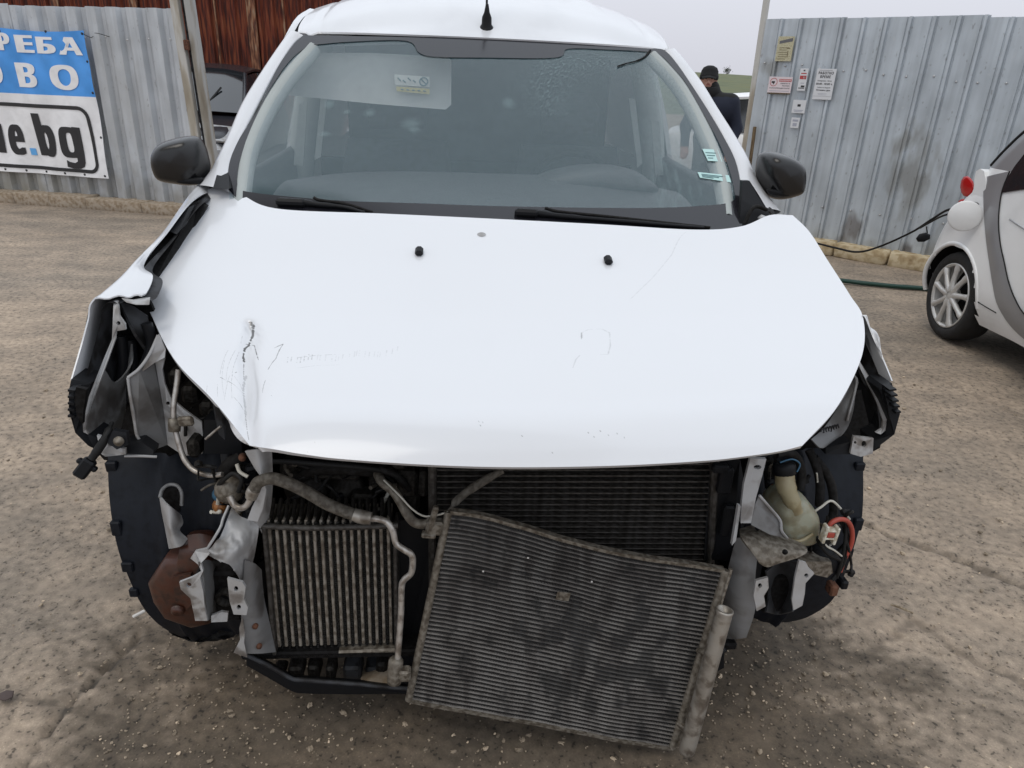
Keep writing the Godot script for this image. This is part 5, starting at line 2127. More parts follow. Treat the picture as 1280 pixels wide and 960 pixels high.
func van_shell() -> void:
	var st := surface()
	# roof with its pressed ribs
	var head := []
	for k in 11:
		var u := k / 10.0
		head.append(on_screen(lerpf(366, 843, u), lerpf(42, 64, u) - 6.0 * sin(PI * u) * .5 - 1.0, .004))
	var rows := [head]
	for q in [[1.80, 1.585, .655, .095], [1.92, 1.650, .675, .10], [2.08, 1.697, .69, .105], [2.30, 1.742, .70, .105], [2.62, 1.780, .71, .10], [3.1, 1.80, .71, .10], [4.3, 1.80, .70, .10]]:
		var r := []
		for k in 11:
			var u := (k - 5) / 5.0
			r.append(Vector3(u * q[2], q[1] - q[3] * pow(absf(u), 2.6), -q[0]))
		rows.append(r)
	var g := loft(rows, 90, 90)
	for i in g.size():
		for j in g[0].size():
			var p: Vector3 = g[i][j]
			var fade := clampf((-p.z - 2.05) / .12, 0.0, 1.0)
			for w in [-.40, -.14, .14, .40]: p.y += .012 * fade * exp(-pow((p.x - w) / .05, 4.0))
			p.y -= .010 * exp(-pow((absf(p.x) - (.60 + .02 * clampf(-p.z - 1.8, 0, 1))) / .012, 2.0))
			g[i][j] = p
	add_sheet(st, g, .006)
	var roof := put("roof", st, mats.paint, white_van)
	# aerial
	var ab := at(608, 40, 1.80)
	var ant := Node3D.new()
	ant.name = "aerial"
	white_van.add_child(ant, true)
	st = surface()
	add_lathe(st, Transform3D(Basis(Vector3.RIGHT, .25), ab + Vector3(0, -.012, 0)), [Vector2(.034, -.01), Vector2(.034, .016), Vector2(.026, .026), Vector2(.018, .036), Vector2(.017, .058), Vector2(.010, .074), Vector2(.005, .10), Vector2(0, .101)], 14)
	put("foot", st, mats.black_plastic, ant)
	st = surface()
	add_tube(st, [ab + Vector3(0, .06, -.01), ab + Vector3(0, .4, -.08)], .0042, 6)
	put("mast", st, mats.black_plastic, ant)
	# windscreen pillars
	var left := [[379, 44, 361, 40], [366, 54, 352, 53], [345, 86, 330, 85], [320, 131, 303, 128], [300, 172, 285, 170], [288, 199, 272, 197], [285, 222, 262, 214], [286, 240, 248, 232]]
	var right := [[832, 63, 846, 64], [841, 73, 855, 75], [864, 106, 877, 103], [886, 139, 897, 136], [906, 173, 920, 172], [920, 203, 934, 196], [927, 232, 950, 230], [930, 262, 976, 264]]
	for side in 2:
		var list: Array = left if side == 0 else right
		var sg := -1.0 if side == 0 else 1.0
		rows = []
		for q in list:
			var a := on_screen(q[0], q[1], .004)
			var w2: float = at(q[2], q[3], -a.z + .05).x
			var b := at(q[2], q[3], -a.z + .05)
			var m := (a + b) * .5 + Vector3(sg * .004, .008, .012)
			rows.append([a + Vector3(-sg * .004, -.004, -.012), a, m, b, b + Vector3(sg * .002, -.02, -.05), b + Vector3(-sg * .012, -.03, -.10)])
		st = surface()
		add_grid(st, loft(rows, 40, 14))
		put("windscreen_pillar", st, mats.paint, white_van)
	# flanks: sill to belt, window band, upper side
	for s in [-1, 1]:
		st = surface()
		var side := []
		for q in [[1.02, .868], [.95, .876], [.75, .882], [.5, .876], [.28, .84]]:
			var r := []
			for l in [1.16, 1.5, 2.2, 3.0, 3.8, 4.25]: r.append(Vector3(s * (q[1] - .05 * clampf((l - 3.9) / .35, 0, 1)), q[0] + .05 * clampf((l - 1.2) / 2.0, 0, 1), -l))
			side.append(r)
		add_sheet(st, loft(side, 10, 20), .02)
		put("side_panel", st, mats.paint, white_van)
		st = surface()
		var up := []
		for q in [[1.06, .868], [1.25, .82], [1.42, .76], [1.53, .715], [1.60, .685]]:
			var r := []
			for l in [2.36, 2.8, 3.5, 4.25]: r.append(Vector3(s * q[1], q[0], -l))
			up.append(r)
		add_sheet(st, loft(up, 8, 10), .02)
		put("cargo_side", st, mats.paint, white_van)
		st = surface()
		add_sheet(st, loft([[Vector3(s * .70, 1.49, -1.80), Vector3(s * .70, 1.60, -2.1), Vector3(s * .70, 1.66, -2.4)], [Vector3(s * .715, 1.45, -1.74), Vector3(s * .72, 1.53, -2.08), Vector3(s * .72, 1.55, -2.4)]], 3, 8), .02)
		put("door_frame", st, mats.paint, white_van)
		st = surface()
		add_grid(st, loft([[Vector3(s * .715, 1.45, -1.74), Vector3(s * .72, 1.53, -2.08), Vector3(s * .72, 1.55, -2.36)], [Vector3(s * .85, 1.04, -1.30), Vector3(s * .855, 1.05, -1.8), Vector3(s * .855, 1.07, -2.36)]], 5, 8))
		put("side_window", st, mats.side_glass, white_van)
		st = surface()
		add_sheet(st, loft([[Vector3(s * .885, 1.040, -1.12), Vector3(s * .872, 1.055, -1.8), Vector3(s * .872, 1.075, -2.38)], [Vector3(s * .80, 1.045, -1.12), Vector3(s * .80, 1.06, -1.8), Vector3(s * .80, 1.08, -2.38)], [Vector3(s * .80, .4, -1.12), Vector3(s * .79, .4, -1.8), Vector3(s * .80, .4, -2.38)]], 8, 10), .01)
		put("door_card", st, mats.dash, white_van)
	st = surface()
	add_sheet(st, loft([[Vector3(-.68, 1.70, -4.24), Vector3(0, 1.78, -4.3), Vector3(.68, 1.70, -4.24)], [Vector3(-.80, 1.0, -4.26), Vector3(0, 1.0, -4.34), Vector3(.80, 1.0, -4.26)], [Vector3(-.80, .3, -4.26), Vector3(0, .3, -4.34), Vector3(.80, .3, -4.26)]], 8, 10), .02)
	put("rear_doors", st, mats.paint, white_van)
	st = surface()
	box_at(st, Vector3(0, .29, -2.7), Vector3(1.6, .05, 3.0), .004)
	put("underbody", st, mats.deep_black, white_van)
	# door mirrors
	for side in 2:
		var o := Node3D.new()
		o.name = "door_mirror"
		white_van.add_child(o, true)
		var ol: Array = [[196, 188], [206, 177], [230, 170.5], [246, 171], [254, 181], [259, 197], [261, 214], [250, 230], [222, 229], [203, 224], [196, 211], [194, 199]] if side == 0 else [[948, 223], [948, 207], [951, 195], [960, 189.5], [978, 192], [991, 198], [999, 206], [1001, 221], [998, 239], [988, 245], [968, 248.5], [955, 241]]
		st = surface()
		add_pillow(st, px_curve(ol, 1.24, 44), Vector3(0, 0, 1), .085, .06, 8, .42)
		put("shell", st, mats.mirror_plastic, o)
		var sx := -1.0 if side == 0 else 1.0
		st = surface()
		add_bar(st, at(250 if side == 0 else 955, 226 if side == 0 else 238, 1.27), Vector3(sx * .80, 1.10, -1.33), .06, .07, .015)
		put("arm", st, mats.mirror_plastic, o)
		st = surface()
		var lo: Array = [[222, 224], [252, 222], [250, 230], [224, 229]] if side == 0 else [[960, 236], [990, 240], [986, 245], [964, 244]]
		add_pillow(st, px_curve(lo, 1.175, 16), Vector3(0, 0, 1), .012, .01, 4, .5)
		put("lower_trim", st, mats.black_plastic, o)
	# black corner pieces at the foot of the pillars
	van_plate("pillar_foot_trim", [[275, 204, 1.235], [285, 205, 1.235], [287, 236, 1.10], [266, 236, 1.10]], 1.2, .02, mats.black_plastic)
	van_plate("pillar_foot_trim", [[928, 226, 1.15], [937, 226, 1.15], [948, 243, 1.12], [964, 270, 1.08], [924, 285, 1.05], [927, 250, 1.1]], 1.1, .02, mats.black_plastic)
	st = surface()
	add_pillow(st, [at(947, 272, 1.05), at(952, 268, 1.05), at(957, 270, 1.05), at(957, 276, 1.05), at(949, 276, 1.05)], Vector3(0, 0, 1), .012, .01, 3)
	put("bonnet_hinge_bolt", st, mats.plate_metal, white_van)
	van_tube("seal", [[931, 280, 1.04], [938, 264, 1.05], [946, 258, 1.06], [958, 262, 1.07]], .006, mats.rubber)
	# wheels
	for q in [[-.735, .82], [.735, .82], [-.735, 3.6], [.735, 3.6]]:
		var w := Node3D.new()
		w.name = "wheel"
		white_van.add_child(w, true)
		w.position = Vector3(q[0], .31, -q[1])
		var t := Transform3D(Basis(Vector3.BACK, -signf(q[0]) * PI / 2), Vector3.ZERO)
		st = surface()
		add_lathe(st, t, [Vector2(.2, -.09), Vector2(.29, -.095), Vector2(.312, -.07), Vector2(.312, .07), Vector2(.29, .095), Vector2(.2, .09)], 40)
		put("tyre", st, mats.tyre, w)
		st = surface()
		add_lathe(st, t, [Vector2(0, -.04), Vector2(.2, -.08), Vector2(.2, .08), Vector2(.17, .06), Vector2(0, .05)], 24)
		put("rim", st, mats.car_silver, w)
		st = surface()
		var mesh: Mesh
		add_box(st, Transform3D(), Vector3(.05, .012, .022), .003)
		st.generate_normals()
		mesh = st.commit()
		for k in 30:
			for row in [-.05, .0, .05]:
				var a: float = TAU * (k + row * 6.0) / 30
				var b := put_mesh("tread_block", mesh, mats.tyre, w)
				b.transform = Transform3D(Basis(Vector3.RIGHT, a), Vector3(row, cos(a) * .314, sin(a) * .314))

func van_fenders() -> void:
	# left of the picture: a column of points for every station from the pillar to the headlamp opening
	var st := surface()
	var cols := []
	for q in [[272, 236, 1.28, 262, 214], [241, 252, 1.02, 233, 253], [209, 292, .86, 203, 297], [179, 331, .74, 173, 327], [191, 346, .66, 150, 350], [184, 366, .585, 129, 368], [177, 371, .545, 117, 377]]:
		var a := at(q[0], q[1], q[2])
		var b := atw(q[3], q[4], -.85)
		var l := -b.z
		var low := .72 if l < .62 else (.315 + sqrt(maxf(.0, .14 - (l - .82) * (l - .82))) if l < 1.15 else .36)
		cols.append([a, (a * .45 + b * .55) + Vector3(0, .006, 0), b, Vector3(-.874, b.y - .08, b.z), Vector3(-.880, lerpf(b.y - .08, low, .5), b.z), Vector3(-.874, low, b.z)])
	cols[6] = [at(177, 371, .545), at(150, 372, .53), atw(117, 377, -.85), atw(111, 400, -.862), atw(103, 430, -.870), atw(90, 475, -.872)]
	var g := loft(cols, 40, 30)
	for i in g.size():                                     # the torn front end is rippled
		for j in g[0].size():
			var f := clampf((i - 34) / 5.0, 0.0, 1.0)
			g[i][j] += Vector3(0, .003 * sin(j * 1.3) * f, 0) if j < 13 else Vector3.ZERO
	add_sheet(st, g, .003)
	var fender := put("front_wing", st, mats.paint, white_van)
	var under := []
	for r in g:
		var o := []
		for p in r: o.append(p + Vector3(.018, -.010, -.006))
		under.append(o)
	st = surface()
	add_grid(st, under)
	put("wing_shade_sheet", st, mats.inner_dark, fender)  # dark sheet added to stand for the shade inside the wing
	# gap beside the bonnet: black gutter
	van_plate("bonnet_gutter", [[247, 251, 1.06], [232, 257, 1.02], [205, 296, .90], [176, 333, .78], [192, 352, .74], [215, 330, .84], [240, 290, .96], [258, 258, 1.05]], .8, .02, mats.deep_black)
	van_plate("gutter_strip", [[243, 256, 1.01], [236, 259, .99], [211, 289, .885], [221, 293, .875], [232, 280, .92]], .9, .012, mats.black_plastic)
	van_plate("torn_edge", [[187, 372, .53], [178, 373, .525], [166, 375, .52], [152, 373, .52], [158, 378, .51], [170, 381, .50], [186, 381, .50]], .52, .003, mats.inner_white)
	# right of the picture
	st = surface()
	cols = []
	for q in [[1.30, 1.05], [1.05, .985], [.86, .935], [.74, .90]]:
		var l: float = q[0]
		var low := .315 + sqrt(maxf(.0, .14 - (l - .82) * (l - .82))) if l < 1.15 else .36
		cols.append([Vector3(.825, q[1] - .04, -l), Vector3(.840, q[1] - .018, -l), Vector3(.852, q[1] - .01, -l), Vector3(.874, q[1] - .08, -l), Vector3(.88, lerpf(q[1] - .08, low, .5), -l), Vector3(.874, low, -l)])
	cols.append([Vector3(.83, .875, -.64), Vector3(.842, .895, -.64), atw(1075, 394, .85), atw(1080, 406, .866), atw(1088, 425, .872), Vector3(.874, .70, -.64)])
	cols.append([Vector3(.83, .90, -.555), Vector3(.842, .925, -.555), atw(1081, 394, .85), atw(1092, 420, .862), atw(1105, 449, .870), atw(1116, 476, .874)])
	g = loft(cols, 40, 30)
	add_sheet(st, g, .003)
	fender = put("front_wing", st, mats.paint, white_van)
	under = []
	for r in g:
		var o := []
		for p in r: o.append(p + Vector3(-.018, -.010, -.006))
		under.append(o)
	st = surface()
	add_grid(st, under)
	put("wing_shade_sheet", st, mats.inner_dark, fender)  # added dark sheet again, for the shade inside this wing

func liner_side(name_: String, outline: Array, notches: Array) -> void:
	# outline rows: y, left x, right x
	var rows := []
	for q in outline:
		var r := []
		for k in 11: r.append(Vector2(lerpf(q[1], q[2], k / 10.0), q[0]))
		rows.append(r)
	var flat := loft(rows, 44, 24)
	var g := []
	for r in flat:
		var o := []
		for j in r.size():
			var p := on_liner(r[j].x, r[j].y)
			o.append(p)
		g.append(o)
	for i in g.size():
		for j in g[0].size():
			var w: float = absf(g[i][j].x)
			var rib := exp(-pow((w - .755) / .008, 2.0)) * .020 - exp(-pow((w - .69) / .03, 4.0)) * .018 + exp(-pow((w - .60) / .01, 2.0)) * .012
			g[i][j] += Vector3(0, 0, rib)
	var st := surface()
	add_sheet(st, g, .008)
	var liner := put(name_, st, mats.liner_plastic, white_van)
	for q in notches:
		st = surface()
		var p := on_liner(q[0], q[1])
		add_box(st, Transform3D(Basis(Vector3.RIGHT, atan2(p.y - .315, -p.z - .82) * 0.0), p + Vector3(0, 0, .0)), Vector3(q[2] * .0026, q[3] * .0019, .014), .003)
		put("clip_tab", st, mats.liner_plastic, liner)

func van_bay() -> void:
	var st := surface()
	box_at(st, Vector3(0, .56, -.80), Vector3(1.30, .78, .03), .004)  # backing, tray and inner wings added so no light passes the bay
	put("firewall_backing", st, mats.deep_black, white_van)
	st = surface()
	box_at(st, Vector3(0, .20, -.62), Vector3(1.15, .02, .66), .004)
	put("undertray", st, mats.deep_black, white_van)
	for s in [-1, 1]:
		st = surface()
		box_at(st, Vector3(s * .60, .55, -.68), Vector3(.02, .55, .50), .004)
		put("inner_wing", st, mats.inner_dark, white_van)
	# engine lumps behind the coolers
	st = surface()
	add_box(st, Transform3D(Basis(), Vector3(-.12, .52, -.62)), Vector3(.62, .42, .24), .03)
	put("engine_block", st, mats.engine_dark, white_van)
	st = surface()
	for q in [[402, 603, 20.0], [448, 606, 24.0]]:
		var c := at(q[0], q[1], .50)
		add_lathe(st, toward(c + Vector3(0, 0, -.06), Vector3(-.25, .1, 1)), [Vector2(0, .14), Vector2(.022, .14), Vector2(.026, .12), Vector2(.05, .118), Vector2(.052, .09), Vector2(.040, .085), Vector2(.040, 0)], 18)
	put("compressor", st, mats.engine_dark, white_van)
	for q in [[420, 590, 70, 10, .44], [470, 585, 60, 14, .45], [510, 600, 30, 40, .42], [515, 640, 22, 90, .44], [455, 622, 34, 24, .43], [365, 590, 30, 40, .5], [478, 640, 26, 20, .44], [530, 600, 14, 40, .40], [500, 575, 20, 16, .38]]:
		st = surface()
		var c := at(q[0], q[1], q[4])
		box_at(st, c, Vector3(q[2] * .00155, q[3] * .00165, .05), .008, Basis(Vector3.BACK, .03 * (int(q[0]) % 5 - 2)))
		put("engine_bracket", st, mats.engine_dark, white_van)
	van_tube("coolant_hose", [[372, 600, .46], [390, 588, .42], [420, 586, .40], [450, 588, .40], [472, 590, .42]], .013, mats.rubber)
	van_tube("coolant_hose", [[440, 588, .40], [470, 586, .38], [495, 594, .38], [512, 612, .40]], .008, mats.rubber)
	van_tube("wiring_loom", [[300, 585, .40], [340, 577, .38], [400, 580, .36], [450, 584, .36], [480, 588, .38]], .006, mats.wire_black)
	van_tube("wiring_loom", [[560, 640, .30], [575, 622, .32], [600, 604, .34], [628, 588, .36]], [.004, .009, .010, .008], mats.rubber_dusty)
	# lower cross member with its plastic lip
	st = surface()
	var ra := []
	var rb := []
	var rc := []
	for q in [[308, 818, 832], [340, 834, 850], [365, 848, 864], [382, 850, 867], [446, 855, 868], [512, 861, 868], [600, 868, 876], [720, 870, 880], [840, 846, 866], [905, 812, 835]]:
		ra.append(at(q[0], q[1] - 6, .31))
		rb.append(at(q[0], q[1], .265))
		rc.append(at(q[0], q[2], .268))
	add_sheet(st, loft([ra, rb, rc], 7, 44), .012)
	put("lower_cross_member", st, mats.black_plastic, white_van)
	st = surface()
	var top := []
	for p in rb: top.append(p + Vector3(0, .004, .004))
	add_tube(st, top, .005, 6, 40)
	put("lip_bead", st, mats.inner_dark, white_van)
	van_plate("splash_shield", [[446, 840, .36], [488, 829, .36], [500, 846, .30], [500, 856, .29], [455, 856, .29]], .32, .01, mats.ledge)
	for q in [[372, 832, 20, 24, .33], [394, 832, 16, 28, .34], [415, 834, 12, 30, .33], [442, 832, 26, 26, .35], [470, 830, 28, 16, .37], [478, 826, 16, 22, .36], [350, 838, 18, 10, .33]]:
		st = surface()
		box_at(st, at(q[0], q[1], q[4]), Vector3(q[2] * .0016, q[3] * .0017, .06), .006)
		put("lower_clip", st, mats.inner_dark if q[2] > 24 else mats.engine_dark, white_van)
	# wheel arch liners
	liner_side("wheel_arch_liner", [[566, 135, 320], [590, 135, 320], [620, 136.5, 320], [650, 140, 320], [672, 144, 318], [698, 151, 316], [720, 160, 314], [745, 171, 312], [766, 184, 308], [784, 203, 304], [796, 226, 296]], [[140, 583, 10, 14], [146, 660, 9, 20], [160, 708, 10, 14], [168, 740, 8, 12]])
	liner_side("wheel_arch_liner", [[560, 930, 1079], [590, 930, 1079], [622, 930, 1079], [650, 930, 1077], [672, 930, 1071], [698, 930, 1063], [720, 930, 1055], [742, 930, 1046], [758, 930, 1032], [772, 930, 1008], [778, 930, 985]], [[1074, 583, 10, 12], [1072, 655, 9, 18], [1060, 690, 9, 14]])
	# crumpled plastic hanging under the left liner
	st = surface()
	var wob := noise(8, 18.0, 2)
	var rows := []
	for q in [[[206, 776], [240, 786], [270, 782], [296, 770]], [[212, 790], [240, 797], [272, 795], [298, 786]], [[226, 797], [244, 801], [270, 801], [292, 796]]]:
		var r := []
		for p in q: r.append(at(p[0], p[1], .50 + .02 * sin(p[0])))
		rows.append(r)
	var gg := loft(rows, 14, 30)
	for i in 14:
		for j in 30: gg[i][j] += Vector3(0, 1, 1) * wob.get_noise_3dv(gg[i][j]) * .022
	add_sheet(st, gg, .003)
	put("crumpled_plastic", st, mats.rubber, white_van)

func van_left_corner() -> void:
	var st := surface()
	# deep dark pocket of the headlamp
	van_plate("headlamp_pocket", [[112, 380, .62], [185, 372, .62], [215, 440, .60], [270, 495, .60], [318, 560, .58], [318, 600, .58], [130, 575, .60], [100, 540, .60], [95, 470, .60]], .62, .01, mats.deep_black)
	# flange of the wing with its bolt tab
	van_plate("wing_flange", [[142, 376, .53], [147, 376, .53], [149, 395, .50], [156, 405, .49], [157, 412, .49], [145, 414, .49], [144, 424, .48], [134, 452, .45], [122, 484, .42], [113, 508, .40], [108, 526, .39], [107, 537, .385], [110, 543, .38], [104, 540, .38], [103, 525, .39], [107, 506, .40], [117, 480, .42], [129, 450, .45], [140, 424, .48], [141, 400, .50]], .45, .006, mats.inner_white, null, [[148, 404, 2.6, 2.6, .493]])
	st = surface()
	add_sheet(st, loft([[at(131, 462, .45), at(145, 478, .50), at(165, 455, .54), at(166, 430, .56)], [at(118, 500, .42), at(135, 510, .47), at(150, 500, .52), at(160, 475, .55)], [at(109, 530, .39), at(124, 542, .42), at(142, 530, .48), at(158, 505, .54)], [at(112, 548, .385), at(123, 549, .40), at(130, 546, .44), at(152, 535, .52)]], 14, 16), .004)
	put("inner_wing_panel", st, mats.inner_grey, white_van)
	# dark folded strut inside
	st = surface()
	add_sheet(st, loft([[at(150, 378, .56), at(166, 382, .58), at(184, 395, .58)], [at(160, 398, .55), at(176, 410, .56), at(190, 425, .57)], [at(172, 420, .53), at(184, 438, .54), at(192, 452, .56)]], 10, 10), .006)
	put("folded_strut", st, mats.inner_dark, white_van)
	for q in [[[152, 420, .56], [154, 460, .55], [146, 490, .54]], [[164, 425, .57], [167, 460, .56], [160, 500, .55]], [[183, 404, .54], [190, 430, .54], [180, 460, .53]]]:
		van_tube("rubber_duct", q, .012, mats.black_plastic)
	# pale inner panel: a shallow tray with a bright rim
	van_plate("headlamp_panel", [[160, 472, .44], [174, 462, .45], [187, 444, .47], [193, 455, .49], [203, 505, .48], [209, 556, .46], [194, 562, .43], [172, 546, .42], [166, 510, .43]], .45, .004, mats.inner_grey)
	van_tube("panel_rim", [[160, 472, .438], [163, 495, .432], [168, 525, .42], [172, 546, .413], [182, 556, .418], [194, 563, .425]], .0035, mats.inner_white)
	van_tube("panel_rim", [[160, 472, .438], [174, 461, .445], [187, 443, .465], [198, 419, .485]], .0035, mats.inner_white)
	van_plate("corner_gusset", [[187, 444, .465], [198, 418, .48], [207, 436, .48], [206, 447, .47], [194, 453, .47], [176, 466, .455]], .47, .004, mats.plate_metal)
	van_plate("side_panel_bracket", [[194, 453, .49], [206, 448, .48], [203, 462, .48], [206, 480, .475], [214, 498, .47], [230, 512, .465], [252, 528, .46], [254, 548, .45], [253, 567, .45], [230, 570, .45], [209, 556, .462], [204, 510, .48]], .47, .005, mats.inner_white, null, [[210, 504, 2.3, 2.3, .472]])
	van_plate("battery_tray", [[255, 525, .43], [297, 524, .44], [302, 540, .44], [303, 568, .43], [255, 567, .42]], .43, .05, mats.black_plastic)
	van_tube("tray_rod", [[257, 549, .41], [266, 541, .41], [276, 533, .41]], .003, mats.pipe_alloy)
	for q in [[275, 515, 24, 18, .50], [290, 535, 14, 24, .46], [245, 556, 16, 26, .44], [262, 508, 20, 22, .52], [240, 490, 20, 26, .53], [222, 470, 16, 24, .54]]:
		st = surface()
		box_at(st, at(q[0], q[1], q[4]), Vector3(q[2] * .0017, q[3] * .0017, .05), .008)
		put("loom_block", st, mats.engine_dark, white_van)
	van_tube("brake_pipe", [[223, 462, .46], [221, 480, .45], [217, 508, .43], [218, 531, .42], [223, 552, .41], [228, 568, .40], [233, 578, .39], [243, 588, .38], [260, 594, .37], [278, 593, .36]], .0058, mats.pipe_alloy, null, 8, 60)
	st = surface()
	add_lathe(st, toward(at(218, 531, .42), at(218, 500, .435) - at(218, 531, .42)), [Vector2(0, -.014), Vector2(.012, -.014), Vector2(.013, 0), Vector2(.012, .014), Vector2(0, .014)], 12)
	put("pipe_union", st, mats.dirty_alloy, white_van)
	st = surface()
	add_bar(st, at(222, 527, .42), at(242, 526, .42), .022, .012, .004)
	put("pipe_clip", st, mats.dirty_alloy, white_van)
	# black trim of the wing's lower corner, ribbed outside
	van_plate("wheel_arch_trim", [[89, 474, .40], [113, 479, .41], [110, 491, .405], [105, 527, .39], [108, 541, .385], [122, 548, .39], [118, 561, .38], [110, 557, .375], [94, 541, .37], [86, 513, .375], [86, 488, .39]], .39, .06, mats.black_plastic)
	for k in 5: van_plate("trim_rib", [[84.5, 487 + k * 8], [93, 488 + k * 8], [92, 490.5 + k * 8], [84.5, 489.5 + k * 8]], .37, .03, mats.black_plastic)
	van_plate("trim_pocket", [[95, 484], [108, 487], [104, 515], [103, 530], [96, 520], [93, 500]], .365, .01, mats.deep_black)
	van_plate("headlamp_mount", [[121, 544, .38], [131, 547, .38], [136, 557, .37], [157, 561, .37], [157, 568, .365], [132, 571, .365], [126, 567, .37]], .37, .006, mats.plate_metal)
	van_plate("bolt_plate", [[134, 545, .36], [141, 538, .37], [158, 541, .37], [160, 556, .36], [146, 562, .355], [134, 553, .36]], .36, .012, mats.black_plastic)
	st = surface()
	add_lathe(st, toward(at(149, 551, .352), Vector3(0, .1, 1)), [Vector2(.010, 0), Vector2(.010, .005), Vector2(.006, .007), Vector2(.0055, .010), Vector2(0, .0105)], 14)
	put("bolt", st, mats.dirty_alloy, white_van)
	van_plate("lamp_rail", [[158, 552, .40], [176, 552, .40], [192, 563, .39], [191, 568, .385], [158, 567, .385]], .39, .03, mats.black_plastic)
	van_tube("panel_rim", [[156, 570, .375], [175, 570, .375], [196, 571, .385]], .003, mats.inner_white)
	# plug hanging on its wires
	var plug := van_tube("hanging_wire", [[140, 528, .40], [134, 543, .37], [124, 560, .355], [114, 574, .345]], [.004, .008, .009, .008], mats.wire_black)
	st = surface()
	var pd := (at(99, 594, .335) - at(120, 566, .35)).normalized()
	var pc := at(106, 585, .34)
	add_box(st, Transform3D(Basis(Vector3(0, 0, 1).cross(pd).normalized(), pd, Vector3(0, 0, 1)).orthonormalized(), pc), Vector3(.026, .042, .024), .004)
	add_box(st, Transform3D(Basis(Vector3(0, 0, 1).cross(pd).normalized(), pd, Vector3(0, 0, 1)).orthonormalized(), pc - pd * .008), Vector3(.042, .010, .016), .003)
	put("connector", st, mats.black_plastic, plug)
	# crumpled grey sheet and brown reservoir in front of the liner
	st = surface()
	add_sheet(st, loft([[at(199, 621, .385), at(207, 630, .36), at(216, 635, .36), at(227, 644, .385)], [at(202, 640, .38), at(209, 645, .355), at(219, 648, .358), at(229, 654, .38)], [at(206, 660, .38), at(212, 662, .35), at(219, 662, .355), at(225, 663, .37)], [at(211, 686, .375), at(218, 685, .35), at(228, 682, .352), at(235, 673, .37)]], 16, 12), .004)
	put("torn_sheet", st, mats.inner_white, white_van)
	van_tube("torn_sheet_rim", [[200, 622, .384], [203, 612, .40], [211, 606, .41], [221, 607, .41], [227, 616, .405], [227, 632, .395]], .004, mats.inner_grey)
	van_plate("torn_hole_shade", [[202, 622], [206, 611], [220, 609], [225, 618], [225, 640], [214, 634]], .405, .004, mats.deep_black)  # black plate stands for the shade inside the hole
	st = surface()
	var bo := px_curve([[190, 722], [200, 706], [213, 687], [232, 684], [234, 669], [261, 668], [272, 690], [276, 730], [268, 775], [246, 780], [212, 768], [197, 746]], .40, 12)
	add_pillow(st, bo, Vector3(0, .25, 1).normalized(), .055, .08, 5, .3)
	var tank := put("washer_reservoir", st, mats.brown_plastic, white_van)
	st = surface()
	add_sheet(st, loft([[at(234, 669, .37), at(250, 667, .37), at(264, 670, .375)], [at(236, 688, .35), at(250, 690, .345), at(262, 688, .35)]], 6, 8), .01)
	put("reservoir_shoulder", st, mats.brown_plastic, tank)
	van_plate("reservoir_recess", [[215, 722, .335], [238, 718, .335], [246, 748, .335], [232, 764, .335], [219, 752, .335]], .335, .01, mats.brown_plastic, tank)
	st = surface()
	add_lathe(st, toward(at(223, 762, .335), Vector3(0, -.3, 1)), [Vector2(.016, 0), Vector2(.014, .008), Vector2(.008, .012), Vector2(0, .008)], 14)
	put("reservoir_outlet", st, mats.brown_plastic, tank)
	# corroded solenoid and pump between tank and rail
	for q in [[287, 612, .36, .030, mats.dirty_alloy], [275, 618, .38, .016, mats.wire_blue], [276, 632, .375, .017, mats.orange_plastic], [296, 640, .35, .012, mats.dirty_alloy], [303, 572, .36, .008, mats.rust]]:
		st = surface()
		add_lathe(st, toward(at(q[0], q[1], q[2]), Vector3(.3, .4, 1)), [Vector2(0, -.02), Vector2(q[3], -.02), Vector2(q[3] * 1.05, 0), Vector2(q[3] * .8, .012), Vector2(q[3] * .5, .018), Vector2(0, .018)], 12)
		put("sensor_unit", st, q[4], white_van)
	van_tube("intake_hose", [[277, 606, .38], [280, 592, .38], [288, 580, .38], [300, 574, .39]], .016, mats.rubber)
	van_tube("wiring_loom", [[272, 608, .36], [282, 598, .34], [292, 592, .34], [302, 600, .33], [298, 615, .33]], .005, mats.wire_black)
	van_tube("wiring_loom", [[296, 580, .345], [300, 590, .34], [310, 596, .335]], .004, mats.wire_pale)
	# radiator support upright and crushed chassis leg
	st = surface()
	add_sheet(st, loft([[at(306, 564, .34), at(322, 562, .33), at(340, 564, .35)], [at(318, 585, .33), at(328, 590, .32), at(341, 596, .345)], [at(328, 602, .32), at(333, 610, .315), at(340, 622, .34)], [at(326, 630, .30), at(331, 638, .305), at(336, 648, .335)], [at(312, 650, .29), at(322, 655, .30), at(330, 668, .33)]], 20, 10), .006)
	put("radiator_support", st, mats.inner_white, white_van)
	van_plate("support_tab", [[330, 604, .30], [333, 612, .30], [329, 635, .295], [322, 652, .29], [309, 650, .29], [315, 634, .295]], .295, .004, mats.inner_white)
	st = surface()
	var cr_ := [[at(290, 634, .34), at(300, 645, .33), at(312, 650, .32), at(324, 656, .32)], [at(284, 650, .31), at(297, 660, .295), at(311, 664, .295), at(322, 672, .31)], [at(276, 668, .28), at(290, 674, .265), at(304, 680, .27), at(318, 695, .30)], [at(262, 686, .24), at(276, 690, .235), at(292, 694, .245), at(312, 720, .29)], [at(258, 692, .245), at(274, 700, .235), at(290, 708, .245), at(308, 740, .29)]]
	var cg := loft(cr_, 26, 24)
	var wob := noise(9, 22.0, 3)
	for i in 26:
		for j in 24: cg[i][j] += Vector3(.3, 1, .6) * wob.get_noise_3dv(cg[i][j]) * .010 * clampf(i / 9.0, .3, 1.4)
	add_sheet(st, cg, .003)
	put("crushed_rail", st, mats.inner_white, white_van)
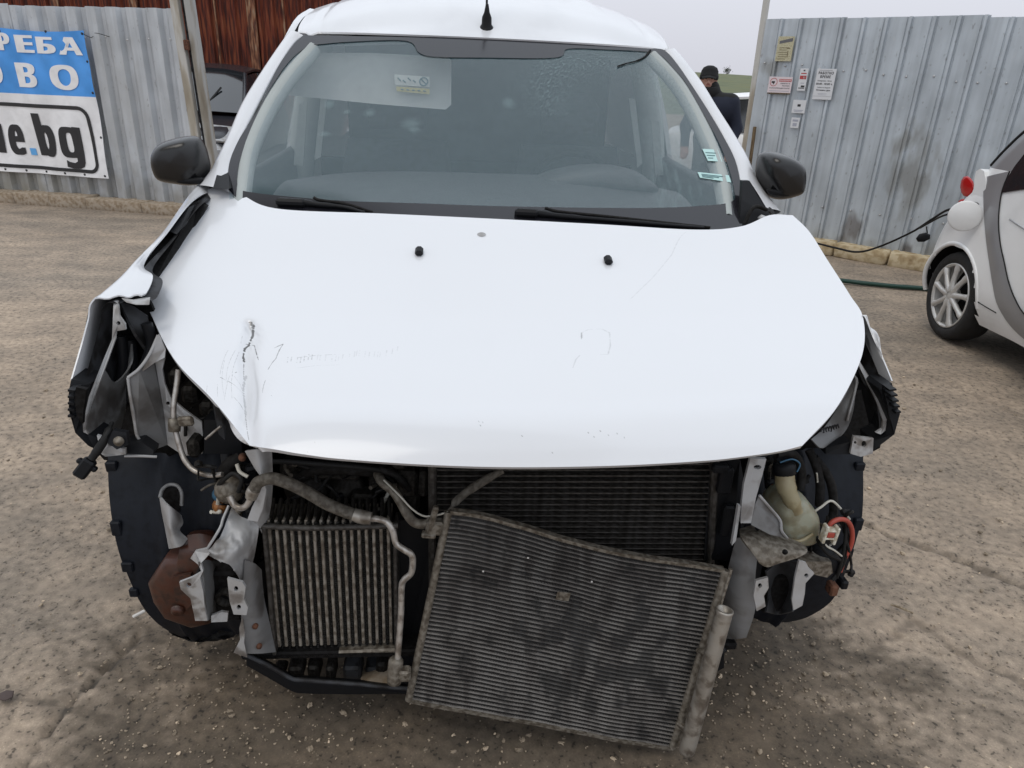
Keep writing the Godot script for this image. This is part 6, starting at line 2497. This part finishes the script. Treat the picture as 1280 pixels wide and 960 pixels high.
	van_tube("torn_rim", [[286, 632, .32], [279, 648, .30], [276, 658, .285], [268, 672, .265], [259, 686, .245]], .0028, mats.inner_white)
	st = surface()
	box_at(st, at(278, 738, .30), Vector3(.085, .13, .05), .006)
	put("rail_cavity_shade", st, mats.deep_black, white_van)  # solid dark box stands for the shade inside the rail
	st = surface()
	add_sheet(st, loft([[at(250, 702, .22), at(262, 700, .27), at(275, 712, .32)], [at(254, 716, .22), at(266, 724, .27), at(278, 735, .32)], [at(257, 745, .22), at(268, 748, .27), at(278, 752, .32)], [at(260, 776, .22), at(270, 768, .27), at(278, 765, .30)]], 14, 8), .004)
	put("rail_side", st, mats.inner_grey, white_van)
	van_plate("bumper_mount", [[238, 698, .235], [244, 689, .235], [259, 686, .238], [262, 692, .235], [257, 698, .225], [251, 704, .22], [254, 714, .215], [250, 722, .212], [254, 740, .212], [256, 760, .212], [259, 776, .212], [244, 776, .212], [242, 766, .212], [238, 748, .212], [226, 737, .212], [224, 728, .212], [240, 722, .212], [252, 715, .214], [248, 706, .22]], .215, .006, mats.plate_metal, null, [[236, 731.5, 3.4, 3.4, .212]])
	van_plate("bumper_mount", [[284, 723, .21], [303, 728, .21], [307, 734, .21], [305, 749, .21], [310, 760, .21], [308, 769, .21], [292, 768, .21], [287, 752, .21]], .21, .006, mats.plate_metal, null, [[295, 736, 2.8, 3.4, .21], [298.5, 759, 2.8, 3.2, .21]])
	van_plate("rail_foot", [[264, 770, .23], [276, 765, .24], [285, 766, .24], [284, 777, .23], [264, 778, .225]], .23, .006, mats.plate_metal)
	st = surface()
	add_lathe(st, toward(at(282, 745, .27), Vector3(0, 0, 1)), [Vector2(.018, -.03), Vector2(.020, .01), Vector2(.014, .014), Vector2(.012, -.01), Vector2(0, -.012)], 14)
	put("tow_eye_socket", st, mats.engine_dark, white_van)
	st = surface()
	add_sheet(st, loft([[at(306, 700, .27), at(318, 704, .28), at(327, 712, .30)], [at(305, 740, .25), at(318, 740, .265), at(330, 745, .30)], [at(302, 775, .245), at(322, 775, .26), at(337, 778, .29)], [at(303, 817, .245), at(325, 817, .255), at(345, 815, .285)]], 18, 10), .005)
	put("cooler_side_panel", st, mats.inner_grey, white_van)
	van_plate("panel_flange", [[303, 772, .235], [306, 792, .235], [305, 803, .235], [309, 822, .235], [292, 816, .235], [300, 800, .235], [299, 785, .235]], .235, .004, mats.plate_metal)
	for q in [[319, 783], [324, 808]]:
		st = surface()
		add_lathe(st, toward(at(q[0], q[1], .252), Vector3(0, 0, 1)), [Vector2(.006, -.004), Vector2(.006, .003), Vector2(0, .004)], 10)
		put("panel_rivet", st, mats.rust, white_van)

func clutter(area: Rect2, l0: float, l1: float, count: int) -> void:
	# slack wires and small plugs crowding the broken corner
	var kinds := [mats.wire_black, mats.wire_black, mats.rubber, mats.wire_black, mats.wire_pale, mats.rubber_dusty]
	for i in count:
		var p := Vector2(rng.randf_range(area.position.x, area.end.x), rng.randf_range(area.position.y, area.end.y))
		var dir := Vector2.from_angle(rng.randf() * TAU) * rng.randf_range(10, 20)
		var pts := []
		for k in 5:
			pts.append([p.x, p.y, rng.randf_range(l0, l1)])
			p += dir
			dir = dir.rotated(rng.randf_range(-.8, .8)) + Vector2(0, 2)
			p = p.clamp(area.position, area.end)
		van_tube("wire", pts, rng.randf_range(.0018, .0045), kinds[i % kinds.size()], null, 6, 24)
		if i % 3 == 0:
			var st := surface()
			box_at(st, at(pts[4][0], pts[4][1], pts[4][2]), Vector3(rng.randf_range(.012, .022), rng.randf_range(.014, .026), .014), .003, Basis.from_euler(Vector3(rng.randf(), rng.randf(), rng.randf() * 2.0)))
			put("wire_plug", st, mats.black_plastic if i % 2 == 0 else mats.engine_dark, white_van)

func van_right_corner() -> void:
	var st := surface()
	clutter(Rect2(232, 480, 66, 84), .44, .55, 9)
	clutter(Rect2(248, 580, 66, 60), .33, .39, 9)
	clutter(Rect2(340, 580, 190, 56), .38, .46, 14)
	clutter(Rect2(962, 572, 60, 30), .36, .42, 6)
	clutter(Rect2(1014, 640, 50, 76), .32, .37, 9)
	van_plate("headlamp_pocket", [[1000, 520, .60], [1060, 450, .62], [1080, 400, .62], [1100, 440, .62], [1112, 500, .60], [1100, 560, .60], [1060, 580, .60], [940, 600, .58], [940, 560, .58]], .62, .01, mats.deep_black)
	van_plate("wing_flange", [[1071, 452, .48], [1075, 452, .48], [1085, 468, .46], [1095, 488, .44], [1103, 506, .42], [1109, 526, .40], [1107, 538, .39], [1101, 543, .385], [1095, 541, .39], [1103, 536, .395], [1104, 526, .40], [1098, 507, .42], [1089, 488, .44], [1079, 468, .46]], .43, .006, mats.inner_white)
	st = surface()
	add_sheet(st, loft([[at(1072, 462, .52), at(1080, 480, .48), at(1088, 488, .45)], [at(1078, 495, .52), at(1090, 508, .47), at(1096, 508, .43)], [at(1084, 520, .51), at(1093, 530, .46), at(1099, 530, .41)], [at(1088, 538, .48), at(1093, 542, .43), at(1097, 540, .40)]], 12, 10), .004)
	put("inner_wing_panel", st, mats.inner_dark, white_van)
	st = surface()
	add_sheet(st, loft([[at(1068, 471, .50), at(1070, 474, .49), at(1071, 478, .48)], [at(1048, 508, .46), at(1058, 512, .45), at(1066, 516, .45)], [at(1030, 535, .42), at(1042, 544, .41), at(1056, 540, .42)], [at(1014, 549, .40), at(1026, 560, .385), at(1036, 557, .40)]], 14, 10), .004)
	var pan := put("headlamp_panel", st, mats.inner_grey, white_van)
	van_tube("panel_rim", [[1068, 470, .488], [1071, 477, .475], [1066, 500, .455], [1059, 526, .43]], .003, mats.inner_white, null)
	for k in 7: van_tube("embossed_mark", [[1026 + k * 3.2, 540 - k * .6 + 2 * sin(k * 2.0), .398], [1028 + k * 3.2, 535 - k * .9, .40], [1030 + k * 3.1, 541 - k, .398]], .0016, mats.inner_dark, pan, 5, 6)
	van_plate("wheel_arch_trim", [[1099, 486, .40], [1103, 481, .405], [1115, 479, .405], [1119, 500, .39], [1125, 517, .38], [1118, 543, .37], [1093, 562, .37], [1092, 551, .385], [1106, 544, .385], [1112, 527, .39], [1106, 506, .40]], .39, .06, mats.black_plastic)
	for k in 5: van_plate("trim_rib", [[1112 + k * 2.0, 487 + k * 7], [1120.5 + k * 1.4, 486 + k * 7], [1121 + k * 1.4, 488 + k * 7], [1112 + k * 2.0, 489.5 + k * 7]], .37, .03, mats.black_plastic)
	van_plate("headlamp_mount", [[1067, 545, .37], [1092, 548, .37], [1091, 567, .36], [1076, 571, .36], [1063, 567, .36]], .365, .006, mats.plate_metal, null, [[1080, 555, 3.2, 4.0, .366], [1069, 553, 1.7, 1.7, .367]])
	van_plate("lamp_rail", [[1032, 560, .39], [1064, 552, .38], [1063, 568, .37], [1032, 568, .38]], .38, .03, mats.black_plastic)
	# radiator support upright and its gusset
	van_plate("radiator_support", [[938, 573, .285], [958, 574, .285], [953, 594, .28], [945, 622, .27], [939, 654, .26], [926, 654, .26], [927, 632, .265], [930, 605, .275]], .27, .008, mats.inner_white, null, [[947, 584, 5.0, 2.8, .282]])
	van_plate("support_edge", [[923, 632, .255], [926, 633, .255], [920, 676, .235], [915, 682, .235]], .25, .01, mats.inner_white)
	van_plate("gusset_plate", [[949, 620, .275], [975, 650, .265], [977, 663, .255], [984, 673, .25], [962, 668, .25], [939, 656, .258], [944, 630, .27]], .26, .004, mats.inner_grey)
	van_tube("gusset_rim", [[949, 619, .272], [962, 634, .267], [975, 650, .262], [977, 663, .252], [984, 673, .248]], .003, mats.inner_white)
	st = surface()
	add_sheet(st, loft([[at(924, 661, .30), at(945, 656, .31), at(970, 660, .32), at(985, 672, .32)], [at(927, 672, .25), at(948, 672, .25), at(972, 674, .25), at(1004, 680, .25)], [at(944, 696, .215), at(958, 694, .212), at(978, 690, .212), at(1009, 690, .215)], [at(949, 704, .21), at(959, 709, .205), at(975, 704, .205), at(996, 698, .208)]], 14, 20), .006)
	put("rail_shelf", st, mats.dirty_alloy, white_van)
	for q in [[947, 660, .285], [953, 660, .285], [981, 690, .21]]:
		st = surface()
		add_lathe(st, toward(at(q[0], q[1], q[2] - .006), Vector3(0, .7, 1)), [Vector2(.006, 0), Vector2(.005, .004), Vector2(0, .005)], 10)
		put("shelf_bolt", st, mats.deep_black, white_van)
	st = surface()
	add_sheet(st, loft([[at(920, 672, .29), at(932, 676, .27), at(946, 700, .25)], [at(908, 720, .28), at(926, 725, .255), at(944, 728, .245)], [at(902, 760, .28), at(924, 762, .25), at(944, 762, .24)], [at(905, 798, .28), at(920, 799, .25), at(933, 797, .24)]], 18, 10), .005)
	put("cooler_side_panel", st, mats.inner_grey, white_van)
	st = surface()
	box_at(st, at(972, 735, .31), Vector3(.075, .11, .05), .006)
	put("rail_cavity_shade", st, mats.deep_black, white_van)  # dark box for the shade inside the right rail
	van_plate("bumper_mount", [[945, 726, .205], [960, 722, .205], [961, 735, .205], [955, 745, .205], [957, 758, .205], [946, 764, .205], [942, 745, .205]], .205, .006, mats.plate_metal, null, [[950, 732, 2.6, 3.0, .205]])
	van_plate("bumper_mount", [[999, 701, .21], [1008, 704, .21], [1011, 710, .21], [1018, 717, .21], [1007, 729, .21], [1006, 742, .21], [1003, 757, .21], [992, 763, .21], [990, 750, .21], [994, 722, .21]], .21, .006, mats.plate_metal, null, [[1008, 719.5, 2.8, 2.8, .21]])
	st = surface()
	add_sheet(st, loft([[at(958, 715, .23), at(975, 702, .26), at(996, 702, .24)], [at(962, 740, .28), at(975, 735, .32), at(993, 735, .26)], [at(958, 765, .23), at(972, 768, .28), at(990, 764, .23)]], 8, 10), .004)
	put("rail_side", st, mats.inner_dark, white_van)
	# relay block with its plug
	van_plate("relay_block", [[1000, 702, .30], [1039, 702, .31], [1041, 716, .31], [1034, 722, .31], [1012, 717, .30]], .30, .04, mats.dirty_alloy)
	st = surface()
	box_at(st, at(1053, 728, .34), Vector3(.018, .024, .03), .004)
	put("plug", st, mats.black_plastic, white_van)
	st = surface()
	box_at(st, at(1040, 735, .33), Vector3(.02, .03, .03), .004)
	put("rusty_clip", st, mats.rust, white_van)
	# fluid bottle with slanted neck and black cap
	var axis := (at(983, 588, .345) - at(988, 640, .315)).normalized()
	var ol := px_curve([[961, 628], [968, 617], [978, 612], [998, 614], [1008, 624], [1017, 637], [1018, 655], [1014, 671], [998, 676], [982, 674], [966, 662], [961, 645]], .36, 36)
	st = surface()
	add_pillow(st, ol, Vector3(0, .1, 1).normalized(), .055, .07, 8, .38)
	var bottle := put("fluid_reservoir", st, mats.bottle_plastic, white_van)
	st = surface()
	add_tube(st, [at(981, 594, .345), at(982, 606, .335), at(988, 622, .325), at(996, 640, .318)], [.021, .0215, .019, .016], 14, 16)
	put("reservoir_neck", st, mats.bottle_neck, bottle)
	st = surface()
	add_lathe(st, toward(at(981, 592, .347), axis), [Vector2(.020, -.004), Vector2(.024, 0), Vector2(.025, .018), Vector2(.022, .024), Vector2(.012, .026), Vector2(.0, .025)], 18)
	put("reservoir_cap", st, mats.black_plastic, bottle)
	st = surface()
	add_tube(st, [at(962, 661, .30), at(985, 674, .295), at(1000, 676, .295), at(1016, 668, .305)], .004, 6, 16)
	put("reservoir_seam", st, mats.bottle_neck, bottle)
	# wiring
	van_tube("red_cable", [[1034, 662, .30], [1040, 653, .30], [1050, 649, .31], [1060, 652, .32], [1065, 664, .33], [1064, 680, .33], [1056, 698, .33], [1050, 714, .33]], .0055, mats.wire_red, null, 8, 40)
	st = surface()
	var c := at(1037, 667, .285)
	var tilt := Basis(Vector3.BACK, -.08)
	for q in [[-.013, .0, .007, .044], [.013, -.002, .007, .044]]: box_at(st, c + tilt * Vector3(q[0], q[1], 0), Vector3(q[2], q[3], .02), .002, tilt)
	for y in [.010, -.010]: box_at(st, c + tilt * Vector3(0, y, -.002), Vector3(.03, .005, .02), .0015, tilt)
	put("white_connector", st, mats.white_plastic, white_van)
	st = surface()
	box_at(st, c + Vector3(0, 0, .0), Vector3(.018, .014, .016), .002, tilt)
	put("red_connector", st, mats.wire_red, white_van)
	st = surface()
	box_at(st, c + tilt * Vector3(0, -.026, -.01), Vector3(.024, .026, .02), .005, tilt)
	put("connector_socket", st, mats.wire_black, white_van)
	van_tube("wiring_loom", [[1030, 676, .29], [1034, 683, .285], [1043, 688, .29], [1052, 695, .31]], .0022, mats.wire_pale)
	for q in [[[1011, 562, .42], [1020, 582, .40], [1025, 605, .39], [1024, 632, .38]], [[1018, 572, .41], [1032, 590, .40], [1040, 610, .39], [1042, 640, .38], [1036, 655, .36]], [[970, 568, .36], [985, 566, .37], [996, 572, .38], [1002, 592, .38], [1000, 612, .37]]]:
		van_tube("rubber_hose", q, .010, mats.rubber)
	van_tube("wiring_loom", [[1017, 640, .33], [1026, 634, .33], [1039, 626, .34], [1052, 637, .345], [1062, 649, .345]], .0028, mats.wire_pale)
	van_tube("wiring_loom", [[1058, 655, .335], [1056, 680, .325], [1052, 700, .32], [1046, 722, .32]], .004, mats.wire_black)
	van_tube("wiring_loom", [[1016, 655, .32], [1022, 675, .31], [1034, 692, .31], [1050, 700, .315]], .004, mats.wire_black)
	van_tube("wiring_loom", [[1050, 650, .345], [1060, 670, .34], [1058, 692, .33], [1050, 712, .325], [1040, 725, .32]], .005, mats.wire_black)
	van_tube("wiring_loom", [[975, 578, .34], [990, 574, .34], [1000, 580, .34], [996, 590, .335]], .0018, mats.wire_blue)
	st = surface()
	add_pillow(st, px_curve([[1012, 690], [1026, 684], [1044, 690], [1050, 704], [1036, 712], [1016, 706]], .35, 18), Vector3(0, 0, 1), .03, .03, 4, .5)
	put("horn", st, mats.black_plastic, white_van)
	van_plate("lower_bracket", [[955, 575, .40], [972, 572, .40], [968, 600, .40], [958, 612, .40]], .4, .01, mats.deep_black)

func van_coolers() -> void:
	# intercooler: bars standing in a frame
	var inter := Node3D.new()
	inter.name = "intercooler"
	white_van.add_child(inter, true)
	var tl := at(333, 657, .325)
	var tr := at(492, 656, .325)
	var bl := at(346, 815, .30)
	var br := at(494, 809, .30)
	var back := Vector3(0, .02, -.075)
	var n := 17
	for i in n:
		var u := (i + .35) / n
		var a := tl.lerp(tr, u)
		var b := bl.lerp(br, u)
		var st := surface()
		var dir := (b - a).normalized()
		var mid_: Vector3 = (a + b) * .5 + back * .5
		var x := (tr - tl).normalized()
		var y := -dir
		add_box(st, Transform3D(Basis(x, y, x.cross(y)).orthonormalized(), mid_), Vector3(.0068, (b - a).length(), .075), .0014)
		put("tube", st, mats.bar_alloy, inter)
	var st := surface()
	var g := []
	for j in 31:
		var r := []
		for i in 69:
			var p := tl.lerp(tr, i / 68.0).lerp(bl.lerp(br, i / 68.0), j / 30.0)
			r.append(p + back * .16)
		g.append(r)
	add_grid(st, g)
	# fine louvres between the tubes
	for i in n:
		for j in 60:
			var u := (i + .35 + .5) / n
			var p := tl.lerp(tr, u).lerp(bl.lerp(br, u), (j + .5) / 60.0) + back * .10
			box_at(st, p, Vector3(.0058, .0012, .008), .0003, Basis(Vector3.BACK, .35 * (1 - 2 * (j % 2))))
	stuff(put("fin_core", st, mats.fin_core, inter))
	st = surface()
	add_bar(st, bl + Vector3(-.004, -.006, -.03), br + Vector3(.004, -.004, -.03), .08, .014, .004, Vector3.UP)
	put("bottom_tank", st, mats.dirty_alloy, inter)
	for q in [[tl, bl, -.002], [tr, br, .004]]:
		st = surface()
		add_bar(st, q[0] + Vector3(q[2], .0, -.02), q[1] + Vector3(q[2], 0, -.02), .008, .07, .002)
		put("side_plate", st, mats.fin_tube_dark, inter)
	# its ribbed top, seen from above
	for i in n:
		var p := tl.lerp(tr, (i + .5) / n)
		st = surface()
		add_bar(st, p + Vector3(.0, .004, .002), p + Vector3(-.008, .020, -.075), .0085, .010, .003, Vector3.UP)
		put("top_rib", st, mats.engine_dark, inter)
	st = surface()
	add_tube(st, [tl + Vector3(-.01, .004, .006), tl.lerp(tr, .3) + Vector3(0, -.001, .008), tl.lerp(tr, .7) + Vector3(0, .001, .008), tr + Vector3(.01, .002, .006)], .007, 8, 20)
	put("top_bead", st, mats.fin_tube_dark, inter)
	# radiator behind
	var rad := Node3D.new()
	rad.name = "radiator"
	white_van.add_child(rad, true)
	tl = at(545, 574, .375)
	tr = at(886, 574, .375)
	bl = at(545, 770, .355)
	br = at(878, 770, .355)
	var rn := 29
	for j in rn:
		var v := (j + .5) / rn
		var a := tl.lerp(bl, v)
		var b := tr.lerp(br, v)
		st = surface()
		add_bar(st, a, b, .0036, .020, .0008)
		put("tube", st, mats.fin_tube_dark, rad)
	st = surface()
	g = []
	for j in 3:
		var r := []
		for i in 3: r.append(tl.lerp(tr, i / 2.0).lerp(bl.lerp(br, i / 2.0), j / 2.0) + Vector3(0, 0, -.008))
		g.append(r)
	add_sheet(st, g, .02)
	put("fin_core", st, mats.fin_core, rad)
	for q in [[tl, bl, -1], [tr, br, 1]]:
		st = surface()
		add_bar(st, q[0] + Vector3(q[2] * .008, .01, .004), q[1] + Vector3(q[2] * .008, 0, .004), .016, .04, .004)
		put("end_tank", st, mats.fin_tube_dark, rad)
	# black shroud beside it
	van_plate("fan_shroud", [[888, 574, .37], [925, 574, .36], [930, 600, .35], [924, 640, .33], [915, 684, .31], [918, 700, .31], [880, 700, .35], [883, 640, .36]], .35, .03, mats.black_plastic)
	for q in [[906, 600, 20, 40], [908, 650, 16, 50], [915, 690, 30, 14], [900, 585, 24, 12]]:
		st = surface()
		box_at(st, at(q[0], q[1], .335), Vector3(q[2] * .0015, q[3] * .0016, .02), .004)
		put("shroud_rib", st, mats.black_plastic, white_van)
	van_plate("fan_shroud", [[498, 650, .36], [545, 650, .37], [545, 860, .33], [500, 860, .33]], .35, .03, mats.black_plastic)
	van_plate("shroud_frame", [[536, 574, .36], [546, 574, .36], [546, 650, .35], [536, 650, .35]], .35, .02, mats.engine_dark)
	st = surface()
	for q in [[470, 600, 22], [510, 590, 14]]: box_at(st, at(q[0], q[1], .44), Vector3(.03, .03, .03), .006)
	put("hose_bracket", st, mats.engine_dark, white_van)

func van_plumbing() -> void:
	# dusty air conditioning hose with crimped ends
	var hose := van_tube("refrigerant_hose", [[318, 612, .30], [323, 603, .30], [340, 598, .29], [363, 605, .28], [385, 616, .275], [411, 631, .27], [444, 644, .265]], .0125, mats.rubber_dusty, null, 12, 50)
	van_tube("crimp", [[442, 643, .264], [452, 646, .262], [464, 648, .26]], [.0135, .0145, .0135], mats.alloy, hose, 12, 8)
	van_tube("crimp", [[314, 622, .30], [316, 615, .30], [319, 610, .30]], [.012, .0135, .012], mats.alloy, hose, 12, 8)
	van_tube("bent_pipe", [[314, 622, .30], [309, 631, .30], [301, 635, .30], [292, 630, .305], [287, 620, .31]], .0068, mats.pipe_alloy, hose, 10, 24)
	van_tube("bent_pipe", [[463, 648, .26], [474, 649, .255], [484, 653, .25], [491, 664, .245], [495, 679, .24], [505, 687, .235], [513, 692, .235], [516, 700, .235], [514, 716, .235], [505, 725, .235], [502, 735, .235], [501, 770, .225], [497, 824, .205]], .0068, mats.pipe_alloy, hose, 10, 90)
	var st := surface()
	var c := at(494, 838, .20)
	add_lathe(st, toward(c, at(497, 800, .21) - c), [Vector2(0, -.030), Vector2(.015, -.030), Vector2(.016, -.02), Vector2(.016, .024), Vector2(.012, .030), Vector2(0, .031)], 16)
	put("pipe_fitting", st, mats.dirty_alloy, hose)
	st = surface()
	box_at(st, at(506, 842, .195), Vector3(.026, .030, .024), .004)
	put("pipe_block", st, mats.dirty_alloy, hose)
	van_tube("upper_pipe", [[472, 592, .40], [478, 603, .37], [491, 613, .35], [501, 628, .33], [508, 641, .315], [517, 652, .30], [527, 655, .295], [537, 654, .29]], .0105, mats.dirty_alloy, null, 12, 40)
	van_tube("probe_wire", [[480, 600, .36], [500, 620, .32], [515, 636, .305], [530, 645, .295], [545, 644, .285], [560, 640, .28]], .0022, mats.wire_pale, null, 5, 30)

# ------------------------------------------------------------------ the torn-off cooler leaning on the ground in front
func build_condenser() -> void:
	var foot := at(840, 937, .16)
	var o := thing("condenser", "bent dirty grey cooler core torn loose, leaning slanted on the ground before the van", "condenser", van_frame * Transform3D(Basis(), Vector3(.1, 0, -.17)))
	var shift := Vector3(.1, 0, -.17)
	var holder := func(st: SurfaceTool, called: String, m: Material) -> MeshInstance3D:
		var r := put(called, st, m, o)
		r.position = -shift
		return r
	var top := []
	for q in [[563, 640, .280], [590, 643, .279], [620, 650, .276], [655, 660, .273], [699, 674, .268], [735, 684, .266], [767, 691, .262], [811, 699, .256], [855, 705, .248], [905, 713, .240]]: top.append(at(q[0], q[1], q[2]))
	var bot := []
	for q in [[513, 876, .200], [549, 883, .196], [585, 889, .192], [622, 896, .188], [658, 902, .184], [695, 909, .180], [731, 915, .176], [767, 922, .170], [804, 929, .165], [838, 936, .160]]: bot.append(at(q[0], q[1], q[2]))
	var tp := curve(top, 46)
	var bp := curve(bot, 46)
	var wave := noise(17, 9.0, 2)
	var point := func(u: float, v: float, out: float) -> Vector3:
		var f := u * 45.0
		var i := mini(int(f), 44)
		var a: Vector3 = tp[i].lerp(tp[i + 1], f - i)
		var b: Vector3 = bp[i].lerp(bp[i + 1], f - i)
		var p := a.lerp(b, v)
		var dent := .016 * exp(-pow((u - .52) / .16, 2.0) - pow((v - .30) / .25, 2.0)) - .010 * exp(-pow((u - .75) / .15, 2.0) - pow((v - .75) / .3, 2.0))
		return p + Vector3(0, .12, 1) * (out - dent) + Vector3(0, 1, 0) * wave.get_noise_2d(u * .8, v * .8) * .0012
	# oily wet patches, mostly on the lower right half
	var blot := noise(37, 3.6, 4)
	var soaked := func(u: float, v: float) -> float:
		var w := exp(-pow((u - .66) / .32, 2.0) - pow((v - .60) / .30, 2.0))
		var e := blot.get_noise_2d(u * 2.6, v * 1.2) + .62 * w - .36
		return 1.0 - .58 * clampf(e * 5.0, 0.0, 1.0)
	var rows := 44
	for j in rows:
		var v := (j + .5) / rows
		var pts := []
		for i in 81: pts.append(point.call(i / 80.0, v, .0))
		var st := surface()
		# flat tube: thin section swept along the row
		var g := []
		for c in [[-.0010, -.012], [-.0010, .0], [0.0, .0010], [.0010, .0], [.0010, -.012]]:
			var r := []
			for p in pts: r.append(p + Vector3(0, -c[0], c[1]))
			g.append(r)
		for i in g.size() - 1:
			for k in 80:
				for c in [[0, 0], [0, 1], [1, 1], [0, 0], [1, 1], [1, 0]]:
					st.set_color(grey(soaked.call((k + c[1]) / 80.0, v)))
					st.add_vertex(g[i + c[0]][k + c[1]])
		holder.call(st, "tube", mats.torn_tube)
	var st := surface()
	var gf := []
	for j in 40:
		var r := []
		for i in 46: r.append(point.call(i / 45.0, j / 39.0, -.0055))
		gf.append(r)
	add_sheet(st, gf, .006)
	holder.call(st, "backing_fins", mats.torn_core)
	# fins between the tubes, some flattened and clogged
	st = surface()
	var clog := noise(29, 2.6, 3)
	for j in rows + 1:
		var v := float(j) / rows
		if j == 0 or j == rows: continue
		for i in 190:
			var u := (i + .5 + .25 * rng.randf()) / 190.0
			var wet := exp(-pow((u - .66) / .30, 2.0) - pow((v - .62) / .26, 2.0))
			if soaked.call(u, v) < .55 and i % 3 != 0 or clog.get_noise_2d(u * 4.2, v * 1.5) + .3 * wet > .5: continue
			var a: Vector3 = point.call(u, v - .36 / rows, -.0028)
			var b: Vector3 = point.call(u + .0016 * (1 - 2 * (i % 2)), v + .36 / rows, -.0028)
			var w := Vector3(.0007, 0, 0)
			var d := Vector3(0, 0, -.004)
			quad(st, a - w, a + w, b + w, b - w)
			quad(st, a + w, a + w + d, b + w + d, b + w)
	stuff(holder.call(st, "fins", mats.torn_fin))
	# frame rails
	for q in [[0.0, -.004, "end_tank", .0085], [1.0, .004, "end_tank", .0085]]:
		var pts := []
		for j in 12: pts.append(point.call(q[0], j / 11.0, -.002) + Vector3(q[1], 0, 0))
		st = surface()
		add_tube(st, pts, q[3], 10, 24)
		holder.call(st, q[2], mats.dirty_alloy)
	var pts2 := []
	for j in 12: pts2.append(point.call(1.0, j / 11.0, -.006) + Vector3(.017, 0, 0))
	st = surface()
	add_tube(st, pts2, .005, 8, 24)
	holder.call(st, "side_rail", mats.fin_tube)
	for v in [0.0, 1.0]:
		var a := []
		var b := []
		for i in 31:
			a.append(point.call(i / 30.0, v, .004) + Vector3(0, .004, 0))
			b.append(point.call(i / 30.0, v, .004) + Vector3(0, -.004, 0))
		st = surface()
		add_sheet(st, [a, b], .014)
		holder.call(st, "frame_rail", mats.dirty_alloy)
	# receiver bottle along the right side
	st = surface()
	var ra := at(906, 762, .185)
	var rb := at(858, 940, .135)
	var ax := (ra - rb).normalized()
	var len_ := (ra - rb).length()
	add_lathe(st, toward(rb, ax), [Vector2(0, -.004), Vector2(.014, -.004), Vector2(.0175, .004), Vector2(.0180, .03), Vector2(.0180, len_ - .01), Vector2(.0190, len_ - .004), Vector2(.0188, len_), Vector2(.0155, len_ + .001), Vector2(.0145, len_ - .010), Vector2(0, len_ - .012)], 22)
	holder.call(st, "receiver_bottle", mats.alloy)
	st = surface()
	for v in [.3, .86]:
		var p: Vector3 = ra.lerp(rb, v)
		var q: Vector3 = point.call(1.0, .22 + v * .74, -.004)
		add_bar(st, p, q, .020, .012, .003)
	holder.call(st, "bottle_bracket", mats.dirty_alloy)
	# pipe flange at the upper left corner
	st = surface()
	box_at(st, at(543, 658, .278), Vector3(.036, .034, .026), .005, Basis(Vector3.BACK, -.1))
	box_at(st, at(541, 648, .270), Vector3(.012, .060, .014), .003, Basis(Vector3.BACK, -.25))
	box_at(st, at(536, 668, .272), Vector3(.030, .012, .018), .003, Basis(Vector3.BACK, -.1))
	holder.call(st, "pipe_flange", mats.dirty_alloy)
	# stuck-on leaf of paper and pale chips in the fins
	for q in [[.50, .30, .030, .022], [.20, .26, .004, .004], [.60, .18, .004, .004], [.36, .14, .004, .004]]:
		st = surface()
		var p: Vector3 = point.call(q[0], q[1], .003)
		box_at(st, p, Vector3(q[2], q[3], .0012), .0004, Basis(Vector3.BACK, -.16))
		holder.call(st, "maker_label" if q[2] > .01 else "grit_chip", mats.dirty_alloy if q[2] > .01 else mats.chip_white)
